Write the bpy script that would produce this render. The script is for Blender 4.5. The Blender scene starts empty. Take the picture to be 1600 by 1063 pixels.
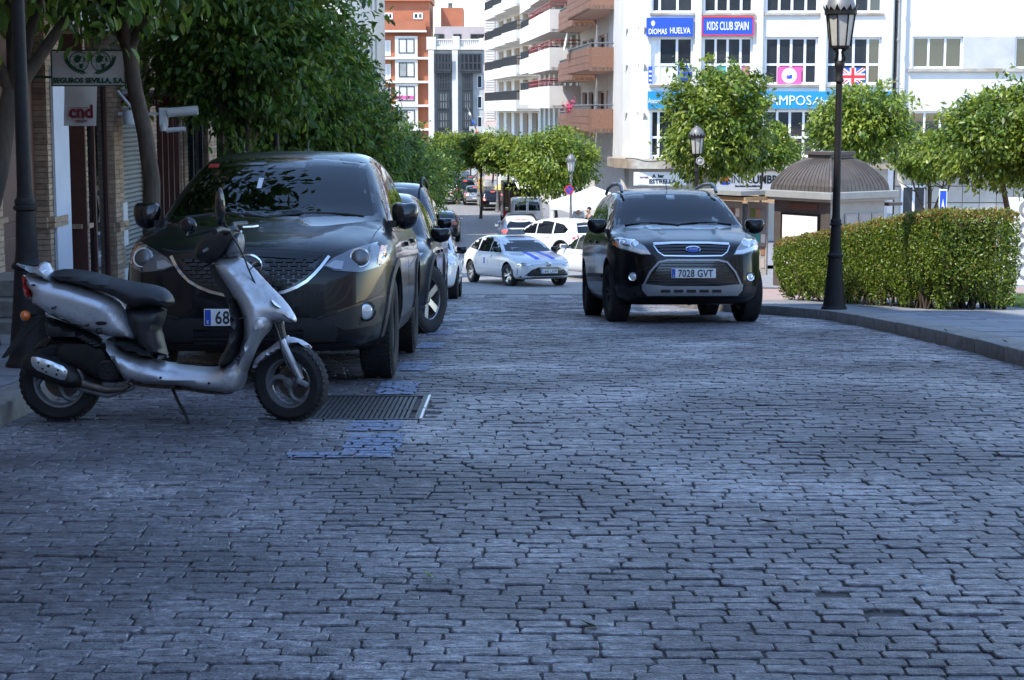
import bpy, bmesh, math, random
import numpy as np
from mathutils import Vector, Matrix, Quaternion
from mathutils.bvhtree import BVHTree
from mathutils.geometry import delaunay_2d_cdt

rnd = random.Random(7)
nr = np.random.RandomState(7)
SC = bpy.context.scene
COL = SC.collection
R = math.radians

# ------------------------------------------------------------------ camera
cam = bpy.data.objects.new('camera', bpy.data.cameras.new('camera'))
COL.objects.link(cam)
cam.location = (0, 0, 1.65)
cam.rotation_euler = (R(90 - 7.36), 0, 0)
cam.data.sensor_width = 36
cam.data.lens = 63
cam.data.clip_start = 0.05
cam.data.clip_end = 3000
SC.camera = cam

# ------------------------------------------------------------------ sky, sun, exposure
SUN_EL, SUN_AZ = 56, 229      # azimuth clockwise from +Y: behind the camera on the left
wd = bpy.data.worlds.new('World'); SC.world = wd; wd.use_nodes = True
wn = wd.node_tree; wn.nodes.clear()
sky = wn.nodes.new('ShaderNodeTexSky'); sky.sky_type = 'NISHITA'; sky.sun_disc = False
sky.sun_elevation = R(SUN_EL); sky.sun_rotation = R(SUN_AZ)
sky.air_density = 1.0; sky.dust_density = 0.0; sky.ozone_density = 2.2
bgn = wn.nodes.new('ShaderNodeBackground'); bgn.inputs[1].default_value = 0.15
wo = wn.nodes.new('ShaderNodeOutputWorld')
wn.links.new(sky.outputs[0], bgn.inputs[0]); wn.links.new(bgn.outputs[0], wo.inputs[0])
sl = bpy.data.lights.new('sun', 'SUN'); sl.energy = 2.2; sl.angle = R(0.53); sl.color = (1.0, 0.94, 0.84)
so = bpy.data.objects.new('sun', sl); COL.objects.link(so); so.location = (-30, -30, 60)
_sd = Vector((math.sin(R(SUN_AZ)) * math.cos(R(SUN_EL)), math.cos(R(SUN_AZ)) * math.cos(R(SUN_EL)), math.sin(R(SUN_EL))))
so.rotation_euler = _sd.to_track_quat('Z', 'Y').to_euler()
SC.view_settings.view_transform = 'Standard'; SC.view_settings.look = 'None'
SC.view_settings.exposure = 1.65; SC.view_settings.gamma = 1; SC.view_settings.use_curve_mapping = False
SC.cycles.max_bounces = 7; SC.cycles.glossy_bounces = 4; SC.cycles.diffuse_bounces = 3
SC.cycles.transparent_max_bounces = 6; SC.cycles.caustics_reflective = False; SC.cycles.caustics_refractive = False
SC.cycles.use_denoising = True
SC.cycles.sample_clamp_indirect = 6

# ------------------------------------------------------------------ materials
M = {}
def mat(name, col, rough=.6, metal=0., coat=0., spec=.5, var=.0, vs=8., bump=0., bs=40., tint=None, emis=None, alpha=None, isl=0., coord='Object', stretch=None, trans=0., sss=0., coat_r=.04, flake=0., dirt=0., dirtc=(.12,.10,.08)):
    m = bpy.data.materials.new(name); m.use_nodes = True
    nt = m.node_tree; b = nt.nodes['Principled BSDF']; L = nt.links.new
    b.inputs['Roughness'].default_value = rough; b.inputs['Metallic'].default_value = metal
    b.inputs['Coat Weight'].default_value = coat; b.inputs['Coat Roughness'].default_value = coat_r
    b.inputs['Specular IOR Level'].default_value = spec
    if trans: b.inputs['Transmission Weight'].default_value = trans
    if emis: b.inputs['Emission Color'].default_value = (*emis[:3], 1); b.inputs['Emission Strength'].default_value = emis[3]
    if alpha is not None: b.inputs['Alpha'].default_value = alpha
    c4 = (*col, 1)
    tc = nt.nodes.new('ShaderNodeTexCoord'); vec = tc.outputs[coord]
    if stretch:
        mp = nt.nodes.new('ShaderNodeMapping'); mp.inputs['Scale'].default_value = stretch; L(vec, mp.inputs[0]); vec = mp.outputs[0]
    out = None
    if var > 0 or isl > 0:
        mx = nt.nodes.new('ShaderNodeMix'); mx.data_type = 'RGBA'; mx.blend_type = 'MULTIPLY'; mx.inputs[0].default_value = 1
        mx.inputs[6].default_value = c4
        fac = None
        if var > 0:
            n = nt.nodes.new('ShaderNodeTexNoise'); n.inputs['Scale'].default_value = vs; n.inputs['Detail'].default_value = 6; n.inputs['Roughness'].default_value = .62
            L(vec, n.inputs['Vector'])
            mr = nt.nodes.new('ShaderNodeMapRange'); mr.inputs[1].default_value = .28; mr.inputs[2].default_value = .72
            mr.inputs[3].default_value = 1 - var; mr.inputs[4].default_value = 1 + var; L(n.outputs['Fac'], mr.inputs[0]); fac = mr.outputs[0]
        if isl > 0:
            g = nt.nodes.new('ShaderNodeNewGeometry'); o = nt.nodes.new('ShaderNodeObjectInfo')
            ad = nt.nodes.new('ShaderNodeMath'); ad.operation = 'ADD'; L(g.outputs['Random Per Island'], ad.inputs[0]); L(o.outputs['Random'], ad.inputs[1])
            fr = nt.nodes.new('ShaderNodeMath'); fr.operation = 'FRACT'; L(ad.outputs[0], fr.inputs[0])
            m2 = nt.nodes.new('ShaderNodeMapRange'); m2.inputs[3].default_value = 1 - isl; m2.inputs[4].default_value = 1 + isl; L(fr.outputs[0], m2.inputs[0])
            if fac is None: fac = m2.outputs[0]
            else:
                ml = nt.nodes.new('ShaderNodeMath'); ml.operation = 'MULTIPLY'; L(fac, ml.inputs[0]); L(m2.outputs[0], ml.inputs[1]); fac = ml.outputs[0]
        L(fac, mx.inputs[7]); out = mx.outputs[2]
        if tint is not None and isl > 0:
            m3 = nt.nodes.new('ShaderNodeMix'); m3.data_type = 'RGBA'; m3.inputs[6].default_value = c4; m3.inputs[7].default_value = (*tint, 1)
            L(fr.outputs[0], m3.inputs[0]); L(m3.outputs[2], mx.inputs[6])
        elif tint is not None:
            m3 = nt.nodes.new('ShaderNodeMix'); m3.data_type = 'RGBA'; m3.inputs[6].default_value = c4; m3.inputs[7].default_value = (*tint, 1)
            n2 = nt.nodes.new('ShaderNodeTexNoise'); n2.inputs['Scale'].default_value = vs * .23; n2.inputs['Detail'].default_value = 4; L(vec, n2.inputs['Vector'])
            r2 = nt.nodes.new('ShaderNodeMapRange'); r2.inputs[1].default_value = .4; r2.inputs[2].default_value = .6; L(n2.outputs['Fac'], r2.inputs[0])
            L(r2.outputs[0], m3.inputs[0]); L(m3.outputs[2], mx.inputs[6])
    if dirt > 0:
        n4 = nt.nodes.new('ShaderNodeTexNoise'); n4.inputs['Scale'].default_value = 5; n4.inputs['Detail'].default_value = 8; n4.inputs['Roughness'].default_value = .7; L(vec, n4.inputs['Vector'])
        r4 = nt.nodes.new('ShaderNodeMapRange'); r4.inputs[1].default_value = .5; r4.inputs[2].default_value = .78; r4.inputs[4].default_value = dirt; L(n4.outputs['Fac'], r4.inputs[0])
        m4 = nt.nodes.new('ShaderNodeMix'); m4.data_type = 'RGBA'; L(r4.outputs[0], m4.inputs[0]); m4.inputs[7].default_value = (*dirtc, 1)
        if out is not None: L(out, m4.inputs[6])
        else: m4.inputs[6].default_value = c4
        out = m4.outputs[2]
        a4 = nt.nodes.new('ShaderNodeMath'); a4.operation = 'ADD'; a4.inputs[1].default_value = rough; a4.use_clamp = True; L(r4.outputs[0], a4.inputs[0]); L(a4.outputs[0], b.inputs['Roughness'])
    if out is not None: L(out, b.inputs['Base Color'])
    else: b.inputs['Base Color'].default_value = c4
    if bump > 0:
        n3 = nt.nodes.new('ShaderNodeTexNoise'); n3.inputs['Scale'].default_value = bs; n3.inputs['Detail'].default_value = 5; L(vec, n3.inputs['Vector'])
        bp = nt.nodes.new('ShaderNodeBump'); bp.inputs['Strength'].default_value = bump; bp.inputs['Distance'].default_value = .01; L(n3.outputs['Fac'], bp.inputs['Height']); L(bp.outputs[0], b.inputs['Normal'])
    M[name] = m
    return m

def cobble_mat():
    m = mat('cobble', (.1,.1,.1), .5, isl=.22, bump=.9, bs=70, spec=.5); nt = m.node_tree; L = nt.links.new; b = nt.nodes['Principled BSDF']
    mx = [n for n in nt.nodes if n.type == 'MIX'][0]; tc = nt.nodes['Texture Coordinate']; ge = nt.nodes.new('ShaderNodeNewGeometry')
    mp = nt.nodes.new('ShaderNodeMapping'); mp.inputs['Scale'].default_value = (.7,1.3,1); L(ge.outputs['Position'], mp.inputs[0])
    n = nt.nodes.new('ShaderNodeTexNoise'); n.inputs['Scale'].default_value = 26; n.inputs['Detail'].default_value = 9; n.inputs['Roughness'].default_value = .8; L(mp.outputs[0], n.inputs['Vector'])
    n2 = nt.nodes.new('ShaderNodeTexNoise'); n2.inputs['Scale'].default_value = .7; n2.inputs['Detail'].default_value = 6; L(ge.outputs['Position'], n2.inputs['Vector'])
    ad = nt.nodes.new('ShaderNodeMath'); ad.operation = 'MULTIPLY_ADD'; ad.inputs[1].default_value = .6; L(n2.outputs['Fac'], ad.inputs[0]); L(n.outputs['Fac'], ad.inputs[2])
    r = nt.nodes.new('ShaderNodeValToRGB'); e = r.color_ramp.elements; e[0].position = .64; e[0].color = (.044,.042,.045,1); e[1].position = .97; e[1].color = (.42,.41,.43,1)
    q = r.color_ramp.elements.new(.75); q.color = (.098,.094,.105,1); q = r.color_ramp.elements.new(.85); q.color = (.168,.162,.176,1)
    L(ad.outputs[0], r.inputs[0]); L(r.outputs[0], mx.inputs[6])
    rr = nt.nodes.new('ShaderNodeMapRange'); rr.inputs[1].default_value = .5; rr.inputs[2].default_value = .95; rr.inputs[3].default_value = .62; rr.inputs[4].default_value = .40; L(ad.outputs[0], rr.inputs[0]); L(rr.outputs[0], b.inputs['Roughness'])
cobble_mat()
mat('mortar', (.10,.09,.082), .9, var=.4, vs=12, bump=.6, bs=30)
mat('far_paving', (.14,.148,.17), .6, var=.45, vs=7, bump=.6, bs=24, tint=(.17,.17,.18), stretch=(.5,1.3,1))
mat('blue_paint', (.20,.28,.46), .55, var=.85, vs=30, isl=.3, bump=.6, bs=60, tint=(.16,.18,.25))
mat('white_paint', (.50,.52,.55), .6, var=.35, vs=22, isl=.2, bump=.6, bs=60)
mat('yellow_paint', (.55,.40,.10), .6, var=.35, vs=22, isl=.2)
mat('kerb', (.21,.20,.185), .8, var=.3, vs=9, isl=.12, bump=.6, bs=45)
mat('pavement', (.21,.215,.235), .75, var=.25, vs=5, isl=.1, bump=.3, bs=40)
mat('pink_pave', (.33,.24,.21), .8, var=.2, vs=5, isl=.08)
mat('grass', (.07,.13,.03), .8, var=.4, vs=30, bump=.8, bs=90)
mat('soil', (.10,.075,.05), .9, var=.4, vs=10)
mat('steel_grate', (.055,.054,.055), .5, metal=.35, var=.3, vs=20, bump=.2, bs=60)
mat('bright_steel', (.55,.55,.56), .35, metal=1, var=.1, vs=20)
mat('lamp_iron', (.016,.014,.014), .6, spec=.3, var=.3, vs=20, bump=.25, bs=60)
mat('lamp_grey', (.17,.175,.18), .5, metal=.3, var=.2, vs=12)
mat('lamp_glass', (.50,.49,.44), .35, var=.12, vs=8, trans=.0)
mat('bark', (.085,.062,.045), .9, var=.4, vs=9, bump=1., bs=24, stretch=(1,1,.3))
mat('leaf_dark', (.030,.075,.014), .38, var=0, isl=.45, tint=(.075,.13,.018), spec=.45)
mat('leaf_light', (.10,.155,.022), .42, isl=.4, tint=(.19,.25,.045), spec=.45)
mat('leaf_yellow', (.20,.27,.04), .42, isl=.3, tint=(.13,.2,.03))
mat('hedge_leaf', (.09,.135,.022), .45, isl=.4, tint=(.17,.20,.04))
mat('hedge_red', (.26,.12,.05), .45, isl=.4, tint=(.24,.20,.06))
mat('twig', (.05,.036,.026), .9, var=.3, vs=20)
mat('paint_grey', (.009,.009,.0105), .3, metal=.1, coat=.42, spec=.2)
mat('lamp_dark', (.15,.16,.18), .15, metal=.5, coat=1)
mat('street_paving', (.21,.21,.22), .6, var=.4, vs=7, bump=.6, bs=24, tint=(.24,.235,.23), stretch=(.5,1.3,1))
mat('paint_black', (.0025,.0025,.004), .3, coat=.45, spec=.2)
mat('paint_navy', (.008,.011,.020), .3, metal=.15, coat=.5, spec=.25)
mat('paint_white', (.74,.75,.76), .35, coat=.8, var=.02, vs=3)
mat('paint_offwhite', (.66,.67,.69), .35, coat=.8)
mat('paint_silver', (.42,.43,.45), .32, metal=.65, coat=1)
mat('paint_dgrey', (.06,.062,.068), .3, metal=.6, coat=1)
mat('paint_blue', (.03,.07,.2), .3, coat=1)
mat('scoot_silver', (.50,.51,.54), .32, metal=.6, coat=.35, coat_r=.15, dirt=.75, dirtc=(.10,.09,.085))
mat('scoot_grey', (.21,.22,.24), .42, metal=.5, dirt=.6)
mat('black_plastic', (.015,.015,.017), .5, var=.2, vs=14, bump=.15, bs=150)
mat('gloss_black', (.006,.006,.008), .15, coat=.6)
mat('seat_vinyl', (.020,.020,.023), .48, var=.15, vs=10, bump=.06, bs=300)
mat('glass', (.006,.008,.011), .015, spec=.55)
def see_glass(name, tint):
    m = bpy.data.materials.new(name); m.use_nodes = True; nt = m.node_tree; nt.nodes.remove(nt.nodes['Principled BSDF']); o = nt.nodes['Material Output']
    t = nt.nodes.new('ShaderNodeBsdfTransparent'); t.inputs[0].default_value = (*tint, 1); g = nt.nodes.new('ShaderNodeBsdfGlossy'); g.inputs['Roughness'].default_value = .01
    f = nt.nodes.new('ShaderNodeFresnel'); f.inputs[0].default_value = 1.55; x = nt.nodes.new('ShaderNodeMixShader'); nt.links.new(f.outputs[0], x.inputs[0]); nt.links.new(t.outputs[0], x.inputs[1]); nt.links.new(g.outputs[0], x.inputs[2]); nt.links.new(x.outputs[0], o.inputs[0]); M[name] = m
see_glass('glass_see', (.62,.68,.70)); see_glass('glass_rear', (.45,.5,.5))
mat('glass_clear', (.9,.92,.95), .02, trans=1, spec=.5)
mat('glass_tint', (.012,.014,.017), .02, spec=.6, coat=.6)
mat('tyre', (.017,.017,.018), .85, var=.3, vs=14, bump=.5, bs=60)
mat('alloy', (.48,.49,.50), .3, metal=.9, coat=.3, dirt=.4)
mat('alloy_dark', (.16,.165,.17), .35, metal=.8, dirt=.4)
mat('chrome', (.75,.76,.78), .12, metal=1)
mat('trim_silver', (.33,.34,.35), .4, metal=.7)
mat('lamp_white', (.80,.83,.86), .08, spec=.8, coat=1, metal=.35)
mat('lamp_inner', (.34,.36,.39), .15, metal=.35, coat=1)
mat('lamp_orange', (.75,.16,.02), .2, coat=1)
mat('lamp_red', (.48,.016,.02), .15, coat=1)
mat('lamp_red_lit', (.7,.03,.03), .2, coat=1, emis=(1,.08,.05,1.3))
mat('plate_white', (.78,.79,.80), .4)
mat('plate_blue', (.02,.08,.42), .4)
mat('ink', (.010,.010,.012), .5)
mat('ink_green', (.02,.10,.055), .5)
mat('ink_red', (.22,.015,.03), .5)
mat('ink_white', (.82,.82,.82), .5)
mat('red_plastic', (.5,.03,.03), .4)
mat('exhaust_shield', (.68,.69,.70), .28, metal=.9)
mat('exhaust', (.022,.021,.021), .5, metal=.5, var=.3)
mat('rust_metal', (.13,.11,.095), .55, metal=.6, var=.4, vs=25)

# ------------------------------------------------------------------ terrain height
_P = [(-400,.1),(-60,.05),(0,0),(5,-.01),(10,-.09),(12.4,-.21),(21,-.86),(35,-2.08),(50.7,-3.40),(68,-4.11),(100,-5.0),(127,-5.55),(155,-5.6),(900,-5.8)]
_ys = np.arange(-100, 420, .25)
_t = np.interp(_ys, [q[0] for q in _P], [q[1] for q in _P])
_k = np.exp(-.5 * (np.arange(-24, 25) * .25 / 1.8) ** 2); _k /= _k.sum()
_ts = np.convolve(np.pad(_t, 24, mode='edge'), _k, 'valid')
def G(y): return float(np.interp(y, _ys, _ts))
def Gn(y): return Vector((0, -(G(y + .6) - G(y - .6)) / 1.2, 1)).normalized()

# ------------------------------------------------------------------ mesh helpers
def link(name, me, m, parent=None, smooth=None):
    o = bpy.data.objects.new(name, me)
    if m is not None and len(me.materials) == 0:
        for q in (m if isinstance(m, (list, tuple)) else [m]): me.materials.append(M[q] if isinstance(q, str) else q)
    if smooth is not None:
        me.polygons.foreach_set('use_smooth', [True] * len(me.polygons))
        if smooth < 179: me.set_sharp_from_angle(angle=R(smooth))
    COL.objects.link(o)
    if parent is not None: o.parent = parent
    return o

class MB:
    def __init__(s): s.v = []; s.f = []; s.m = []; s.mi = 0
    def add(s, vs, fs):
        n = len(s.v); s.v += [tuple(q) for q in vs]; s.f += [tuple(i + n for i in q) for q in fs]; s.m += [s.mi] * len(fs); return s
    def box(s, c, d, rz=0, mtx=None):
        x, y, z = d[0] / 2, d[1] / 2, d[2] / 2
        vs = [Vector((i * x, j * y, k * z)) for i in (-1, 1) for j in (-1, 1) for k in (-1, 1)]
        if mtx is None: mtx = Matrix.Rotation(rz, 3, 'Z')
        vs = [mtx @ q + Vector(c) for q in vs]
        return s.add(vs, [(0,1,3,2),(4,6,7,5),(0,4,5,1),(2,3,7,6),(0,2,6,4),(1,5,7,3)])
    def bb(s, x0, x1, y0, y1, z0, z1): return s.box(((x0+x1)/2, (y0+y1)/2, (z0+z1)/2), (abs(x1-x0), abs(y1-y0), abs(z1-z0)))
    def cyl(s, p0, p1, r0, r1=None, n=10, cap=True):
        r1 = r0 if r1 is None else r1
        p0, p1 = Vector(p0), Vector(p1); d = (p1 - p0).normalized()
        a = d.orthogonal().normalized(); b = d.cross(a)
        ring = [a * math.cos(2*math.pi*i/n) + b * math.sin(2*math.pi*i/n) for i in range(n)]
        vs = [p0 + q * r0 for q in ring] + [p1 + q * r1 for q in ring]
        fs = [(i, (i+1) % n, n + (i+1) % n, n + i) for i in range(n)]
        if cap: fs += [tuple(range(n-1, -1, -1)), tuple(range(n, 2*n))]
        return s.add(vs, fs)
    def tube(s, pts, r, n=8, closed=False):
        pts = [Vector(q) for q in pts]; k = len(pts)
        rs = r if isinstance(r, (list, tuple)) else [r] * k
        vs = []; prev = None
        for i, q in enumerate(pts):
            if closed: d = (pts[(i+1) % k] - pts[i-1]).normalized()
            else: d = (pts[min(i+1, k-1)] - pts[max(i-1, 0)]).normalized()
            if prev is None: a = d.orthogonal().normalized()
            else:
                a = prev - d * prev.dot(d)
                a = a.normalized() if a.length > 1e-6 else d.orthogonal().normalized()
            prev = a; b = d.cross(a)
            vs += [q + (a * math.cos(2*math.pi*j/n) + b * math.sin(2*math.pi*j/n)) * rs[i] for j in range(n)]
        fs = []
        for i in range(k if closed else k - 1):
            i2 = (i + 1) % k
            fs += [(i*n+j, i*n+(j+1) % n, i2*n+(j+1) % n, i2*n+j) for j in range(n)]
        if not closed: fs += [tuple(range(n-1, -1, -1)), tuple((k-1)*n + j for j in range(n))]
        return s.add(vs, fs)
    def lathe(s, prof, c=(0,0,0), n=16, mtx=None, cap=True):
        vs = []
        for r, z in prof: vs += [Vector((r*math.cos(2*math.pi*j/n), r*math.sin(2*math.pi*j/n), z)) for j in range(n)]
        if mtx is not None: vs = [mtx @ q for q in vs]
        vs = [q + Vector(c) for q in vs]; k = len(prof); fs = []
        for i in range(k-1): fs += [(i*n+j, i*n+(j+1) % n, (i+1)*n+(j+1) % n, (i+1)*n+j) for j in range(n)]
        if cap:
            if prof[0][0] > 1e-5: fs.append(tuple(range(n-1, -1, -1)))
            if prof[-1][0] > 1e-5: fs.append(tuple((k-1)*n + j for j in range(n)))
        return s.add(vs, fs)
    def prism(s, poly, z0, z1, fn=None):
        n = len(poly); a = sum(poly[i][0]*poly[(i+1) % n][1] - poly[(i+1) % n][0]*poly[i][1] for i in range(n))
        if a < 0: poly = poly[::-1]
        vs = [Vector((x, y, z0)) for x, y in poly] + [Vector((x, y, z1)) for x, y in poly]
        if fn: vs = [fn(q) for q in vs]
        return s.add(vs, [tuple(range(n-1, -1, -1)), tuple(range(n, 2*n))] + [(i, (i+1) % n, n+(i+1) % n, n+i) for i in range(n)])
    def xz(s, poly, y0, y1):     # outline in x,z extruded along y
        return s.prism(poly, -y1, -y0, lambda q: Vector((q.x, -q.z, q.y)))
    def yz(s, poly, x0, x1):     # outline in y,z extruded along x
        return s.prism(poly, x0, x1, lambda q: Vector((q.z, q.x, q.y)))
    def me(s, name):
        me = bpy.data.meshes.new(name); me.from_pydata(s.v, [], s.f)
        if any(s.m): me.polygons.foreach_set('material_index', s.m)
        me.validate(); me.update(); return me
    def build(s, name, m, parent=None, smooth=None, bevel=0):
        me = s.me(name)
        if bevel:
            bm = bmesh.new(); bm.from_mesh(me)
            bmesh.ops.remove_doubles(bm, verts=bm.verts, dist=1e-5)
            es = [e for e in bm.edges if len(e.link_faces) == 2 and e.calc_face_angle(0) > .5]
            bmesh.ops.bevel(bm, geom=es, offset=bevel, segments=2, affect='EDGES', profile=.6, clamp_overlap=True)
            bm.to_mesh(me); bm.free()
        return link(name, me, m, parent, smooth)

def thing(name, label, cat, loc=(0,0,0), rz=0, group=None, kind=None):
    o = bpy.data.objects.new(name, None); COL.objects.link(o); o.location = loc; o.rotation_euler = (0, 0, rz)
    o.empty_display_size = .2
    return tag(o, label, cat, group, kind)
def tag(o, label=None, cat=None, group=None, kind=None):
    if label: o['label'] = label
    if cat: o['category'] = cat
    if group: o['group'] = group
    if kind: o['kind'] = kind
    return o
def dup(root, label=None, loc=None, rz=None, group=None):
    def cp(o, par):
        c = o.copy(); COL.objects.link(c); c.parent = par
        for ch in kids.get(o.name, ()): cp(ch, c)
        return c
    kids = {}
    for o in bpy.data.objects:
        if o.parent: kids.setdefault(o.parent.name, []).append(o)
    r = cp(root, None)
    if label: r['label'] = label
    if group: r['group'] = group
    if loc is not None: r.location = loc
    if rz is not None: r.rotation_euler = (0, 0, rz)
    return r

def text_mesh(s, size=1., depth=.004, bold=0., sx=1., shear=0., spacing=1., center=True):
    cu = bpy.data.curves.new('lettering', 'FONT'); cu.body = s; cu.size = size; cu.extrude = depth; cu.offset = bold
    cu.align_x = 'CENTER' if center else 'LEFT'; cu.shear = shear; cu.space_character = spacing; cu.resolution_u = 3
    o = bpy.data.objects.new('tmp', cu); COL.objects.link(o)
    me = bpy.data.meshes.new_from_object(o.evaluated_get(bpy.context.evaluated_depsgraph_get()))
    bpy.data.objects.remove(o); bpy.data.curves.remove(cu)
    # lay it up: text x -> x, text y -> z, facing -y
    a = np.empty(len(me.vertices) * 3); me.vertices.foreach_get('co', a); a = a.reshape(-1, 3)
    b = np.stack([a[:,0]*sx, -a[:,2], a[:,1]], 1); me.vertices.foreach_set('co', b.ravel()); me.update(); me.materials.clear()
    return me
def text(s, size, m, parent, loc, rz=0, name='lettering', mtx=None, **k):
    o = link(name, text_mesh(s, size, **k), m, parent); o.location = loc; o.rotation_euler = (0, 0, rz)
    if mtx is not None: o.matrix_local = mtx
    return o

def smooth_poly(pts, it=1, closed=True):
    for _ in range(it):
        q = []; n = len(pts)
        for i in range(n if closed else n-1):
            a, b = pts[i], pts[(i+1) % n]
            q += [(a[0]*.75+b[0]*.25, a[1]*.75+b[1]*.25), (a[0]*.25+b[0]*.75, a[1]*.25+b[1]*.75)]
        if not closed: q = [pts[0]] + q + [pts[-1]]
        pts = q
    return pts
def inside(p, poly):
    x, y = p; c = False; n = len(poly)
    for i in range(n):
        x1, y1 = poly[i]; x2, y2 = poly[i-1]
        if (y1 > y) != (y2 > y) and x < (x2-x1)*(y-y1)/(y2-y1)+x1: c = not c
    return c
def seg_dist(p, poly):
    P = Vector(p); d = 1e9; n = len(poly)
    for i in range(n):
        a = Vector(poly[i-1]); b = Vector(poly[i]); ab = b-a
        t = max(0, min(1, (P-a).dot(ab)/max(ab.length_squared, 1e-12))); d = min(d, (P-a-ab*t).length)
    return d
def cdt(poly, step):
    # triangulate an outline with an inner grid
    out = []; n = len(poly)
    for i in range(n):
        a, b = Vector(poly[i]), Vector(poly[(i+1) % n]); k = max(1, int((b-a).length/step))
        out += [tuple(a+(b-a)*j/k) for j in range(k)]
    pts = list(out); xs = [q[0] for q in poly]; ys = [q[1] for q in poly]; r = 0
    y = min(ys)+step*.5
    while y < max(ys):
        x = min(xs)+step*(.5 if r % 2 else .25)
        while x < max(xs):
            if inside((x, y), out) and seg_dist((x, y), out) > step*.45: pts.append((x, y))
            x += step
        y += step*.9; r += 1
    nb = len(out)
    v, e, f, _, _, _ = delaunay_2d_cdt([Vector(q) for q in pts], [(i, (i+1) % nb) for i in range(nb)], [], 1, 1e-6)
    v = [tuple(q) for q in v]
    a2 = lambda q: (v[q[1]][0]-v[q[0]][0])*(v[q[2]][1]-v[q[0]][1])-(v[q[2]][0]-v[q[0]][0])*(v[q[1]][1]-v[q[0]][1])
    f = [q if a2(q) > 0 else q[::-1] for q in map(tuple, f)]
    cnt = {}
    for q in f:
        for i in range(3): cnt[(q[i], q[(i+1) % 3])] = 1
    bd = [e for e in cnt if (e[1], e[0]) not in cnt]
    return v, f, bd

def pillow(mb, outline, t, r=None, step=.03, yc=0., tfun=None):
    """inflated solid from an x,z outline, half-thickness t in y, rounded over r at the rim"""
    r = r or t; v, f, bd = cdt(outline, step); vs = []
    for q in v:
        d = min(1, seg_dist(q, outline)/r); h = (tfun(q) if tfun else t)
        vs.append((q, h*(.12+.88*math.sqrt(max(0, 1-(1-d)**2)))))
    n = len(v)
    mb.add([(q[0], yc-h, q[1]) for q, h in vs] + [(q[0], yc+h, q[1]) for q, h in vs],
           f + [tuple(i+n for i in q[::-1]) for q in f] + [(b, a, a+n, b+n) for a, b in bd])
    return mb
# ================================================================== GROUND, ROAD, KERBS, PAVEMENTS
def sheet(name, xf, y0, y1, dy, off, m, parent=None, nx=2, kind='structure'):
    """ground strip between xf(y)=(xa,xb) that follows the slope"""
    ys = np.linspace(y0, y1, max(2, int((y1-y0)/dy)+1)); vs = []; fs = []
    for y in ys:
        a, b = xf(y); vs += [(a+(b-a)*i/(nx-1), y, G(y)+off) for i in range(nx)]
    for j in range(len(ys)-1):
        for i in range(nx-1): fs.append((j*nx+i, j*nx+i+1, (j+1)*nx+i+1, (j+1)*nx+i))
    mb = MB(); mb.add(vs, fs)
    o = mb.build(name, m, parent, smooth=180)
    return tag(o, kind=kind) if parent is None else o

sheet('ground', lambda y: (-160, 160), -80, 380, 2., -.09, 'far_paving')
KERB = [(3.86,-4),(3.86,8),(3.87,13.4),(3.95,15.7),(3.95,18.3),(3.93,21.0),(3.86,22.4),(3.66,23.7),(3.36,24.9),(3.02,26.3),(2.80,28),(2.70,30),(2.70,40)]
def kerb_x(y):
    return float(np.interp(y, [q[1] for q in KERB], [q[0] for q in KERB])) if y < 40 else 2.7 + min(1, (y-40)/2)*30 if y < 62 else 3.8
LK = -2.84
def left_x(y): return LK if y < 80 else LK - (y-80)*.066
road = sheet('road', lambda y: (left_x(y), kerb_x(y)), -4, 41, .5, -.007, 'mortar')
# the road past the crossing: laid smooth at that distance
sheet('street', lambda y: (left_x(y)-.0, 34 if y < 62 else 4.4 if y < 72 else 1.75-(y-72)*.012), 41, 250, 1.5, .004, 'street_paving')

DRAIN = (-1.36, -.56, 10.12, 11.22)
# ---- painted marks, as rectangles x0,x1,y0,y1,material
MARKS = [(-.86,-.62,13.0,13.85,0),(-.88,-.63,11.3,12.1,0),(-.90,-.62,9.62,10.02,0),(-.86,-.58,8.75,9.5,0),(-1.12,-.86,8.74,8.9,0),
         (-.86,-.62,15.7,16.5,0),(-.86,-.60,18.1,18.9,0),(-.86,-.58,20.0,20.7,0),(-.86,-.57,21.4,22.3,1),(-.84,-.55,23.1,24.2,1),(-.80,-.52,24.9,26.2,1),(-.76,-.46,26.8,28.6,1),
         (-.52,-.30,15.25,15.36,1)]
for i in range(6): MARKS.append((-1.95+i*.92, -1.50+i*.92, 36.6, 39.2, 1))
MARKS.append((1.7, 3.4, 42.3, 42.6, 2))
def clip(poly, x0, x1, y0, y1):
    for ax, lim, sg in ((0,x0,1),(0,x1,-1),(1,y0,1),(1,y1,-1)):
        q = []; n = len(poly)
        for i in range(n):
            a, b = poly[i-1], poly[i]; da, db = (a[ax]-lim)*sg, (b[ax]-lim)*sg
            if (da >= 0) != (db >= 0): t = da/(da-db); q.append((a[0]+(b[0]-a[0])*t, a[1]+(b[1]-a[1])*t))
            if db >= 0: q.append(b)
        poly = q
        if not poly: break
    return poly
def stone_shape(w, d, r):
    """outline of one worn sett, centred on 0"""
    a, b = w/2, d/2; c = min(.011, d*.14)*r.uniform(.5, 1.6)
    p = [(-a+c,-b),(a*r.uniform(-.15,.15),-b-r.uniform(-.003,.004)),(a-c,-b),(a,-b+c),(a,b-c),(a-c,b),(a*r.uniform(-.15,.15),b+r.uniform(-.003,.004)),(-a+c,b),(-a,b-c),(-a,-b+c)]
    j = .0045
    return [(x+r.uniform(-j,j), y+r.uniform(-j,j)) for x, y in p]
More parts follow.
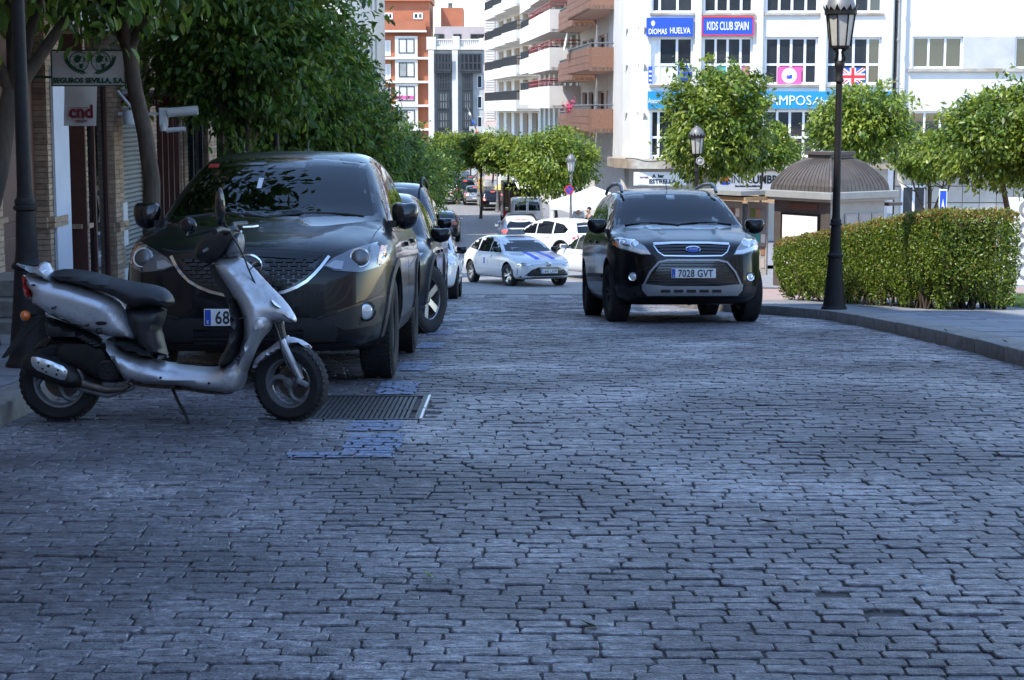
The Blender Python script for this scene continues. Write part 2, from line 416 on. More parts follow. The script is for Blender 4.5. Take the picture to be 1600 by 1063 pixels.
def stone_geo(p, h, r):
    n = len(p); ti, tj = r.uniform(-.02,.02), r.uniform(-.035,.035); k = .885
    top = lambda x, y: h+ti*x+tj*y
    vs = [(x, y, -.035) for x, y in p] + [(x, y, top(x,y)-.004) for x, y in p] + [(x*.95, y*k, top(x,y)) for x, y in p] + [(0,0,h+.001)]
    fs = [(i,(i+1)%n,n+(i+1)%n,n+i) for i in range(n)] + [(n+i,n+(i+1)%n,2*n+(i+1)%n,2*n+i) for i in range(n)] + [(2*n+i,2*n+(i+1)%n,3*n) for i in range(n)]
    return vs, fs
r = random.Random(3)
proto = []
for k in range(24):
    mb = MB(); mb.add(*stone_geo(stone_shape(.2-.012, .1-.012, r), r.uniform(0, .006), r)); me = mb.me('cobblestone'); me.materials.append(M['cobble']); me.polygons.foreach_set('use_smooth', [True]*len(me.polygons)); me.set_sharp_from_angle(angle=R(28)); proto.append(me)
near = 0; V = []; F = []; nv = 0; pm = [MB(), MB(), MB()]
y = 2.6
while y < 41:
    d = r.uniform(.072, .09) if y < 24 else r.uniform(.08, .10)
    lim = .30*y+3.2; xa = max(left_x(y), -lim); xb = min(kerb_x(y)-.02, lim)
    wob = r.uniform(0, 6); x = xa - r.uniform(0, .2) if xa > LK+.01 else LK
    slope = (G(y+.3)-G(y-.3))/.6
    while x < xb:
        w = r.choice((.115,.14,.155,.165,.175,.19,.215))*r.uniform(.93,1.07)
        if x + w > xb and xb == kerb_x(y)-.02: w = max(.08, xb-x)
        cx = x+w/2; cy = y+d/2+.02*math.sin(cx*1.3+y*.5)+r.uniform(-.004,.004)+.03*math.sin(cx*.5+y*.21)
        x += w
        if DRAIN[0]-.05 < cx < DRAIN[1]+.06 and DRAIN[2]-.05 < cy < DRAIN[3]+.03: continue
        if r.random() < .0015: continue
        z = G(cy)+.0025+.0018*math.sin(cx*2.1+cy*1.7)+.0012*math.sin(cx*5.3-cy*4.1)+r.uniform(-.002,.002)
        rz = r.uniform(-.035,.035)+.026*math.cos(cx*1.3+y*.5)+.015*math.cos(cx*.5+y*.21); gap = r.uniform(.003,.009)
        if near < 300 and 5.03 < y < 7.6 and abs(cx) < .29*y+.05:
            o = bpy.data.objects.new('cobblestone', r.choice(proto)); COL.objects.link(o); o.parent = road
            o.location = (cx, cy, z); o.rotation_euler = (math.atan(slope), 0, rz); o.scale = ((w-gap)/.188, (d-gap)/.088, 1); near += 1
        else:
            p = stone_shape(w-gap, d-gap, r); vs, fs = stone_geo(p, r.uniform(0,.006), r); ca, sa = math.cos(rz), math.sin(rz)
            V += [(cx+a*ca-b*sa, cy+a*sa+b*ca, z+c+slope*b) for a, b, c in vs]; F += [tuple(i+nv for i in q) for q in fs]; nv += len(vs)
            for (m0,m1,m2,m3,mi) in MARKS:
                if m0-.15 < cx < m1+.15 and m2-.1 < cy < m3+.1 and r.random() > (.02 if mi < 2 else .0):
                    j = r.uniform(-.012,.012)
                    q = clip([(cx+(a*ca-b*sa)*.96, cy+(a*sa+b*ca)*.9) for a, b in p], m0+j, m1+j, m2, m3)
                    if len(q) > 2:
                        q = q if sum(q[i-1][0]*q[i][1]-q[i][0]*q[i-1][1] for i in range(len(q))) > 0 else q[::-1]
                        pm[mi].add([(a, b, z+.0115+slope*(b-cy)) for a, b in q], [tuple(range(len(q)))])
    y += d
me = bpy.data.meshes.new('cobblestones'); me.from_pydata(V, [], F); me.update()
tag(link('cobblestones', me, 'cobble', road, smooth=28), kind='stuff')
pm[0].build('blue_parking_marking', 'blue_paint', road); pm[1].build('white_marking', 'white_paint', road)
mk = MB(); 
for (m0,m1,m2,m3,mi) in MARKS[-1:]: mk.add([(m0,m2,G(m2)+.012),(m1,m2,G(m2)+.012),(m1,m3,G(m3)+.012),(m0,m3,G(m3)+.012)], [(0,1,2,3)])
mk.build('yellow_marking', 'yellow_paint', road)

# ---- drain grate let into the road
dg = thing('drain_grate', 'rectangular slotted steel drain grate set in the cobbles beside the scooter front wheel', 'drain', (0,0,0))
x0,x1,y0,y1 = DRAIN; zf = lambda y: G(y)+.004
def slab(mb, xa, xb, ya, yb, z0, z1):
    mb.add([(xa,ya,zf(ya)+z0),(xb,ya,zf(ya)+z0),(xb,yb,zf(yb)+z0),(xa,yb,zf(yb)+z0),(xa,ya,zf(ya)+z1),(xb,ya,zf(ya)+z1),(xb,yb,zf(yb)+z1),(xa,yb,zf(yb)+z1)],
           [(3,2,1,0),(4,5,6,7),(0,1,5,4),(1,2,6,5),(2,3,7,6),(3,0,4,7)])
f = MB(); slab(f,x0-.03,x1+.03,y0-.03,y0,-.03,.008); slab(f,x0-.03,x1+.03,y1,y1+.03,-.03,.008); slab(f,x0-.03,x0,y0,y1,-.03,.008); slab(f,x1,x1+.03,y0,y1,-.03,.008); ym=(y0+y1)/2-.12; slab(f,x0,x1,ym-.012,ym+.012,-.03,.004)
f.build('frame', 'steel_grate', dg)
s = MB(); slab(s,x1+.031,x1+.045,y0-.03,ym-.02,-.03,.012); slab(s,x1+.031,x1+.045,ym+.02,y1+.03,-.03,.012); s.build('steel_edge', 'bright_steel', dg)
p = MB(); slab(p,x0,x1,y0,y1,-.05,-.03); p.build('pit', 'mortar', dg)
for (ya, yb) in ((y0, ym-.012), (ym+.012, y1)):
    n = 26
    for i in range(n):
        a = x0+.004+(x1-x0-.03)*i/n; sk = .0
        b = MB(); b.add([(a,ya,zf(ya)-.03),(a+.019,ya,zf(ya)-.03),(a+.019,yb,zf(yb)-.03),(a,yb,zf(yb)-.03),(a,ya,zf(ya)+.003),(a+.019,ya,zf(ya)+.003),(a+.019,yb,zf(yb)+.003),(a,yb,zf(yb)+.003)],
              [(3,2,1,0),(4,5,6,7),(0,1,5,4),(1,2,6,5),(2,3,7,6),(3,0,4,7)])
        b.build('bar', 'steel_grate', dg)

# ---- right kerb: each stone a piece
def path_pts(pts, step):
    out = [pts[0]]; acc = 0; prev = Vector(pts[0])
    dense = []
    for i in range(len(pts)-1):
        a, b = Vector(pts[i]), Vector(pts[i+1]); k = max(1, int((b-a).length/.05)); dense += [a+(b-a)*j/k for j in range(k)]
    dense.append(Vector(pts[-1]))
    for q in dense:
        acc += (q-prev).length; prev = q
        if acc >= step: out.append(tuple(q)); acc = 0
    return out
def kerb_run(name, pts, width, side, step=1.05, h=.13):
    root = tag(bpy.data.objects.new(name, None), kind='structure'); COL.objects.link(root)
    ps = path_pts(pts, step)
    for i in range(len(ps)-1):
        a, b = Vector(ps[i]), Vector(ps[i+1]); d = (b-a).normalized(); nrm = Vector((d.y, -d.x))*side
        a2, b2 = a+d*.011, b-d*.011
        base = [a2, b2, b2+nrm*width, a2+nrm*width]
        vs = [(q.x,q.y,G(q.y)-.06) for q in base]+[(q.x,q.y,G(q.y)+h+r.uniform(-.004,.004)) for q in base]
        mb = MB(); mb.add(vs, [(3,2,1,0),(4,5,6,7),(0,1,5,4),(1,2,6,5),(2,3,7,6),(3,0,4,7)])
        mb.build('kerb_stone', 'kerb', root, bevel=.016, smooth=40)
    return root
kerb_run('kerb', [(q[0], q[1]) for q in KERB if q[1] < 31] + [(2.7,31)], .36, 1)
kerb_run('kerb', [(LK, 2), (LK, 60)], .25, -1)
# ---- pavements
def slabs(name, x0f, x1, y0, y1, w, d, m, off, vis):
    base = sheet(name, lambda y: (x0f(y), x1), y0, y1, 1., off-.012, 'mortar')
    protos = {}
    y = y0; row = 0
    while y < y1-.01:
        xa = x0f(y)+.01; x = xa-(row % 2)*w/2; row += 1
        while x < x1:
            a, b = max(x, xa), min(x+w, x1)
            if b-a > .06 and vis((a+b)/2, y):
                k = (round(b-a,2)); yy = y+d/2
                if k not in protos:
                    mb = MB(); mb.box((0,0,-.02),(k-.008,d-.008,.04)); bm = mb.me('paving_slab'); bm.materials.append(M[m]); protos[k] = bm
                o = bpy.data.objects.new('paving_slab', protos[k]); COL.objects.link(o); o.parent = base
                o.location = ((a+b)/2, yy, G(yy)+off+r.uniform(-.003,.003)); o.rotation_euler = (math.atan((G(yy+.3)-G(yy-.3))/.6)+r.uniform(-.004,.004), r.uniform(-.004,.004), 0)
            x += w
        y += d
    return base
slabs('pavement', lambda y: kerb_x(y)+.37, 9.0, 8, 29, .8, .4, 'pavement', .12, lambda x, y: x < 7.6)
slabs('pavement', lambda y: -5.6, LK-.26, 6, 19, .6, .6, 'pavement', .12, lambda x, y: True)
sheet('pavement', lambda y: (-5.6, LK-.26), 19, 80, 1., .118, 'pavement')
sheet('plaza', lambda y: (kerb_x(y)+.38 if y < 40 else 3.1, 44), 29, 44, 1., .118, 'pink_pave')
sheet('plaza', lambda y: (9.0, 44), 2, 29, 1., .118, 'pink_pave')
sheet('pavement', lambda y: (4.4 if y < 72 else 1.75, 60), 62, 83, 1., .118, 'pavement')
sheet('pavement', lambda y: (1.75-(y-72)*.012, 12), 83, 200, 3., .118, 'pavement')
sheet('pavement', lambda y: (-22, left_x(y)-.26), 80, 240, 3., .118, 'pavement')
for (a, b, ya, yb) in ((6.75, 12, 22.9, 25.2), (6.9, 16, 26.2, 28.6), (7.4, 16, 29.6, 34)):
    lw = sheet('lawn', lambda y: (a, b), ya, yb, .6, .128, 'grass')
    mb = MB()
    for _ in range(2500):
        x, y = r.uniform(a, min(b, .3*yb+.6)), r.uniform(ya, yb); h = r.uniform(.03,.07); t = r.uniform(0,6.28); dx, dy = .006*math.cos(t), .006*math.sin(t); z = G(y)+.128
        mb.add([(x-dx,y-dy,z),(x+dx,y+dy,z),(x+r.uniform(-.03,.03),y+r.uniform(-.03,.03),z+h)], [(0,1,2)])
    tag(mb.build('grass_blades', 'grass', lw), kind='stuff')
# fallen dry leaves on the cobbles and the kerb
for (x, y, s, mm) in ((3.45,12.6,.09,'rust_metal'),(3.3,13.8,.05,'rust_metal'),(1.05,7.2,.05,'rust_metal'),(-.3,6.3,.04,'leaf_yellow'),(.25,5.65,.05,'leaf_dark'),(4.05,14.6,.05,'twig'),(4.0,16.4,.05,'twig')):
    hz = .13 if x > 3.9 else .012
    mb = MB(); mb.add([(-s,0,.004),(-s*.2,-s*.35,.0),(s,0,.012),(-s*.1,s*.35,.014),(0,0,.0)], [(0,1,4),(1,2,4),(2,3,4),(3,0,4)])
    o = mb.build('fallen_leaf', mm); o.location = (x, y, G(y)+hz+.002); o.rotation_euler = (0,0,r.uniform(0,3))
    tag(o, {'rust_metal':'dry brown fallen leaf lying on the cobbles%s' % (' near the right kerb, the larger one' if s == .09 else ' near the right kerb, the smaller one' if x > 3 else ' in the right foreground'),'leaf_yellow':'small yellow fallen leaf on the foreground cobbles','leaf_dark':'small green fallen leaf on the foreground cobbles','twig':'dark curled leaf lying on the right kerb, %s the black lamp' % ('nearer' if y > 15 else 'farther from')}[mm], 'leaf', 'fallen leaves')
# ================================================================== CAR BUILDER
def pchip(pts):
    X = np.array([q[0] for q in pts], float); Y = np.array([q[1] for q in pts], float)
    if X[0] > X[-1]: X, Y = X[::-1], Y[::-1]
    h = np.diff(X); dl = np.diff(Y)/h; d = np.zeros_like(X)
    for i in range(1, len(X)-1):
        if dl[i-1]*dl[i] > 0:
            w1, w2 = 2*h[i]+h[i-1], h[i]+2*h[i-1]; d[i] = (w1+w2)/(w1/dl[i-1]+w2/dl[i])
    d[0], d[-1] = dl[0], dl[-1]
    def f(x):
        x = np.clip(x, X[0], X[-1]); i = np.clip(np.searchsorted(X, x)-1, 0, len(X)-2); t = (x-X[i])/h[i]
        return ((1+2*t)*(1-t)**2)*Y[i]+(t*(1-t)**2)*h[i]*d[i]+(t*t*(3-2*t))*Y[i+1]+(t*t*(t-1))*h[i]*d[i+1]
    return f
def shell(S, nu, nv, nw):
    """painted body of a car: a fine box whose walls are bent to the side, plan and section profiles"""
    top, bot, plan, sec, nose, tail = (pchip(S[k]) for k in ('top','bot','plan','sec','nose','tail'))
    cl = lambda n, k: (lambda t: t-k*np.sin(2*np.pi*t)/(2*np.pi))(np.linspace(0, 1, n+1))
    us, vs, ws = cl(nu, .35), cl(nv, .6)*2-1, cl(nw, .6)*2-1
    idx = {}; P = []
    def vid(i, j, k):
        if (i,j,k) not in idx: idx[(i,j,k)] = len(P); P.append((us[i]*2-1, vs[j], ws[k]))
        return idx[(i,j,k)]
    F = []
    for i in range(nu):
        for j in range(nv):
            F.append((vid(i,j,nw),vid(i+1,j,nw),vid(i+1,j+1,nw),vid(i,j+1,nw))); F.append((vid(i,j,0),vid(i,j+1,0),vid(i+1,j+1,0),vid(i+1,j,0)))
        for k in range(nw):
            F.append((vid(i,0,k),vid(i+1,0,k),vid(i+1,0,k+1),vid(i,0,k+1))); F.append((vid(i,nv,k),vid(i,nv,k+1),vid(i+1,nv,k+1),vid(i+1,nv,k)))
    for j in range(nv):
        for k in range(nw):
            F.append((vid(nu,j,k),vid(nu,j+1,k),vid(nu,j+1,k+1),vid(nu,j,k+1))); F.append((vid(0,j,k),vid(0,j,k+1),vid(0,j+1,k+1),vid(0,j+1,k)))
    A = np.array(P); u, v, w = A[:,0], A[:,1], A[:,2]
    def se(a, b, e):
        n = (np.abs(a)**e+np.abs(b)**e)**(1/e); m = np.maximum(np.abs(a), np.abs(b)); s = np.where(n > 1e-9, m/np.maximum(n,1e-9), 1); return a*s, b*s
    v, w = se(v, w, S.get('e1', 11)); u, v = se(u, v, 14); u, w = se(u, w, S.get('e3', 16))
    x = (S['xf']+S['xr'])/2+u*(S['xf']-S['xr'])/2
    zt, zb = top(x), bot(x); z = zb+(w+1)/2*(zt-zb)
    y = v*plan(x)*S['W']/2*sec(z)
    z = z-S.get('crown', .03)*np.maximum(0, w)*v*v
    for fn in S.get('dz', ()): z = z+fn(x, y, z, w)
    rel = np.abs(y)/(S['W']/2); L = S['xf']-S['xr']
    sm = lambda t: np.clip(t,0,1)**2*(3-2*np.clip(t,0,1))
    wf = sm((x-(S['xf']-.22*L))/(.22*L)); wr = sm(((S['xr']+.18*L)-x)/(.18*L))
    x = x+wf*(nose(z)-S['cf']*rel**3.2)-wr*(tail(z)-S['cr']*rel**3)
    for fn in S.get('dx', ()): x = x+fn(x, y, z)*wf
    return list(zip(x, y, z)), F
AX = {'F':(Vector((-1,0,0)), lambda a,b: Vector((9,a,b))), 'B':(Vector((1,0,0)), lambda a,b: Vector((-9,a,b))),
      'L':(Vector((0,-1,0)), lambda a,b: Vector((a,9,b))), 'R':(Vector((0,1,0)), lambda a,b: Vector((a,-9,b))), 'T':(Vector((0,0,-1)), lambda a,b: Vector((a,b,9)))}
def patch(bvh, outline, ax, m, name, parent, off=.004, th=.02, step=.05, rnd_=0, smooth=35):
    if rnd_: outline = smooth_poly(outline, rnd_)
    v, f, bd = cdt(outline, step); d, st = AX[ax]; vs = []; ok = []
    for q in v:
        o = st(*q); h, nn, _, _ = bvh.ray_cast(o, d)
        if h is None: h, nn, _, _ = bvh.find_nearest(Vector([o[i] if abs(d[i]) < .5 else 0 for i in range(3)]))
        vs.append(h-d*off)
    n = len(vs); vs += [q+d*(off+th) for q in vs]
    a, b, c = (vs[i] for i in f[0]); fl = (b-a).cross(c-a).dot(d) > 0
    if fl: f = [q[::-1] for q in f]; bd = [(b, a) for a, b in bd]
    mb = MB(); mb.add(vs, f+[(b, a, a+n, b+n) for a, b in bd]); return mb.build(name, m, parent, smooth)
def ribbon(pts, w):
    pts = [Vector(q) for q in pts]; A = []; B = []
    for i in range(len(pts)):
        d = (pts[min(i+1,len(pts)-1)]-pts[max(i-1,0)]).normalized(); n = Vector((-d.y, d.x))*w/2; A.append(tuple(pts[i]+n)); B.append(tuple(pts[i]-n))
    return A+B[::-1]
def arc(cx, cz, r, a0, a1, n): return [(cx+r*math.cos(R(a0+(a1-a0)*i/n)), cz+r*math.sin(R(a0+(a1-a0)*i/n))) for i in range(n+1)]
def oval(cx, cz, rx, rz, n=20): return [(cx+rx*math.cos(2*math.pi*i/n), cz+rz*math.sin(2*math.pi*i/n)) for i in range(n)]
_whc = {}
def wheel_meshes(r, w, rim, style, hi=True):
    k = (r, w, rim, style, hi)
    if k in _whc: return _whc[k]
    n = 40 if hi else 20; MX = Matrix.Rotation(R(-90), 3, 'X')      # lathe axis z -> y outward
    t = MB(); hw = w/2
    t.lathe([(rim-.01,-hw+.02),(rim+.02,-hw+.005),(r-.05,-hw),(r-.018,-hw+.012),(r-.004,-hw+.035),(r,-hw+.06),(r,hw-.06),(r-.004,hw-.035),(r-.018,hw-.012),(r-.05,hw),(rim+.02,hw-.005),(rim-.01,hw-.02)], n=n, mtx=MX, cap=False)
    if hi:    # tread blocks
        for i in range(56):
            a = 2*math.pi*i/56
            for s in (-1, 1): t.box((( r-.001)*math.cos(a+.03*s), s*w*.27, (r-.001)*math.sin(a+.03*s)), (.012, w*.3, .022), mtx=Matrix.Rotation(-a, 3, 'Y')@Matrix.Rotation(.3*s,3,'X'))
    tm = t.me('tyre'); tm.materials.append(M['tyre'])
    tm.polygons.foreach_set('use_smooth', [True]*len(tm.polygons)); tm.set_sharp_from_angle(angle=R(50))
    q = MB()
    q.lathe([(rim-.012,hw-.1),(rim-.014,hw-.03),(rim+.006,hw-.016),(rim+.012,hw-.022),(rim,-hw+.03),(rim-.02,-hw+.03)], n=n, mtx=MX, cap=False)
    q.lathe([(.0,hw-.045),(.035,hw-.042),(.05,hw-.05),(.065,hw-.07)], n=16, mtx=MX, cap=False)
    sp, dbl = style
    for i in range(sp):
        a0 = 2*math.pi*i/sp
        for da in ((-.16, .16) if dbl else (0,)):
            a = a0+da; wd = .030 if dbl else .062*(5/sp)
            c, s = math.cos(a), math.sin(a); px, pz = -s, c
            ct, stt = math.cos(a0+da*1.1), math.sin(a0+da*1.1)
            w0, w1 = wd*.55, wd*.62
            i0, i1 = .045, rim-.008
            v0 = [(c*i0+px*w0, hw-.052, s*i0+pz*w0),(c*i0-px*w0, hw-.052, s*i0-pz*w0),(ct*i1-px*w1, hw-.034, stt*i1-pz*w1),(ct*i1+px*w1, hw-.034, stt*i1+pz*w1)]
            v1 = [(x*.99, yy-.03, z*.99) for x, yy, z in v0]
            q.add(v0+v1, [(0,1,2,3),(7,6,5,4),(0,4,5,1),(1,5,6,2),(2,6,7,3),(3,7,4,0)])
    rm = q.me('rim'); bb = bmesh.new(); bb.from_mesh(rm); bmesh.ops.recalc_face_normals(bb, faces=bb.faces); bb.to_mesh(rm); bb.free()
    rm.polygons.foreach_set('use_smooth', [True]*len(rm.polygons)); rm.set_sharp_from_angle(angle=R(35))
    q = MB(); q.lathe([(rim-.03,-hw+.05),(.0,-hw+.06)], n=n, mtx=MX, cap=False); q.lathe([(rim*.62,hw-.115),(rim*.62,hw-.1),(.06,hw-.098)], n=24, mtx=MX, cap=False)
    dm = q.me('brake_disc'); dm.materials.append(M['rust_metal'])
    _whc[k] = (tm, rm, dm); return _whc[k]
def wheel(root, x, y, r, w, rim, style, m, steer=0, hi=True):
    tm, rm, dm = wheel_meshes(r, w, rim, style, hi)
    if len(rm.materials) == 0: rm.materials.append(M[m])
    e = bpy.data.objects.new('wheel', None); COL.objects.link(e); e.parent = root; e.location = (x, y, r)
    e.rotation_euler = (0, 0, (0 if y > 0 else math.pi)+steer)
    for nm, me in (('tyre',tm),('rim',rm),('brake_disc',dm)):
        o = bpy.data.objects.new(nm, me); COL.objects.link(o); o.parent = e
        if nm == 'rim' and me.materials[0] != M[m]: o.data = me = me.copy(); me.materials[0] = M[m]
def mirror(root, x, y, z, s, m, sz=(.11,.12,.085)):
    mb = MB(); vs = []; n = 14; q = 10
    for i in range(q+1):
        a = -math.pi/2+math.pi*i/q
        for j in range(n):
            t = 2*math.pi*j/n; e = lambda c: math.copysign(abs(c)**.62, c)
            xx = e(math.cos(a))*e(math.cos(t)); yy = e(math.cos(a))*e(math.sin(t)); zz = e(math.sin(a))
            xx = xx if xx > 0 else xx*.35
            vs.append((x+sz[0]*xx, y+s*(.02+sz[1])+sz[1]*yy*(1 if zz > -.3 else .92), z+sz[2]*zz+.02*abs(yy)))
    mb.add(vs, [(i*n+j, i*n+(j+1)%n, (i+1)*n+(j+1)%n, (i+1)*n+j) for i in range(q) for j in range(n)])
    o = mb.build('mirror', m, root, smooth=60)
    mb = MB(); mb.add([(x+.02,y-s*.13,z-.10),(x+.10,y-s*.13,z-.10),(x+.09,y+s*.06,z-sz[2]*.8),(x+.01,y+s*.06,z-sz[2]*.8),(x+.02,y-s*.13,z-.03),(x+.10,y-s*.13,z-.03),(x+.09,y+s*.06,z-sz[2]*.3),(x+.01,y+s*.06,z-sz[2]*.3)],
        [(0,1,2,3),(7,6,5,4),(0,4,5,1),(1,5,6,2),(2,6,7,3),(3,7,4,0)]); mb.build('mirror_arm', 'black_plastic', o)
    mb = MB(); mb.box((x-sz[0]*.36, y+s*(.02+sz[1]), z+.005), (.006, sz[1]*1.55, sz[2]*1.45)); mb.build('mirror_glass', 'chrome', o)
    return o
def plate(root, loc, rz, txt, hi=True):
    """loc: centre of the face; rz about z, face looks to -y before turning"""
    mb = MB(); mb.bb(-.26,.26,-.006,.006,-.055,.055); o = mb.build('number_plate', 'plate_white', root, bevel=.004)
    o.location = loc; o.rotation_euler = (0,0,rz)
    mb = MB(); mb.bb(-.254,-.215,-.009,.0,-.05,.05); mb.build('blue_band', 'plate_blue', o)
    if txt: text(txt, .118, 'ink', o, (.022,-.008,-.041), sx=.79, depth=.001, bold=.0018, spacing=1.05); text('E', .03, 'ink_white', o, (-.235,-.0102,-.04), depth=.0006)
    return o
def hatch_lines(y0, y1, z0, z1, n, fn=None): return [[(y0, z0+(z1-z0)*(i+.5)/n), (y1, z0+(z1-z0)*(i+.5)/n)] for i in range(n)]

BASE = dict(W=1.84, xf=2.27, xr=-2.27, wb=2.70, rw=.36, tw=.235, rim=.225, style=(5,True), cf=.24, cr=.16, belt=1.0,
  top=[(2.27,.80),(2.2,.90),(2.0,.975),(1.5,1.055),(1.08,1.125),(.9,1.22),(.5,1.44),(.16,1.585),(-.1,1.635),(-.5,1.665),(-1.2,1.65),(-1.7,1.58),(-1.95,1.42),(-2.12,1.12),(-2.2,1.02),(-2.27,.95)],
  bot=[(2.27,.25),(1.9,.21),(1.0,.20),(-1.,.20),(-1.9,.25),(-2.27,.36)],
  plan=[(2.27,.86),(1.95,.955),(1.4,1.),(0,1.),(-1.4,1.),(-1.95,.97),(-2.27,.90)],
  sec=[(.15,.90),(.3,.955),(.55,1.0),(.8,.998),(.95,.985),(1.0,.968),(1.06,.925),(1.3,.84),(1.55,.74),(1.68,.70)],
  nose=[(.2,-.08),(.35,-.01),(.5,0),(.7,-.012),(.85,-.04),(.95,-.08),(1.05,-.16)],
  tail=[(.3,.0),(.5,.02),(.8,.0),(1.05,-.06),(1.4,-.12),(1.6,-.2)], paint='paint_grey', trim='black_plastic', glass='glass')
def spec(**k): s = dict(BASE); s.update(k); return s
def scale_spec(S, L, W, H, wb, **k):
    """a spec with its lengths and heights stretched to another size"""
    fx, fz = L/(S['xf']-S['xr']), H/max(q[1] for q in S['top']); s = dict(S)
    for n in ('top','bot'): s[n] = [(a*fx, b*(fz if n == 'top' else 1)) for a, b in S[n]]
    s['plan'] = [(a*fx, b) for a, b in S['plan']]; s['sec'] = [(a*fz, b) for a, b in S['sec']]
    for n in ('nose','tail'): s[n] = [(a*fz, b*fx) for a, b in S[n]]
    s.update(xf=S['xf']*fx, xr=S['xr']*fx, W=W, wb=wb, belt=S['belt']*fz); s.update(k); return s

def car(S, name, label, cat, x, y, head, steer=0, hi=1, group=None, wins=None, arches=True, rear_win=None):
    """head: heading in degrees, 0 = away from the camera (+Y), 180 = towards it. hi: 2 near, 1 middle, 0 far"""
    root = thing(name, label, cat, group=group)
    nu, nv, nw = ((72,36,26),(44,22,16),(30,14,12))[2-hi]
    vs, fs = shell(S, nu, nv, nw); bvh = BVHTree.FromPolygons([Vector(q) for q in vs], fs)
    mb = MB(); mb.add(vs, fs); me = mb.me('body'); me.materials.append(M[S['paint']]); me.materials.append(M['black_plastic'])
    tmp = bpy.data.objects.new('tmp', me); COL.objects.link(tmp)
    ct = MB(); ra = S['rw']+.055
    for sx in (1, -1):
        for sy in (1, -1): ct.cyl((sx*S['wb']/2, sy*(S['W']/2-.36), S['rw']+.01), (sx*S['wb']/2, sy*(S['W']/2+.3), S['rw']+.01), ra, n=36 if hi else 20)
    cm = ct.me('cut'); cm.materials.append(M[S['paint']]); cm.materials.append(M['black_plastic']); cm.polygons.foreach_set('material_index', [1]*len(cm.polygons))
    co = bpy.data.objects.new('cut', cm); COL.objects.link(co)
    bo = tmp.modifiers.new('b', 'BOOLEAN'); bo.object = co; bo.operation = 'DIFFERENCE'; bo.solver = 'EXACT'
    me2 = bpy.data.meshes.new_from_object(tmp.evaluated_get(bpy.context.evaluated_depsgraph_get()))
    bpy.data.objects.remove(tmp); bpy.data.objects.remove(co); me2.name = 'body'
    body = link('body', me2, None, root, smooth=32)
    hw = S['W']/2
    for sx, fr in ((1, True), (-1, False)):
        for sy in (1, -1): wheel(root, sx*S['wb']/2, sy*(hw-S['tw']/2-.015), S['rw'], S['tw'], S['rim'], S['style'], S.get('alloy','alloy'), steer if fr else 0, hi > 0)
    if arches and S.get('cladding'):
        for sx in (1, -1):
            for ax in 'LR':
                a = arc(sx*S['wb']/2, S['rw']+.01, ra+.055, -8, 188, 18)+arc(sx*S['wb']/2, S['rw']+.01, ra-.004, 188, -8, 18)
                patch(bvh, a, ax, S['trim'], 'arch_trim', root, .012, .03, .06)
        for ax in 'LR': patch(bvh, [(S['wb']/2-ra-.03,.24),(S['wb']/2-ra-.03,.40),(-S['wb']/2+ra+.03,.40),(-S['wb']/2+ra+.03,.24)], ax, S['trim'], 'sill_trim', root, .012, .02, .1)
    return root, bvh
def seat_car(root, x, y, head):
    """stand the car on the slope, turned to its heading"""
    h = R(head); fwd = Vector((math.sin(h), math.cos(h), 0)); n = Gn(y); fwd = (fwd-n*fwd.dot(n)).normalized(); left = n.cross(fwd)
    m = Matrix((fwd, left, n)).transposed().to_4x4(); m.translation = (x, y, G(y)+.008); root.matrix_world = m
def side_glass(bvh, root, panes, m='glass', frame=True, pm=None):
    for ax in 'LR':
        for q in panes: patch(bvh, q, ax, m, 'side_window', root, .004, .015, .09)
def seams(bvh, root, lines, axs='LR', w=.008, m='ink', nm='panel_gap'):
    for ax in axs:
        for l in lines: patch(bvh, ribbon(l, w), ax, m, nm, root, .0012, .006, .12)

def open_glass(root, outline, front=True, zmin=1.0):
    """cut the body away behind a windscreen so that the cabin shows"""
    bo = [o for o in root.children if o.name.startswith('body')][0]; bm = bmesh.new(); bm.from_mesh(bo.data)
    cx = sum(q[0] for q in outline)/len(outline); cz = sum(q[1] for q in outline)/len(outline); ol = [(cx+(a-cx)*.985, cz+(b-cz)*.985) for a, b in outline]
    dl = [f for f in bm.faces if f.calc_center_median().z > zmin and (f.normal.x > .15 if front else f.normal.x < -.15) and inside((f.calc_center_median().y, f.calc_center_median().z), ol)]
    bmesh.ops.delete(bm, geom=dl, context='FACES'); bm.to_mesh(bo.data); bm.free()
def cabin(root, S, zs=.62):
    mb = MB(); mb.bb(.35,.95,-.66,.66,.75,1.03); mb.bb(.30,.5,-.62,.62,1.0,1.06); mb.build('dashboard', 'black_plastic', root, bevel=.04)
    mb = MB(); mb.bb(-1.6,.9,-.75,.75,.30,.36); mb.bb(-1.62,-1.5,-.7,.7,.36,1.0); mb.build('cabin_floor', 'black_plastic', root)
    for xx, yy in ((-.30,.38),(-.30,-.38),(-1.25,.42),(-1.25,-.42)):
        mb = MB(); mb.box((xx,yy,.52),(.5,.5,.2)); mb.box((xx-.30,yy,.88),(.16,.48,.62),mtx=Matrix.Rotation(-.22,3,'Y')); mb.box((xx-.38,yy,1.28),(.10,.27,.17)); mb.build('seat', 'cloth_seat', root, bevel=.05)
    mb = MB(); MX = Matrix.Rotation(R(-65),3,'Y'); mb.tube([MX@Vector((.18*math.cos(t),.18*math.sin(t),0))+Vector((.22,.38,1.02)) for t in np.linspace(0,6.283,22,False)], .016, 6, True); mb.box((.25,.38,1.0),(.06,.3,.05)); mb.build('steering_wheel', 'black_plastic', root)
    mb = MB(); mb.bb(.10,.13,-.13,.13,1.43,1.51); mb.build('inner_mirror', 'black_plastic', root, bevel=.01)
mat('cloth_seat', (.045,.045,.05), .9)
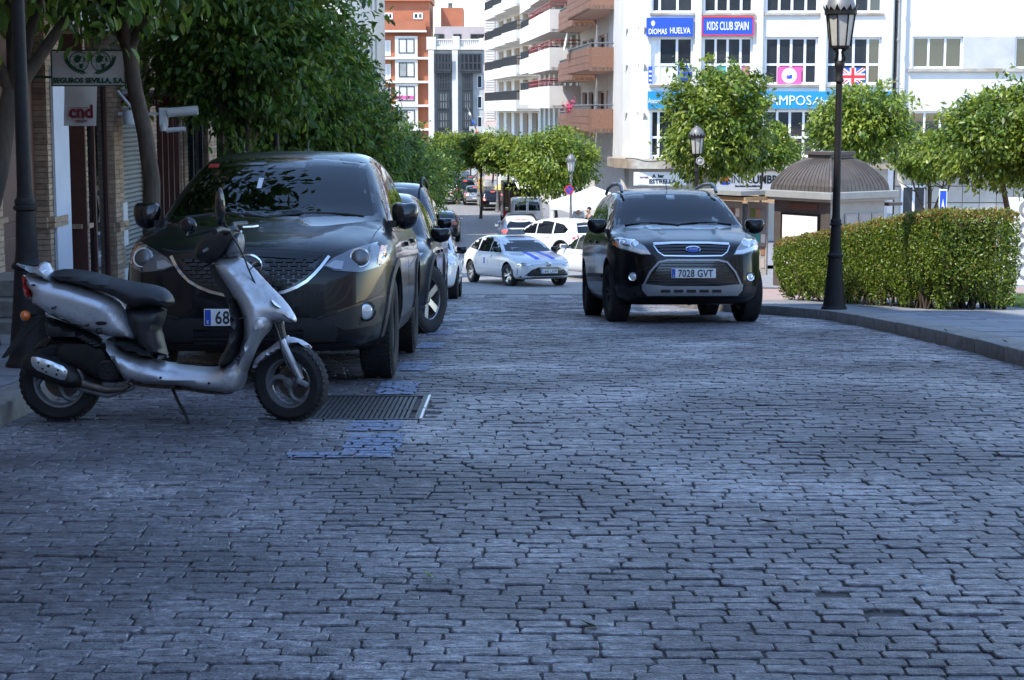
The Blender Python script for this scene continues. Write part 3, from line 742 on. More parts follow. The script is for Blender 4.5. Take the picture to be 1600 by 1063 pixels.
# ================================================================== CARS
def patches(bvh, outs, ax, m, name, parent, off=.004, th=.02, step=.05, smooth=35):
    tmp = MB()
    for q in outs:
        o = patch(bvh, q, ax, m, name, None, off, th, step, 0, None); n = len(tmp.v)
        tmp.add([v.co[:] for v in o.data.vertices], [tuple(p.vertices) for p in o.data.polygons]); me = o.data
        bpy.data.objects.remove(o); bpy.data.meshes.remove(me)
    return tmp.build(name, m, parent, smooth)
mir = lambda q: [(-a, b) for a, b in q][::-1]
def both(bvh, q, ax, m, name, parent, **k): return [patch(bvh, q, ax, m, name, parent, **k), patch(bvh, mir(q), ax, m, name, parent, **k)]
def front_disc(bvh, root, y, z, r, m, name, off=.01, dome=.0, ring=None, ax='F'):
    s = 1 if ax == 'F' else -1
    h, nn, _, _ = bvh.ray_cast(Vector((9*s, y, z)), Vector((-s,0,0)))
    nn = (nn*.45+Vector((s,0,0))*.55).normalized(); MX = nn.to_track_quat('Z','Y').to_matrix(); c = h+Vector((s,0,0))*off; mb = MB()
    mb.lathe([(r,-.05),(r,0),(r*.8,dome*.6),(r*.4,dome*.95),(0,dome)], c, 20, MX); o = mb.build(name, m, root, smooth=50)
    if ring:
        mb = MB(); mb.lathe([(r*ring[0],-.02),(r*ring[0],.008),(r*1.0,.012),(r*.98,-.02)], c+nn*.003, 24, MX, cap=False); mb.build('ring', ring[1], o, smooth=60)
    return o
def wiper(bvh, root, p0, p1, ax='F'):
    s = 9 if ax == 'F' else -9; pts = []
    for i in range(7):
        t = i/6; y, z = p0[0]+(p1[0]-p0[0])*t, p0[1]+(p1[1]-p0[1])*t+.03*math.sin(t*3.14)
        h = bvh.ray_cast(Vector((s,y,z)), Vector((-1 if s > 0 else 1,0,0)))[0]; pts.append((h.x+.025*(1 if s > 0 else -1), y, z))
    mb = MB(); mb.tube(pts, .010, 6); mb.build('wiper', 'black_plastic', root)
def handle(bvh, root, x, z, ax, m):
    patch(bvh, [(x-.1,z-.02),(x+.1,z-.016),(x+.1,z+.016),(x-.1,z+.02)], ax, m, 'door_handle', root, .028, .012, .05)
def oblong(y0, y1, z0, z1): return [(y0,z0),(y1,z0),(y1,z1),(y0,z1)]

# ------------------------------------------------ grey SUV parked behind the scooter
def crease(x, y, z, w):
    return np.where((x > .95) & (x < 2.25) & (w > .3), .013*np.exp(-((np.abs(y)-(.40+.26*(2.2-x)/1.1))/.075)**2)*np.clip((2.25-x)/.3,0,1)*np.clip((x-.95)/.2,0,1), 0)
S1 = spec(cladding=True, dz=(crease,), paint='paint_grey', alloy='alloy_dark')
gs, bv = car(S1, 'parked_suv', 'dark grey metallic SUV parked nose-on right behind the silver scooter', 'suv', 0, 0, 180, hi=2, group='cars parked along the left kerb')
ws = [(-.735,1.12),(-.4,1.10),(0,1.095),(.4,1.10),(.735,1.12),(.60,1.54),(.3,1.575),(0,1.585),(-.3,1.575),(-.60,1.54)]
patch(bv, ribbon(ws+ws[:2], .085), 'F', 'gloss_black', 'windshield_seal', gs, .003, .012, .06)
patch(bv, ws, 'F', 'glass_see', 'windshield', gs, .006, .001, .06)
open_glass(gs, ws); rwn = [(-.62,1.10),(.62,1.10),(.5,1.46),(-.5,1.46)]; open_glass(gs, rwn, False); cabin(gs, S1)
patch(bv, oblong(-.16,.16,1.50,1.57), 'F', 'gloss_black', 'mirror_mount', gs, .008, .01, .06)
patch(bv, oblong(-.16,-.125,1.34,1.42), 'F', 'plate_white', 'sticker', gs, .008, .004, .03)
patch(bv, oblong(-.58,-.50,1.505,1.535), 'F', 'red_plastic', 'sticker', gs, .008, .004, .03)
wiper(bv, gs, (-.05,1.12), (.66,1.13)); wiper(bv, gs, (-.62,1.12), (.0,1.115))
gr = [(-.47,.855),(-.25,.875),(0,.882),(.25,.875),(.47,.855),(.42,.755),(.33,.675),(.2,.625),(0,.605),(-.2,.625),(-.33,.675),(-.42,.755)]
g1 = patch(bv, gr, 'F', 'gloss_black', 'grille', gs, .004, .03, .05)
hexes = []
for j in range(9):
    for i in range(-14, 15):
        c = (i*.066+(.033 if j % 2 else 0), .622+j*.026)
        if inside(c, gr) and seg_dist(c, gr) > .022 and (abs(c[0]) > .1 or abs(c[1]-.80) > .09): hexes.append([(c[0]-.030,c[1]),(c[0]-.02,c[1]-.010),(c[0]+.02,c[1]-.010),(c[0]+.030,c[1]),(c[0]+.02,c[1]+.010),(c[0]-.02,c[1]+.010)])
tag(patches(bv, hexes, 'F', 'alloy_dark' if 0 else 'black_plastic', 'grille_mesh', g1, .013, .01, .2), kind='stuff')
patch(bv, ribbon(smooth_poly([(-.52,.86),(-.455,.765),(-.36,.675),(-.2,.612),(0,.59),(.2,.612),(.36,.675),(.455,.765),(.52,.86)], 1, False), .019), 'F', 'chrome', 'grille_trim', gs, .020, .03, .03)
patch(bv, ribbon([(-.60,.905),(-.50,.885),(-.25,.90),(0,.905),(.25,.90),(.50,.885),(.60,.905)], .010), 'F', 'ink', 'panel_gap', gs, .0015, .008, .05)
patch(bv, [(-.44,.835),(0,.86),(.44,.835),(.47,.862),(.25,.882),(0,.89),(-.25,.882),(-.47,.862)], 'F', 'paint_grey', 'grille_top', gs, .012, .02, .05)
bd = patch(bv, oval(0,.795,.098,.078), 'F', 'gloss_black', 'badge', gs, .02, .03, .05)
patch(bv, oval(0,.795,.098,.078)+[(.098,.795),(.082,.795)]+oval(0,.795,.082,.062)[::-1][:-1]+[(.082,.7949),(.098,.7949)], 'F', 'chrome', 'badge_ring', bd, .026, .02, .05) if 0 else None
mb = MB(); h = bv.ray_cast(Vector((9,0,.795)), Vector((-1,0,0)))[0]
mb.tube([(h.x+.028, .092*math.cos(t), .795+.072*math.sin(t)) for t in np.linspace(0, 2*math.pi, 28, False)], .009, 6, True)
mb.tube([(h.x+.03,-.08,.83),(h.x+.034,-.035,.812),(h.x+.036,0,.765),(h.x+.034,.035,.812),(h.x+.03,.08,.83)], .008, 6); mb.build('emblem', 'chrome', bd, smooth=60)
for s in (1, -1):
    f = (lambda q: q) if s > 0 else mir
    hl = patch(bv, f([(.485,.795),(.56,.765),(.72,.752),(.845,.79),(.885,.86),(.87,.935),(.80,.95),(.66,.905),(.55,.85)]), 'F', 'lamp_dark', 'headlight', gs, .008, .03, .04)
    patch(bv, f([(.50,.797),(.56,.776),(.605,.772),(.615,.825),(.56,.832)]), 'F', 'lamp_inner', 'reflector', hl, .014, .02, .03)
    patch(bv, f([(.82,.80),(.85,.81),(.872,.86),(.862,.92),(.83,.93)]), 'F', 'lamp_orange', 'turn_signal', hl, .014, .02, .03)
    front_disc(bv, hl, s*.715, .845, .068, 'alloy_dark', 'projector', .012, .03, (.78,'lamp_white'))
    fb = patch(bv, f([(.46,.455),(.88,.60),(.885,.45),(.80,.395),(.62,.375)]), 'F', 'black_plastic', 'fog_surround', gs, .006, .03, .05)
    front_disc(bv, fb, s*.755, .495, .055, 'lamp_white', 'fog_lamp', .016, .012, (1.25,'gloss_black'))
    patch(bv, ribbon([(s*.45,.45),(s*.885,.605)], .014), 'F', 'gloss_black', 'bumper_edge', gs, .014, .02, .05)
lg = patch(bv, [(-.60,.27),(.60,.27),(.56,.43),(.40,.455),(-.40,.455),(-.56,.43)], 'F', 'black_plastic', 'lower_grille', gs, .006, .03, .06)
patches(bv, [oblong(-.36,.36,.285+.028*i,.297+.028*i) for i in range(4)], 'F', 'gloss_black', 'slats', lg, .014, .012, .1)
patch(bv, [(-.88,.22),(.88,.22),(.89,.33),(.62,.285),(-.62,.285),(-.89,.33)], 'F', 'black_plastic', 'lower_lip', gs, .008, .03, .06)
h = bv.ray_cast(Vector((9,0,.46)), Vector((-1,0,0)))[0]
plate(gs, (h.x+.025,-.02,.462), R(90), '6832 HHT')
W1 = [(.92,1.06),(.36,1.535),(.05,1.555),(.05,1.045)], [(-.0,1.045),(-.0,1.56),(-.45,1.565),(-.82,1.53),(-.82,1.05)], [(-.90,1.06),(-.90,1.52),(-1.35,1.44),(-1.62,1.26),(-1.5,1.10)]
W1[0][0:0] = [(1.0,1.05)]
for q in W1: q[:] = smooth_poly(q, 0)
side_glass(bv, gs, W1)
seams(bv, gs, [[(1.05,.35),(1.06,.8),(1.02,1.04)],[(.03,.3),(.03,1.05)],[(-.9,.62),(-.78,.8),(-.82,1.05)],[(1.1,.34),(-.75,.34)]])
for ax in 'LR':
    handle(bv, gs, .22, .93, ax, 'paint_grey'); handle(bv, gs, -.62, .95, ax, 'paint_grey')
    patch(bv, ribbon([(1.0,1.035),(0,1.028),(-1.5,1.07)], .014), ax, 'chrome' if 0 else 'gloss_black', 'belt_trim', gs, .006, .01, .08)
    patch(bv, ribbon([(1.9,.80),(1.0,.76),(0,.74),(-1.9,.86)], .012), ax, 'paint_grey', 'body_crease', gs, .006, .02, .1)
seams(bv, gs, [[(-.62,.95),(-.56,1.0),(.56,1.0),(.62,.95)]], 'F', .006) if 0 else None
for s in (1,-1): patch(bv, ribbon([(2.16,s*.52),(1.9,s*.76),(1.15,s*.79)], .007), 'T', 'ink', 'panel_gap', gs, .001, .006, .1); mirror(gs, .80, s*.82, 1.13, s, 'gloss_black', (.10,.10,.095))
mb = MB(); mb.cyl((-1.2,0,1.66),(-1.32,0,1.80),.01,.004,6); mb.build('antenna', 'black_plastic', gs)
both(bv, [(.55,.82),(.85,.84),(.86,1.0),(.6,1.0)], 'B', 'lamp_red', 'taillight', gs)
patch(bv, rwn, 'B', 'glass_rear', 'rear_window', gs, .004, .001)
seat_car(gs, -1.72, 13.82, 180)

# ------------------------------------------------ black SUV driving up towards the camera
def crease2(x, y, z, w):
    return np.where((x > .95) & (x < 2.2) & (w > .3), .016*np.exp(-((np.abs(y)-(.34+.10*(2.2-x)))/.05)**2)*np.clip((2.2-x)/.25,0,1)*np.clip((x-.95)/.2,0,1), 0)
S2 = scale_spec(BASE, 4.44, 1.84, 1.68, 2.69, paint='paint_black', dz=(crease2,), cf=.26, alloy='alloy_dark', rw=.355)
S2['top'] = [(2.22,.90),(2.15,.955),(1.9,1.02),(1.5,1.09),(1.12,1.165),(.95,1.25),(.55,1.46),(.2,1.605),(-.1,1.655),(-.5,1.68),(-1.2,1.665),(-1.7,1.60),(-1.93,1.42),(-2.08,1.12),(-2.15,1.02),(-2.22,.95)]
S2['sec'] = [(.15,.90),(.3,.955),(.55,1.0),(.8,1.0),(1.0,.985),(1.06,.97),(1.12,.93),(1.3,.86),(1.55,.77),(1.7,.72)]
ks, bv = car(S2, 'moving_suv', 'black SUV driving up the cobbled street beside the right kerb', 'suv', 0, 0, 180, hi=2, steer=.10)
ws = [(-.76,1.175),(-.4,1.15),(0,1.145),(.4,1.15),(.76,1.175),(.63,1.555),(.3,1.585),(0,1.595),(-.3,1.585),(-.63,1.555)]
patch(bv, ribbon(ws+ws[:2], .075), 'F', 'gloss_black', 'windshield_seal', ks, .003, .012, .06)
patch(bv, ws, 'F', 'glass_see', 'windshield', ks, .006, .001, .06)
open_glass(ks, ws); rwn = [(-.64,1.13),(.64,1.13),(.54,1.50),(-.54,1.50)]; open_glass(ks, rwn, False); cabin(ks, S2)
patch(bv, oblong(-.05,.05,1.50,1.56), 'F', 'gloss_black', 'mirror_mount', ks, .008, .01, .06)
wiper(bv, ks, (-.05,1.17), (.66,1.18)); wiper(bv, ks, (-.66,1.17), (.0,1.165))
patch(bv, [(-.45,.945),(-.2,.955),(.2,.955),(.45,.945),(.44,.915),(.2,.93),(-.2,.93),(-.44,.915)], 'F', 'chrome', 'grille_trim', ks, .02, .03, .05)
ug = patch(bv, [(-.44,.905),(0,.92),(.44,.905),(.40,.84),(.34,.80),(-.34,.80),(-.40,.84)], 'F', 'gloss_black', 'grille', ks, .004, .03, .05)
patches(bv, [ribbon([(-.42+k*.025,.885-.034*k),(0,.895-.034*k),(.42-k*.025,.885-.034*k)], .010) for k in range(3)], 'F', 'black_plastic', 'slats', ug, .014, .012, .06)
patch(bv, ribbon([(-.45,.915),(-.405,.835),(-.34,.79),(0,.785),(.34,.79),(.405,.835),(.45,.915)], .012), 'F', 'chrome', 'grille_trim', ks, .012, .02, .05)
bd = patch(bv, oval(0,.865,.088,.036), 'F', 'plate_blue', 'badge', ks, .022, .03, .05)
h = bv.ray_cast(Vector((9,0,.865)), Vector((-1,0,0)))[0]
mb = MB(); mb.tube([(h.x+.027, .085*math.cos(t), .865+.034*math.sin(t)) for t in np.linspace(0, 2*math.pi, 28, False)], .0045, 6, True); mb.build('badge_ring', 'chrome', bd)
text('Ford', .05, 'ink_white', bd, (h.x+.026,0,.852), R(90), shear=.3, depth=.002)
for s in (1, -1):
    f = (lambda q: q) if s > 0 else mir
    hl = patch(bv, f([(.48,.80),(.60,.805),(.80,.865),(.885,.92),(.885,.985),(.80,1.01),(.68,1.0),(.55,.90)]), 'F', 'lamp_inner', 'headlight', ks, .008, .03, .04)
    patch(bv, f([(.50,.81),(.6,.815),(.78,.87),(.87,.92),(.86,.935),(.6,.86),(.52,.85)]), 'F', 'lamp_orange' if 0 else 'lamp_white', 'reflector', hl, .013, .02, .03)
    patch(bv, f([(.82,.885),(.875,.92),(.875,.965),(.83,.945)]), 'F', 'lamp_orange', 'turn_signal', hl, .014, .02, .03)
    front_disc(bv, hl, s*.655, .925, .058, 'lamp_white', 'projector', .010, .02, (.8,'chrome'))
    front_disc(bv, hl, s*.77, .945, .045, 'lamp_white', 'projector', .010, .02, (.8,'chrome'))
    front_disc(bv, ks, s*.69, .545, .050, 'lamp_white', 'fog_lamp', .010, .012, (.74,'chrome'))
    patch(bv, f(ribbon([(.41,.78),(.50,.66),(.66,.60)], .008)), 'F', 'ink', 'panel_gap', ks, .001, .01, .05)
lg = patch(bv, [(-.35,.725),(.35,.725),(.55,.47),(.52,.44),(-.52,.44),(-.55,.47)], 'F', 'gloss_black', 'lower_grille', ks, .005, .03, .06)
patches(bv, [ribbon([(-.36-.19*(k/7),.70-.033*k),(.36+.19*(k/7),.70-.033*k)], .010) for k in range(8)], 'F', 'black_plastic', 'slats', lg, .012, .012, .08)
patch(bv, ribbon([(-.57,.455),(-.50,.60),(-.40,.715),(-.30,.738),(.30,.738),(.40,.715),(.50,.60),(.57,.455)], .022), 'F', 'trim_silver', 'grille_surround', ks, .016, .03, .05)
sk = patch(bv, [(-.595,.455),(-.56,.46),(-.30,.435),(.30,.435),(.56,.46),(.595,.455),(.59,.385),(.53,.32),(-.53,.32),(-.59,.385)], 'F', 'trim_silver', 'skid_plate', ks, .022, .04, .05)
patches(bv, [oblong(-.40+.15*k+.02,-.40+.15*k+.13,.36,.395) for k in range(5) ], 'F', 'ink', 'slot', sk, .026, .01, .05)
patch(bv, [(-.9,.23),(.9,.23),(.9,.42),(.62,.44),(.60,.37),(.54,.31),(-.54,.31),(-.60,.37),(-.62,.44),(-.9,.42)], 'F', 'black_plastic', 'lower_bumper', ks, .006, .03, .06)
h = bv.ray_cast(Vector((9,0,.58)), Vector((-1,0,0)))[0]
plate(ks, (h.x+.025,0,.585), R(90), '7028 GVT')
WK = [[(1.02,1.10),(.40,1.55),(.05,1.575),(.05,1.085)], [(-.0,1.085),(-.0,1.58),(-.45,1.585),(-.82,1.55),(-.82,1.09)], [(-.90,1.10),(-.90,1.53),(-1.35,1.45),(-1.6,1.28),(-1.5,1.13)]]
side_glass(bv, ks, WK)
seams(bv, ks, [[(1.05,.35),(1.06,.8),(1.02,1.08)],[(.03,.3),(.03,1.08)],[(-.9,.62),(-.78,.8),(-.82,1.08)],[(1.1,.34),(-.75,.34)]])
for ax in 'LR':
    handle(bv, ks, .22, .97, ax, 'paint_black'); handle(bv, ks, -.62, .99, ax, 'paint_black')
    patch(bv, ribbon([(.9,.55),(-.8,.55)], .05), ax, 'black_plastic', 'side_strip', ks, .014, .03, .1)
for s in (1,-1):
    mirror(ks, .86, s*.84, 1.15, s, 'paint_black', (.10,.12,.09))
    mb = MB(); pts = [(.30,s*.60,1.60),(.22,s*.60,1.665),(.0,s*.60,1.715),(-.6,s*.60,1.735),(-1.2,s*.60,1.71),(-1.45,s*.60,1.64)]; mb.tube(pts, .022, 8); mb.build('roof_rail', 'trim_silver', ks, smooth=60)
    patch(bv, ribbon([(2.12,s*.47),(1.9,s*.70),(1.15,s*.80)], .007), 'T', 'ink', 'panel_gap', ks, .001, .006, .1)
both(bv, [(.55,.82),(.85,.84),(.86,1.0),(.6,1.0)], 'B', 'lamp_red', 'taillight', ks)
patch(bv, rwn, 'B', 'glass_rear', 'rear_window', ks, .004, .001)
mb = MB(); mb.cyl((.1,0,1.64),(.0,0,1.74),.006,.004,6); mb.build('antenna', 'black_plastic', ks)
seat_car(ks, 1.97, 22.9, 176.5)
# ================================================================== SCOOTER
sc = thing('scooter', 'silver motor scooter with black seat parked across the lane at the left kerb', 'scooter')
def Q(*pts): return [((a/2.963-275)/275, (325-b/2.963)/275) for a, b in pts]
def q1(a, b): return Q((a, b))[0]
def pil(name, pts, t, m, r=None, step=.03, yc=0., par=sc, it=1, tf=None, smooth=50):
    mb = MB(); pillow(mb, smooth_poly(Q(*pts), it), t, r, step, yc, tf); return mb.build(name, m, par, smooth=smooth)
def swheel(cx, cz, rr, w, rim, rz, mt):
    e = bpy.data.objects.new('wheel', None); COL.objects.link(e); e.parent = sc; e.location = (cx, 0, cz); e.rotation_euler = (0, 0, rz)
    MX = Matrix.Rotation(R(90), 3, 'X')
    mb = MB(); hw = w/2
    mb.lathe([(rim,-hw*.72),(rim+.02,-hw*.9),(rim+.05,-hw),(rr-.028,-hw*.9),(rr-.008,-hw*.55),(rr,0),(rr-.008,hw*.55),(rr-.028,hw*.9),(rim+.05,hw),(rim+.02,hw*.9),(rim,hw*.72)], n=56, mtx=MX, cap=False)
    for i in range(40):
        a = 2*math.pi*i/40
        for s in (-1,1): mb.box(((rr-.0125)*math.cos(a+.04*s), s*hw*.42, (rr-.0125)*math.sin(a+.04*s)), (.016, hw*.5, .026), mtx=Matrix.Rotation(-a,3,'Y')@Matrix.Rotation(s*.45,3,'X'))
    mb.build('tyre', 'tyre', e, smooth=45)
    mb = MB()
    mb.lathe([(rim+.004,-hw*.75),(rim+.006,-hw*.6),(rim-.010,-hw*.55),(rim-.02,-hw*.2),(rim-.02,hw*.2),(rim-.010,hw*.55),(rim+.006,hw*.6),(rim+.004,hw*.75)], n=48, mtx=MX, cap=False)
    mb.lathe([(0,-.045),(.022,-.045),(.03,-.035),(.034,0),(.03,.035),(0,.045)], n=20, mtx=MX)
    for k in range(3):
        a0 = 2*math.pi*k/3+.5
        pts = []; rs = []
        for t in np.linspace(0, 1, 9):
            a = a0+.75*t*t; ra = .02+(rim-.026)*t; pts.append((ra*math.cos(a), -.012, ra*math.sin(a))); rs.append(.019-.004*math.sin(t*3.1))
        mb.tube(pts, rs, 8)
    mb.build('rim', mt, e, smooth=50)
    mb = MB(); mb.lathe([(.035,-.033),(rim*.7,-.033),(rim*.7,-.028),(.035,-.028)], n=30, mtx=MX, cap=False); mb.build('brake_disc', 'rust_metal', e)
    return e
cx, cz = q1(285, 762); swheel(cx, .232, .234, .12, .148, 0, 'scoot_grey')
fx, fz = q1(1350, 775); swheel(fx, .226, .226, .105, .142, R(-20), 'scoot_grey')
# engine, swing arm, exhaust behind the panels
pil('engine', [(250,600),(330,570),(430,565),(520,610),(590,700),(600,760),(560,785),(440,775),(380,720),(270,690)], .085, 'exhaust', .04)
mb = MB(); c = q1(525,712); mb.lathe([(.066,-.10),(.062,-.135),(.05,-.145),(.05,-.13),(.012,-.13),(0,-.14)], (c[0],0,c[1]), 24, Matrix.Rotation(R(0),3,'X')@Matrix(((1,0,0),(0,0,1),(0,1,0))))
for k in range(9): a = 2*math.pi*k/9; mb.box((c[0]+.032*math.cos(a), -.136, c[1]+.032*math.sin(a)), (.03,.008,.006), mtx=Matrix.Rotation(-a,3,'Y'))
mb.build('fan_cover', 'black_plastic', sc, smooth=40)
ex = pil('exhaust', [(135,690),(150,640),(200,620),(300,650),(400,705),(420,760),(395,790),(320,780),(200,735),(150,715)], .055, 'exhaust', .05, yc=-.17)
sh = pil('heat_shield', [(198,645),(212,633),(290,655),(365,688),(363,732),(345,747),(280,722),(208,690)], .012, 'exhaust_shield', .012, .02, yc=-.226, par=ex, it=1)
for a, b, rr in ((238,662,.006),(282,678,.009),(325,697,.006),(255,690,.006),(270,705,.005),(318,716,.007),(355,703,.004)):
    p = q1(a, b); mb = MB(); mb.cyl((p[0],-.241,p[1]),(p[0],-.232,p[1]), rr, n=10); mb.build('hole', 'ink', sh)
mb = MB(); P3 = [q1(*t) for t in ((390,765),(440,780),(520,800),(600,795),(625,775))]; mb.tube([(a,-.13,b) for a, b in P3], [.026,.022,.018,.016,.014], 10); mb.build('exhaust_pipe', 'rust_metal', sc, smooth=60)
mb = MB(); P3 = [q1(*t) for t in ((285,762),(400,800),(520,830),(640,790))]; mb.tube([(a,-.10,b) for a, b in P3], .016, 8); mb.build('swing_arm', 'scoot_grey', sc, smooth=60)
mb = MB(); a, b = q1(400,560), q1(470,600); mb.tube([(a[0],-.09,a[1]),(b[0],-.07,b[1])], .02, 8)
for k in range(5):
    t = k/4; mb.lathe([(.028,-.006),(.032,0),(.028,.006)], (a[0]+(b[0]-a[0])*t,-.085,a[1]+(b[1]-a[1])*t), 10)
mb.build('shock_absorber', 'black_plastic', sc)
pil('rear_mudguard', [(165,610),(230,570),(330,565),(420,600),(480,680),(450,690),(390,640),(300,610),(230,620),(180,650)], .06, 'black_plastic', .02)
# body panels
pil('underseat_panel', [(585,405),(650,440),(785,425),(772,500),(752,525),(772,600),(788,668),(660,640),(630,540)], .12, 'seat_vinyl', .05)
pil('tray', [(215,475),(250,480),(400,535),(490,575),(470,600),(330,570),(230,580)], .10, 'black_plastic', .03)
tp = pil('tail_panel', [(130,275),(200,290),(310,312),(455,352),(560,395),(595,440),(640,525),(660,585),(560,572),(480,558),(400,530),(250,470),(158,405),(180,370),(150,330)], .135, 'scoot_silver', .07, .025)
pil('lower_tail_panel', [(158,402),(180,375),(300,425),(420,470),(480,500),(478,560),(400,532),(250,472)], .128, 'scoot_grey', .05, par=sc)
for a, b, rx, rz in ((507,492,.034,.011),(494,530,.018,.019)):
    p = q1(a, b); mb = MB(); pillow(mb, oval(p[0],p[1],rx,rz,16), .012, .02, .015, -.142); mb.build('air_vent', 'ink', tp, smooth=60)
p = q1(200,320); mb = MB(); pillow(mb, oval(p[0],p[1],.013,.006,12), .008, .01, .01, -.125); mb.build('lock', 'ink', tp)
# worn dark model lettering: only its smudged outline can be made out
for i, x in enumerate(range(250, 355, 15)):
    p = q1(x, 381+(x-250)*.36); mb = MB(); mb.box((p[0],-.1335,p[1]), (.012,.002,.018), mtx=Matrix.Rotation(.35,3,'Y')); mb.build('decal', 'ink', tp)
p = q1(390, 440); mb = MB(); pillow(mb, [(p[0]-.03,p[1]+.012),(p[0]+.02,p[1]+.004),(p[0]+.035,p[1]-.018),(p[0]-.01,p[1]-.004)], .003, .01, .02, -.1335); mb.build('decal', 'ink_red', tp)
pil('grab_rail', [(92,228),(120,238),(195,250),(212,222),(238,222),(262,260),(283,318),(255,318),(205,290),(120,250)], .10, 'scoot_silver', .03, .02)
pil('taillight', [(118,278),(150,300),(188,372),(165,395),(138,392),(126,335)], .09, 'lamp_red', .03, .02)
pil('seat', [(252,268),(330,253),(450,268),(560,300),(650,316),(760,335),(805,368),(824,412),(790,428),(700,430),(640,442),(590,412),(540,372),(450,348),(340,318),(280,312)], .135, 'seat_vinyl', .07, .025)
fl = pil('side_fairing', [(488,570),(560,600),(640,640),(780,690),(900,705),(1010,712),(1060,690),(1120,640),(1150,700),(1142,790),(1100,828),(980,818),(860,795),(720,785),(600,772),(560,710),(510,630)], .19, 'scoot_silver', .06, .03)
pil('floor_mat', [(500,568),(600,575),(680,596),(770,640),(790,672),(700,660),(600,625),(540,600)], .195, 'black_plastic', .04)
pil('belly_pan', [(590,765),(860,790),(980,815),(1090,826),(1060,836),(960,832),(840,812),(640,800)], .15, 'rust_metal', .03)
ls = pil('leg_shield', [(1003,228),(1020,203),(1120,193),(1185,245),(1255,325),(1335,405),(1383,482),(1377,502),(1285,488),(1262,535),(1212,585),(1150,725),(1128,790),(1095,800),(1060,760),(1095,690),(1128,600),(1140,520),(1120,430),(1072,345),(1015,262)], .20, 'scoot_silver', .13, .025, tf=lambda q: .20-.10*max(0, (q[1]-.55)/.4)-.10*max(0,(q[0]-.30)/.4))
pil('inner_shield', [(1000,222),(1022,265),(1075,345),(1125,430),(1143,520),(1128,600),(1090,695),(1030,712),(1015,680),(1062,610),(1085,500),(1068,400),(1010,300),(985,250)], .19, 'black_plastic', .05, .03)
hl = pil('headlight', [(1185,525),(1210,450),(1258,458),(1268,500),(1222,545)], .205, 'lamp_white', .03, .02, par=ls)
pil('front_lamp', [(1248,365),(1290,385),(1340,440),(1330,448),(1280,420)], .12, 'lamp_white', .03, .02, par=ls)
for pts in ([(1130,475),(1210,442),(1250,438)], [(1020,225),(1120,250),(1200,330),(1290,430),(1370,490)], [(1140,290),(1190,240)]):
    mb = MB(); mb.tube([(q[0], -.155+.10*max(0,(q[1]-.55)/.4)+.08*max(0,(q[0]-.3)/.4), q[1]) for q in Q(*pts)], .0035, 5); mb.build('panel_gap', 'ink', ls)
pil('front_fender', [(1170,712),(1195,655),(1275,605),(1308,562),(1390,573),(1452,612),(1442,635),(1395,598),(1345,612),(1290,640),(1225,675),(1192,712)], .07, 'scoot_silver', .03, .02)
for s in (-1, 1):
    mb = MB(); a, b = q1(1318,575), q1(1405,755); mb.tube([(a[0],s*.075,a[1]),((a[0]+b[0])/2,s*.08,(a[1]+b[1])/2),(b[0],s*.082,b[1])], [.022,.021,.018], 10); mb.build('fork', 'scoot_silver', sc, smooth=60)
    mb = MB(); c = q1(1405,770); mb.box((c[0]+.01,s*.085,c[1]),(.075,.03,.03),mtx=Matrix.Rotation(.45,3,'Y')); mb.build('axle_carrier', 'scoot_grey', sc, bevel=.008)
mb = MB(); a, b = q1(1290,500), q1(1315,600); mb.cyl((a[0],0,a[1]),(b[0],0,b[1]),.035,.03,12); mb.build('steering_tube', 'black_plastic', sc)
# handlebar
hc = pil('handlebar_cover', [(915,205),(925,145),(985,82),(1060,62),(1112,52),(1125,95),(1085,170),(1040,205),(970,230)], .11, 'black_plastic', .06, .025)
pil('instrument_cowl', [(1050,200),(1075,125),(1125,82),(1150,105),(1140,195),(1090,205)], .08, 'scoot_grey', .04, .02)
for s in (-1, 1):
    mb = MB(); c = q1(1085,75); d = (c[0]-.05*s*-1*.6, s*.34, c[1]+.012); mb.tube([(c[0],s*.08,c[1]),(c[0]-.02,s*.2,c[1]+.015),d], .018, 10); mb.build('grip', 'black_plastic', sc, smooth=60)
    mb = MB(); e = q1(1120,70); mb.tube([(e[0],s*.13,e[1]),(e[0]+.05,s*.2,e[1]-.002),(e[0]+.062,s*.30,e[1]-.004)], .007, 6); mb.build('brake_lever', 'bright_steel', sc)
    mb = MB(); c = q1(1085,60); t = q1(1075,-40) if s < 0 else q1(850,70)
    mb.tube([(c[0],s*.12,c[1]),(t[0],s*.2,t[1]-.06),(t[0],s*.24,t[1]-.03)], .007, 6); st = mb.build('mirror_stem', 'black_plastic', sc)
    mb = MB(); vs = oval(0,0,.028 if s < 0 else .05,.105 if s < 0 else .05,18); pillow(mb, [(t[0]+a, t[1]+b) for a, b in vs], .02, .02, .02, s*.25); mb.build('mirror', 'gloss_black', sc, smooth=60)
p = q1(985,160); mb = MB(); mb.box((p[0],-.10,p[1]),(.035,.02,.014),mtx=Matrix.Rotation(-.5,3,'Y')); mb.build('switch', 'trim_silver', hc)
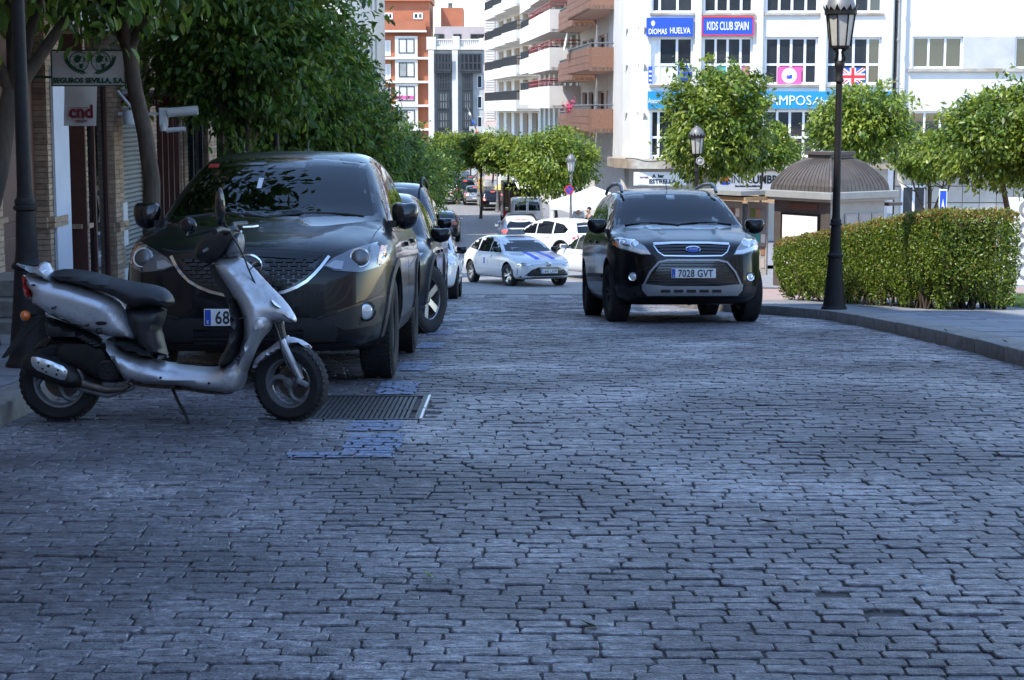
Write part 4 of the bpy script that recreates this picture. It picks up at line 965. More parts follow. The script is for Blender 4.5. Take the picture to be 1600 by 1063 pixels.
# rear plate strut and orange indicator
mb = MB(); mb.xz(Q((165,470),(225,470),(180,520),(30,668),(12,668),(140,490)), -.02, .02); mb.build('plate_strut', 'black_plastic', sc, bevel=.006)
mb = MB(); p = q1(152,463); pillow(mb, oval(p[0],p[1],.029,.030,20), .03, .03, .012, -.10); mb.build('turn_signal', 'lamp_orange', sc, smooth=60)
mb = MB(); mb.cyl((p[0],-.10,p[1]),(p[0]+.03,0,p[1]),.012,n=8); mb.build('signal_stem', 'black_plastic', sc)
mb = MB(); a, b = q1(812,805), q1(882,915); mb.tube([(a[0],-.06,a[1]),((a[0]+b[0])/2-.005,-.10,(a[1]+b[1])/2),(b[0],-.13,max(.012,b[1])),(b[0]+.02,-.14,.008)], .010, 6); mb.build('kickstand', 'black_plastic', sc)
for s, pts in ((-1,((1100,80),(1150,150),(1190,300),(1300,520),(1330,640),(1385,740))),(1,((1090,85),(1030,190),(980,240),(900,260)))):
    mb = MB(); Pq = smooth_poly(Q(*pts), 2, False); mb.tube([(q[0], s*(.10+.05*math.sin(i*.4)), q[1]) for i, q in enumerate(Pq)], .005, 5); mb.build('brake_cable', 'ink', sc)
for a_, b_ in ((300,420),(445,500),(640,755),(780,735),(1000,760),(1130,650)):
    p = q1(a_, b_); mb = MB(); mb.cyl((p[0],-.20,p[1]),(p[0],-.10,p[1]),.007,n=8); mb.build('screw', 'ink', sc)
sc.location = (-1.909, 10.05, G(10.05)+.004)
sc.rotation_euler = (0, 0, R(-1))
# ================================================================== BUILDINGS
mat('brick_tan', (.44,.31,.21), .85, var=.25, vs=14, isl=.22, bump=.4, bs=60)
mat('brick_red', (.235,.125,.085), .85, var=.2, vs=10, isl=.2, bump=.3, bs=40)
def brick_wall_mat():
    m = mat('brick_wall', (.44,.31,.21), .85); nt = m.node_tree; b = nt.nodes['Principled BSDF']; tc = nt.nodes['Texture Coordinate']
    sx = nt.nodes.new('ShaderNodeSeparateXYZ'); cx = nt.nodes.new('ShaderNodeCombineXYZ'); nt.links.new(tc.outputs['Object'], sx.inputs[0]); nt.links.new(sx.outputs[1], cx.inputs[0]); nt.links.new(sx.outputs[2], cx.inputs[1])
    t = nt.nodes.new('ShaderNodeTexBrick'); t.inputs['Scale'].default_value = 1; t.inputs['Brick Width'].default_value = .25; t.inputs['Row Height'].default_value = .06; t.inputs['Mortar Size'].default_value = .005
    t.inputs['Color1'].default_value = (.46,.33,.22,1); t.inputs['Color2'].default_value = (.36,.24,.16,1); t.inputs['Mortar'].default_value = (.17,.14,.12,1)
    nt.links.new(cx.outputs[0], t.inputs[0]); nt.links.new(t.outputs[0], b.inputs['Base Color']); bp = nt.nodes.new('ShaderNodeBump'); bp.inputs['Strength'].default_value = .6; bp.inputs['Distance'].default_value = .01; bp.invert = True; nt.links.new(t.outputs[1], bp.inputs['Height']); nt.links.new(bp.outputs[0], b.inputs['Normal'])
brick_wall_mat()
mat('brick_joint', (.19,.15,.12), .95, var=.3, vs=15)
mat('wall_white', (.68,.66,.62), .8, var=.09, vs=.7, bump=.15, bs=15)
mat('wall_warm', (.66,.63,.58), .85, var=.1, vs=1.2, bump=.2, bs=15)
mat('wall_grey', (.48,.48,.47), .85, var=.15, vs=1.2)
mat('wall_stone', (.52,.47,.40), .8, var=.1, vs=2, isl=.1)
mat('wall_red', (.40,.14,.075), .85, var=.1, vs=.8)
mat('wall_pink', (.62,.48,.42), .85, var=.08, vs=1.)
mat('wall_mauve', (.40,.34,.34), .85, var=.08, vs=1.)
mat('wood_orange', (.45,.22,.06), .6, var=.2, vs=3)
mat('slab_stain', (.46,.44,.39), .85, var=.3, vs=2.5, tint=(.30,.24,.18))
mat('frame_white', (.80,.80,.80), .45, var=.04, vs=4)
mat('frame_dark', (.035,.04,.045), .4, var=.1, vs=4)
mat('frame_brown', (.12,.05,.036), .5, var=.2, vs=6)
mat('pane', (.022,.028,.034), .03, spec=.8, var=.35, vs=.7)
mat('pane_light', (.30,.31,.31), .3, spec=.5, var=.25, vs=1.2)
mat('blind', (.62,.61,.57), .6, var=.1, vs=2)
mat('sign_blue', (.020,.085,.62), .45, var=.06, vs=2)
mat('sign_sky', (.015,.27,.60), .45, var=.08, vs=2)
mat('sign_red', (.70,.03,.05), .45)
mat('sign_white', (.80,.80,.79), .45, var=.05, vs=2)
mat('sign_pink', (.72,.12,.36), .45)
mat('sign_teal', (.06,.42,.42), .45)
mat('sign_burgundy', (.20,.016,.03), .7, var=.1, vs=4)
mat('awning_salmon', (.55,.18,.10), .8, var=.1, vs=4)
mat('canvas_white', (.80,.80,.78), .8, var=.06, vs=3)
mat('metal_paint', (.30,.30,.29), .5, var=.15, vs=4)
mat('iron_rail', (.03,.033,.04), .5)
mat('rail_red', (.35,.04,.04), .5)
mat('zinc', (.12,.105,.095), .45, metal=.35, var=.2, vs=5)
mat('kiosk_brown', (.085,.072,.066), .5, var=.15, vs=5)
mat('kiosk_grey', (.30,.31,.30), .5, var=.12, vs=4)
mat('wood_slat', (.42,.27,.14), .6, var=.2, vs=6)
mat('jamb_white', (.66,.70,.80), .6, var=.06, vs=3)
mat('cloth_flag', (.75,.2,.05), .8)
mat('flower', (.62,.05,.16), .7, isl=.3)

def wall(mb, x0, x1, z0, z1, ops, dep=.18, y=0.):
    """a wall in the plane y with openings (x0,x1,z0,z1) and their reveals"""
    xs = sorted({x0, x1, *[c for o in ops for c in o[:2]]}); zs = sorted({z0, z1, *[c for o in ops for c in o[2:4]]})
    for i in range(len(xs)-1):
        for k in range(len(zs)-1):
            cx, cz = (xs[i]+xs[i+1])/2, (zs[k]+zs[k+1])/2
            if not any(o[0] < cx < o[1] and o[2] < cz < o[3] for o in ops):
                mb.add([(xs[i],y,zs[k]),(xs[i+1],y,zs[k]),(xs[i+1],y,zs[k+1]),(xs[i],y,zs[k+1])], [(0,1,2,3)])
    for a, b, c, d in ops:
        mb.add([(a,y,c),(b,y,c),(b,y,d),(a,y,d),(a,y+dep,c),(b,y+dep,c),(b,y+dep,d),(a,y+dep,d)], [(0,4,5,1),(1,5,6,2),(2,6,7,3),(3,7,4,0)])
    return mb
def hull(mb, x0, x1, z0, z1, d, y=0., roof=True):
    mb.add([(x0,y,z0),(x1,y,z0),(x1,y+d,z0),(x0,y+d,z0),(x0,y,z1),(x1,y,z1),(x1,y+d,z1),(x0,y+d,z1)], [(1,2,6,5),(2,3,7,6),(3,0,4,7)]+([(4,5,6,7)] if roof else [])); return mb
def window(par, x0, x1, z0, z1, y, cols=(), rows=(), fm='frame_white', pm='pane', fw=.07, d=.06, name='window', panels=()):
    """framed window standing at y; cols and rows are fractions of mullions"""
    mb = MB(); W, H = x1-x0, z1-z0
    mb.bb(x0,x1,y-d,y,z0,z0+fw); mb.bb(x0,x1,y-d,y,z1-fw,z1); mb.bb(x0,x0+fw,y-d,y,z0+fw,z1-fw); mb.bb(x1-fw,x1,y-d,y,z0+fw,z1-fw)
    for c in cols: mb.bb(x0+W*c-fw*.55, x0+W*c+fw*.55, y-d+.004, y, z0+fw, z1-fw)
    for q in rows: mb.bb(x0+fw, x1-fw, y-d+.008, y, z0+H*q-fw*.5, z0+H*q+fw*.5)
    o = mb.build(name, fm, par)
    cs = [0,*cols,1]; rs = [0,*rows,1]
    for i in range(len(cs)-1):
        for k in range(len(rs)-1):
            p = MB(); p.add([(x0+W*cs[i],y-.012,z0+H*rs[k]),(x0+W*cs[i+1],y-.012,z0+H*rs[k]),(x0+W*cs[i+1],y-.012,z0+H*rs[k+1]),(x0+W*cs[i],y-.012,z0+H*rs[k+1])], [(0,1,2,3)])
            p.build('pane', dict(panels).get((i,k), pm), o)
    return o
F_ = 2800.; _c, _s = math.cos(R(7.36)), math.sin(R(7.36))
def at(px, py, Y):        # point at distance Y that a measured spot of the photograph corresponds to
    a = (px-800)/F_; b = (531.5-py)/F_; D = Y/(_c+b*_s); return Vector((D*a, Y, 1.65+D*(-_s+b*_c)))
def rail(mb, p0, p1, h, n, top=.03, bar=.012, y=0):
    p0, p1 = Vector(p0), Vector(p1); mb.cyl(p0+Vector((0,0,h)), p1+Vector((0,0,h)), top, n=6); mb.cyl(p0+Vector((0,0,.06)), p1+Vector((0,0,.06)), top*.7, n=6)
    for i in range(n+1): q = p0+(p1-p0)*i/n; mb.cyl(q, q+Vector((0,0,h)), bar, n=4, cap=False)

# ---------------------------------------------------------------- white corner building on the square
Y0 = 82.; g0 = G(Y0)+.118
wb = thing('white_office_building', 'white office building with rounded corner, long window bands and blue signs on the square', 'building', (0,0,0))
X = lambda px, py=100: at(px, py, Y0).x
Z = lambda py, px=1200: at(px, py, Y0).z
wx0, wx1 = X(1012), X(1396); ztop = Z(-420)
bays = [(1017,1083),(1098,1176),(1195,1278),(1291,1377)]
rows = [(-95,-210),(20,-90),(132,58),(246,172)]
ops = []
for a, b in bays:
    for lo, hi in rows: ops.append((X(a), X(b), Z(lo), Z(hi)))
ops = [o for o in ops]
m_ = wall(MB(), wx0, wx1, Z(262), ztop, ops, .22, Y0); hull(m_, wx0, wx1, Z(262), ztop, 14, Y0)
# rounded corner on the left
cp = [(wx0, Y0), (X(1000), Y0+.45), (X(988), Y0+1.3), (X(979), Y0+2.6), (X(976), Y0+14)]
for i in range(len(cp)-1): m_.add([(*cp[i+1],Z(262)),(*cp[i],Z(262)),(*cp[i],ztop),(*cp[i+1],ztop)], [(0,1,2,3)])
m_.build('wall', 'wall_white', wb)
for bi, (a, b) in enumerate(bays):
    for ri, (lo, hi) in enumerate(rows):
        pn = {}; cols = (.26,.5,.76) if bi else (.2,.62); rws = (.42,) if ri >= 2 else ()
        if ri == 2 and bi == 2: pn = {(1,0):'sign_pink',(2,0):'sign_pink'}
        if ri == 2 and bi == 1: pn = {(1,0):'sign_teal',(3,0):'sign_pink'}
        if ri == 2 and bi == 0: pn = {(0,0):'frame_white',(1,0):'frame_white',(2,0):'sign_blue',(0,1):'frame_white'}
        window(wb, X(a), X(b), Z(lo), Z(hi), Y0+.2, cols, rws, panels=pn.items(), fw=.1)
# pilasters, ledges under the windows, brackets of the corner
for i, px in enumerate((1090, 1186, 1285, 1388)):
    mb = MB(); mb.bb(X(px)-.14, X(px)+.14, Y0-.14, Y0, Z(262), ztop); mb.build('pilaster', 'wall_white', wb)
for lo, hi in rows:
    for a, b in bays:
        mb = MB(); mb.bb(X(a)-.06, X(b)+.06, Y0-.09, Y0-.002, Z(lo)-.12, Z(lo)-.02); mb.build('ledge', 'slab_stain', wb)
for zz in (42, 100, 176):
    for k in range(4):
        mb = MB(); x = X(983+k*8); y = Y0+2.0-.62*k; mb.add([(x-.03,y-.28,Z(zz)),(x+.03,y-.28,Z(zz)),(x+.03,y+.2,Z(zz)),(x-.03,y+.2,Z(zz)),(x-.03,y+.2,Z(zz)-.45),(x+.03,y+.2,Z(zz)-.45)], [(0,1,2,3),(0,4,5,1),(0,3,4),(1,5,2)]); mb.build('bracket', 'wall_white', wb)
cn = MB(); pl = [(X(955),Y0+3),(X(962),Y0+.6),(X(985),Y0-1.0),(X(1060),Y0-1.5),(X(1392),Y0-1.5),(X(1392),Y0),(X(1010),Y0),(X(985),Y0+3)]
cn.prism(pl, Z(262)-.02, Z(248)); cn.build('canopy', 'slab_stain', wb)
gf = MB(); wall(gf, X(985), wx1, g0-.2, Z(262), [(X(1010),X(1085),g0,Z(300)),(X(1110),X(1200),g0,Z(300)),(X(1230),X(1380),g0,Z(300))], .3, Y0+.5); gf.build('shop_wall', 'wall_warm', wb)
for a, b in ((1010,1085),(1110,1200),(1230,1380)): window(wb, X(a), X(b), g0, Z(300), Y0+.78, (.33,.66), (.7,), 'frame_dark', 'pane', .06, name='shop_window')
mb = MB(); mb.cyl((X(1402),Y0-.18,Z(250)),(X(1402),Y0-.18,ztop),.06,n=8)
for k in range(9): mb.cyl((X(1402),Y0-.18,Z(250-k*62)),(X(1402),Y0-.18,Z(246-k*62)),.09,n=8)
mb.build('drainpipe', 'metal_paint', wb)
for k, (pa, pb_) in enumerate(((975,1100),(1060,1240),(1180,1390))):
    mb = MB(); pts = [(X(pa)+(X(pb_)-X(pa))*t, Y0-1.55, Z(247)+.03-.25*math.sin(math.pi*t)*(.6+.3*k)+.04*math.sin(t*17)) for t in np.linspace(0,1,14)]; mb.tube(pts, .022, 5); mb.build('cable', 'ink', wb)
# plain neighbour
pb = thing('plain_white_building', 'plain white building with few wide windows and tan stone ground floor beside the square', 'building')
px1 = X(1830); pops = [(X(1427),X(1506),Z(107),Z(57)),(X(1588),X(1680),Z(107),Z(57)),(X(1425),X(1500),Z(215),Z(174)),(X(1588),X(1680),Z(215),Z(174))]
m_ = wall(MB(), X(1405), px1, Z(258), ztop, pops, .2, Y0+.25); hull(m_, X(1405), px1, Z(258), ztop, 14, Y0+.25); m_.build('wall', 'wall_white', pb)
for o in pops: window(pb, *o, Y0+.43, (.33,.66), (), fw=.09)
mb = MB(); mb.bb(X(1507),X(1587),Y0+.22,Y0+.25,Z(107),Z(57)); mb.build('rendered_panel', 'wall_grey', pb)
mb = MB(); mb.bb(X(1420),X(1700),Y0+.1,Y0+.25,Z(112),Z(107)); mb.build('ledge', 'slab_stain', pb)
gb = MB(); gb.bb(X(1405), px1, Y0+.3, Y0+.6, g0-.2, Z(258)); gb.build('ground_floor_wall', 'brick_joint', pb)
sx = X(1405); k = 0
while sx < px1:
    for zz0, zz1 in ((g0,Z(318)),(Z(317),Z(292)),(Z(291),Z(259))):
        mb = MB(); mb.bb(sx+.01, sx+.76, Y0+.26, Y0+.3, zz0+.01, zz1-.01); mb.build('stone_panel', 'wall_stone', pb)
    sx += .78
window(pb, X(1415), X(1455), g0, Z(290), Y0+.255, (.5,), (), 'frame_white', 'pane', .1, name='door')
mb = MB(); mb.bb(X(1545),X(1600),Y0-.02,Y0+.25,Z(348),Z(330)); mb.build('notice', 'sign_white', pb)
mb = MB(); mb.bb(X(1475),X(1500),Y0+.2,Y0+.25,Z(346),Z(328)); mb.build('notice', 'sign_white', pb)
cn = MB(); cn.bb(X(1405), px1, Y0-.6, Y0+.25, Z(260), Z(250)); cn.build('canopy', 'slab_stain', pb)
# signs on the white building: each a thing of its own
def sign(label, pxa, pxb, pya, pyb, y, m, edge=None, txt=None, tm='ink_white', size=.5, name='sign', dep=.12, cat='sign', **k):
    t = thing(name, label, cat, (at((pxa+pxb)/2, pyb, y).x, y, at((pxa+pxb)/2, pyb, y).z)); w = at(pxb,pya,y).x-at(pxa,pya,y).x; h = at(pxa,pya,y).z-at(pxa,pyb,y).z
    mb = MB(); mb.bb(-w/2,w/2,0,dep,0,h); mb.build('board', m, t)
    if edge:
        e = .06*h/.9; mb = MB(); mb.bb(-w/2-e,w/2+e,-.02,dep*.9,h,h+e); mb.bb(-w/2-e,w/2+e,-.02,dep*.9,-e,0); mb.bb(-w/2-e,-w/2,-.02,dep*.9,0,h); mb.bb(w/2,w/2+e,-.02,dep*.9,0,h); mb.build('border', edge, t)
    if txt: text(txt, size, tm, t, (k.pop('tx', 0), -.012, k.pop('tz', h*.3)), depth=.012, **k)
    return t, w, h
t, w, h = sign('blue sign reading DIOMAS HUELVA with a white balloon on the rounded corner', 1010, 1083, 28, 57, Y0-.16, 'sign_blue', None, None)
text('DIOMAS', .34, 'ink_white', t, (-w*.26,-.012,.1), sx=.66, bold=.006, depth=.01); text('HUELVA', .38, 'ink_white', t, (w*.22,-.012,.13), sx=.66, bold=.006, depth=.01, shear=-.05)
mb = MB(); mb.xz(oval(-w*.36,.58,.09,.12,18), -.02, .0); mb.xz([(-w*.36-.01,.47),(-w*.36+.01,.47),(-w*.36+.005,.36),(-w*.36-.005,.36)],-.02,0); mb.build('balloon', 'ink_white', t)
sign('blue sign with red border reading KIDS CLUB SPAIN', 1098, 1176, 28, 54, Y0-.16, 'sign_blue', 'sign_red', 'KIDS CLUB SPAIN', size=.52, sx=.47, bold=.007, tz=.2)
t, w, h = sign('long sky blue sign band reading CAMPOS above the lower windows', 1012, 1392, 143, 170, Y0-.16, 'sign_sky', None, 'CAMPOS', size=.62, tx=at(1228,150,Y0).x-at(1202,150,Y0).x, tz=.16, sx=.95)
text('Abogados', .5, 'ink_white', t, (at(1300,150,Y0).x-at(1202,150,Y0).x, -.012, .18), shear=.25, depth=.01, sx=.9)
text('Asesoria CAMPOS', .34, 'ink_white', t, (at(1024,150,Y0).x-at(1186,150,Y0).x, -.012, .24), depth=.01, sx=.6)
t, w, h = sign('faded violet banner at the left end of the sky blue sign', 976, 998, 141, 167, Y0+1.6, 'sign_blue', None, None, cat='banner', name='banner'); t.rotation_euler = (0,0,R(-52)); 
for k_ in range(2): text('CAMPOS', .2, 'ink_white', t, (0,-.012,.15+.27*k_), depth=.006, sx=.6)
t, w, h = sign('small blue notice reading CENTRO under the corner window', 1059, 1081, 104, 122, Y0+.1, 'sign_blue', None, 'CENTRO', size=.16, tz=.28, dep=.05, cat='notice', name='notice')
t, w, h = sign('narrow blue and white notice strip at the rounded corner', 1013, 1019, 104, 130, Y0-.02, 'sign_blue', None, None, dep=.03, cat='notice', name='notice')
for k_ in range(3): mb = MB(); mb.bb(-.06,.06,-.01,0,.08+.2*k_,.16+.2*k_); mb.build('white_patch', 'ink_white', t)
# round picture on the pink panes
t = thing('window_picture', 'pink window picture with a white disc and a small reader figure', 'picture', (at(1233,133,Y0+.08).x, Y0+.085, at(1233,133,Y0).z))
mb = MB(); mb.bb(-.54,.54,0,.03,.04,.80); mb.build('board', 'sign_pink', t)
mb = MB(); mb.xz(oval(0,.42,.345,.345,32), -.012, .0); d_ = mb.build('white_disc', 'ink_white', t)
mb = MB(); mb.xz([(-.12,.30),(-.13,.45),(-.02,.42),(.02,.44),(.12,.47),(.13,.33),(.08,.28),(-.03,.28)], -.02, -.012); mb.build('book', 'sign_blue', t)
mb = MB(); mb.xz(oval(0,.53,.05,.055,14), -.02, -.012); mb.build('head', 'wall_pink', t)
mb = MB(); mb.xz([(-.13,.28),(-.13,.42),(-.09,.41),(-.09,.27)], -.024, -.020); mb.build('sleeve', 'sign_pink', t)
# union flag on the window
t = thing('union_flag', 'British flag picture across the lower window panes', 'flag', (at(1332,134,Y0+.08).x, Y0+.085, at(1332,134,Y0).z))
fw_, fh_ = .56, .80
mb = MB(); mb.bb(-fw_,fw_,0,.02,0,fh_); mb.build('field', 'sign_blue', t)
def diag(wd, m, y, off=0):
    mb = MB()
    for sx_ in (1,-1):
        for q in (clip(ribbon([(-fw_*1.3*sx_, -fh_*.15+off*sx_),(fw_*1.3*sx_, fh_*1.15+off*sx_)], wd), -fw_, fw_, 0, fh_),):
            if len(q) > 2: mb.xz(q, y, y+.004)
        break
    mb.xz(clip(ribbon([(fw_*1.3,-fh_*.15-off),(-fw_*1.3,fh_*1.15-off)], wd), -fw_, fw_, 0, fh_), y-.001, y+.003); mb.build('diagonal', m, t)
diag(.16, 'ink_white', -.005); diag(.05, 'sign_red', -.011, .02)
mb = MB(); mb.bb(-.14,.14,-.018,-.013,0,fh_); mb.bb(-fw_,fw_,-.0175,-.0135,fh_/2-.14,fh_/2+.14); mb.build('white_cross', 'ink_white', t)
mb = MB(); mb.bb(-.07,.07,-.025,-.019,0,fh_); mb.bb(-fw_,fw_,-.0245,-.0195,fh_/2-.07,fh_/2+.07); mb.build('red_cross', 'sign_red', t)
# ground floor signs
t, w, h = sign('white sign reading A bar ESTRELLA under the canopy', 990, 1072, 269, 290, Y0-1.0, 'sign_white', None, 'A  bar', 'ink', .2, tx=-.08, tz=.36, bold=.012)
text('ESTRELLA', .26, 'ink', t, (.12,-.012,.1), bold=.006, depth=.01, sx=1.1); text('cerveza', .13, 'ink_red', t, (-.72,-.012,.34), depth=.008)
t, w, h = sign('white sign reading INMOUMBRIA with an orange sun behind the tree', 1118, 1234, 268, 296, Y0-1.0, 'sign_white', None, None)
text('INMO', .5, 'ink', t, (-.45,-.012,.27), depth=.01, sx=.8); text('UMBRIA', .5, 'ink', t, (.75,-.012,.27), depth=.01, sx=.85, bold=.018); text('Servicios Inmobiliarios', .13, 'ink', t, (-.2,-.012,.1), depth=.008, bold=.006)
mb = MB(); mb.xz([(a, b) for a, b in oval(-1.27,.46,.2,.2,24)], -.012, 0); mb.build('sun_emblem', 'lamp_orange', t); mb = MB(); mb.xz(smooth_poly([(-1.5,.2),(-1.38,.38),(-1.28,.36),(-1.2,.30),(-1.02,.32),(-1.02,.2)],1), -.02, -.012); mb.build('wave_emblem', 'sign_blue', t)
t, w, h = sign('beige striped shop awning under the round sun sign', 1110, 1232, 306, 318, Y0-2.2, 'wood_slat', None, None, name='awning', cat='awning', dep=1.2)

# ---------------------------------------------------------------- balcony blocks along the right side of the street
def block(name, label, pxa, pxb, Y, depth, m, top=-60, y2=None):
    """a block whose street face spans the two measured edges; local x runs along the face"""
    A = at(pxa, 200, y2 or Y); B = at(pxb, 200, Y); d = B-A; L = math.hypot(d.x, d.y); gz = G(Y)+.1
    t = thing(name, label, 'building', (A.x, A.y, gz), math.atan2(d.y, d.x)); zt = max(at(pxa, top, Y).z, at(pxb, top, Y).z)-gz
    return t, L, zt, (lambda py: at(pxb, py, Y).z-gz)
def balcony(par, x0, x1, z, dep, h, m, railm=None, rh=.35, skew=0., slab='wall_white', name='balcony', bricks=False):
    mb = MB(); th = .16
    mb.bb(x0,x1,-dep,.0,z-th,z); o = mb.build(name, slab, par)
    mb = MB(); mb.bb(x0,x1,-dep-.06,-dep+.06,z-th-.02,z+h); mb.bb(x0,x0+.1,-dep+.06,0,z-th-.02,z+h); mb.bb(x1-.1,x1,-dep+.06,0,z-th-.02,z+h); mb.build('parapet', m, o)
    if bricks:
        q = MB(); n = int((x1-x0)/.14)
        for i in range(n):
            for r_ in range(3):
                zz = z-th+.04+r_*(h+th-.05)/3; q.bb(x0+i*.14+.008,x0+i*.14+.132,-dep-.085,-dep-.06,zz,zz+(h+th-.05)/3-.02)
        n = int(dep/.14)
        for i in range(n):
            for r_ in range(3):
                zz = z-th+.04+r_*(h+th-.05)/3; q.bb(x0-.025,x0,-dep+i*.14+.008,-dep+i*.14+.132,zz,zz+(h+th-.05)/3-.02)
        tag(q.build('brick', 'brick_red', o), kind='stuff')
    if railm:
        mb = MB(); zz = z+h
        mb.tube([(x0,0,zz+rh),(x0,-dep,zz+rh),(x1,-dep,zz+rh),(x1,0,zz+rh)], .035, 6)
        nb = int((x1-x0)/(.12 if railm != 'rail_red' else .9))
        for i in range(nb+1): mb.cyl((x0+(x1-x0)*i/nb,-dep,zz),(x0+(x1-x0)*i/nb,-dep,zz+rh),.014,n=4,cap=False)
        st = .12 if railm != 'rail_red' else .7
        if railm == 'rail_red': mb.tube([(x0,0,zz+rh*.5),(x0,-dep,zz+rh*.5),(x1,-dep,zz+rh*.5),(x1,0,zz+rh*.5)], .03, 5)
        for i in range(int(dep/st)+1): mb.cyl((x0,-i*st,zz),(x0,-i*st,zz+rh),.014 if st < .2 else .03,n=4,cap=False)
        mb.build('railing', railm, o)
    return o
# brown brick block
bb_, L, zt, zf_ = block('brown_brick_block', 'brown brick apartment block with long brick balconies next to the white corner building', 905, 976, 91, 5, 'brick_red', y2=113)
nf = 6; wl = []
zs_ = [zf_(205-97*k) for k in range(-1, nf)]
ops = []
for z in zs_[1:]:
    for a, b in ((.08,.2),(.24,.36),(.46,.6),(.64,.78),(.84,.96)): ops.append((L*a, L*b, z, z+2.1))
m_ = wall(MB(), 0, L, -.3, zt, ops, .25); hull(m_, 0, L, -.3, zt, 12); m_.build('wall', 'wall_warm', bb_)
for a, b, c, d in ops: window(bb_, a, b, c, d, .24, (.5,), (), 'frame_brown', 'pane', .1)
for i, z in enumerate(zs_[1:]):
    balcony(bb_, L*.03, L*.42, z-.2, 1.3, 1.0, 'brick_red', 'lamp_grey', .15, slab='wall_pink', bricks=True)
    balcony(bb_, L*.46, L*.98, z+.1, 1.7, 1.0, 'brick_red', 'lamp_grey', .2, slab='wall_pink', bricks=True)
fl = MB()
for _ in range(160):
    c = Vector((L*.55+rnd.gauss(0,.7), -1.75+rnd.gauss(0,.18), zs_[1]+1.2+rnd.gauss(0,.2))); fl.add([c+Vector((rnd.uniform(-.1,.1),rnd.uniform(-.1,.1),rnd.uniform(-.1,.1))) for _ in range(3)], [(0,1,2)])
fo = fl.build('balcony_flowers', 'flower'); fo.matrix_world = Matrix.Translation(bb_.location)@Matrix.Rotation(bb_.rotation_euler.z,4,'Z'); tag(fo, 'pink flowers spilling over the brown brick balcony rail', 'flowers', kind='stuff')
mb = MB(); mb.lathe([(.0,0),(.25,.03),(.45,.10),(.52,.16)], (0,0,0), 20, Matrix.Rotation(R(80),3,'X'), cap=False); so_ = mb.build('satellite_dish', 'sign_white'); so_.matrix_world = Matrix.Translation(bb_.location)@Matrix.Rotation(bb_.rotation_euler.z,4,'Z')@Matrix.Translation((L*.55,-1.9,zs_[2]+1.7)); tag(so_, 'white satellite dish on a brown brick balcony', 'dish')
# white block with long balconies
w2, L, zt, zf_ = block('white_balcony_block', 'white apartment block with wide balconies and red railings in the middle of the row', 842, 914, 112, 14, 'wall_white', y2=142)
zs_ = [zf_(152-60*k) for k in range(0, 6)]; ops = []
for z in [zf_(212)]+zs_:
    for k in range(8): ops.append((L*(.05+.118*k), L*(.05+.118*k)+L*.075, z+.0, z+2.0))
m_ = wall(MB(), 0, L, -.3, zt, ops, .3); hull(m_, 0, L, -.3, zt, 14); m_.build('wall', 'wall_white', w2)
for a, b, c, d in ops: window(w2, a, b, c, d, .28, (), (), 'frame_white', 'pane', .12)
for i, z in enumerate(zs_):
    balcony(w2, L*.02, L*.5, z-.25, 1.5, .95, 'wall_white', 'iron_rail', .55); balcony(w2, L*.5+.02, L*.98, z-.5, 2.1, 1.2, 'wall_white', 'rail_red', .45)
for z in (zs_[1],zs_[2]):
    mb = MB(); mb.bb(L*.45,L*.5,-.35,-.02,z+1.4,z+1.95); o = mb.build('air_conditioner', 'sign_white'); o.matrix_world = Matrix.Translation(w2.location)@Matrix.Rotation(w2.rotation_euler.z,4,'Z'); mbq = MB(); mbq.xz(oval(L*.475,z+1.67,.2,.2,14),-.37,-.355); mbq.build('fan_grille', 'metal_paint', o)
    tag(o, 'white air conditioner box on the %s floor wall of the white balcony block' % ('second' if z == zs_[1] else 'third'), 'air conditioner')
# far white block with dark railings and orange shutters
w1, L, zt, zf_ = block('far_white_block', 'white apartment block with bowed balconies, dark railings and orange shutters', 776, 845, 146, 14, 'wall_white', y2=172)
zs_ = [zf_(167-55*k) for k in range(0, 6)]; ops = []
for z in [zf_(222)]+zs_:
    for k in range(5): ops.append((L*(.06+.19*k), L*(.06+.19*k)+L*.12, z, z+2.3))
m_ = wall(MB(), 0, L, -.3, zt, ops, .5); hull(m_, 0, L, -.3, zt, 14); m_.build('wall', 'wall_white', w1)
for a, b, c, d in ops: window(w1, a, b, c, d, .45, (.5,), (), 'wood_orange', 'pane', .2)
for i, z in enumerate(zs_):
    for k, dp in enumerate((1.2, 1.5, 1.9)): balcony(w1, L*(.02+.32*k)+.02, L*(.34+.32*k), z-.15, dp, .7, 'wall_white', 'iron_rail', .75)
# ornate slim tower
tw, L, zt, zf_ = block('louvred_tower', 'slim pink and white louvred stair tower at the bend of the street', 757, 777, 186, 10, 'wall_pink', top=-80)
m_ = wall(MB(), 0, L, -.3, zt, [], .2); hull(m_, 0, L, -.3, zt, 10); m_.build('wall', 'wall_pink', tw)
for k in range(7):
    z0 = zf_(190-44*k); mb = MB()
    for j in range(9): mb.bb(.12,L*.8,-.1,-.004,z0+.1+j*.26,z0+.26+j*.26)
    mb.build('louvre', 'wall_white', tw); mb = MB(); mb.bb(-.1,L*.95,-.35,-.002,z0-.75,z0); mb.build('ledge', 'wall_pink', tw)
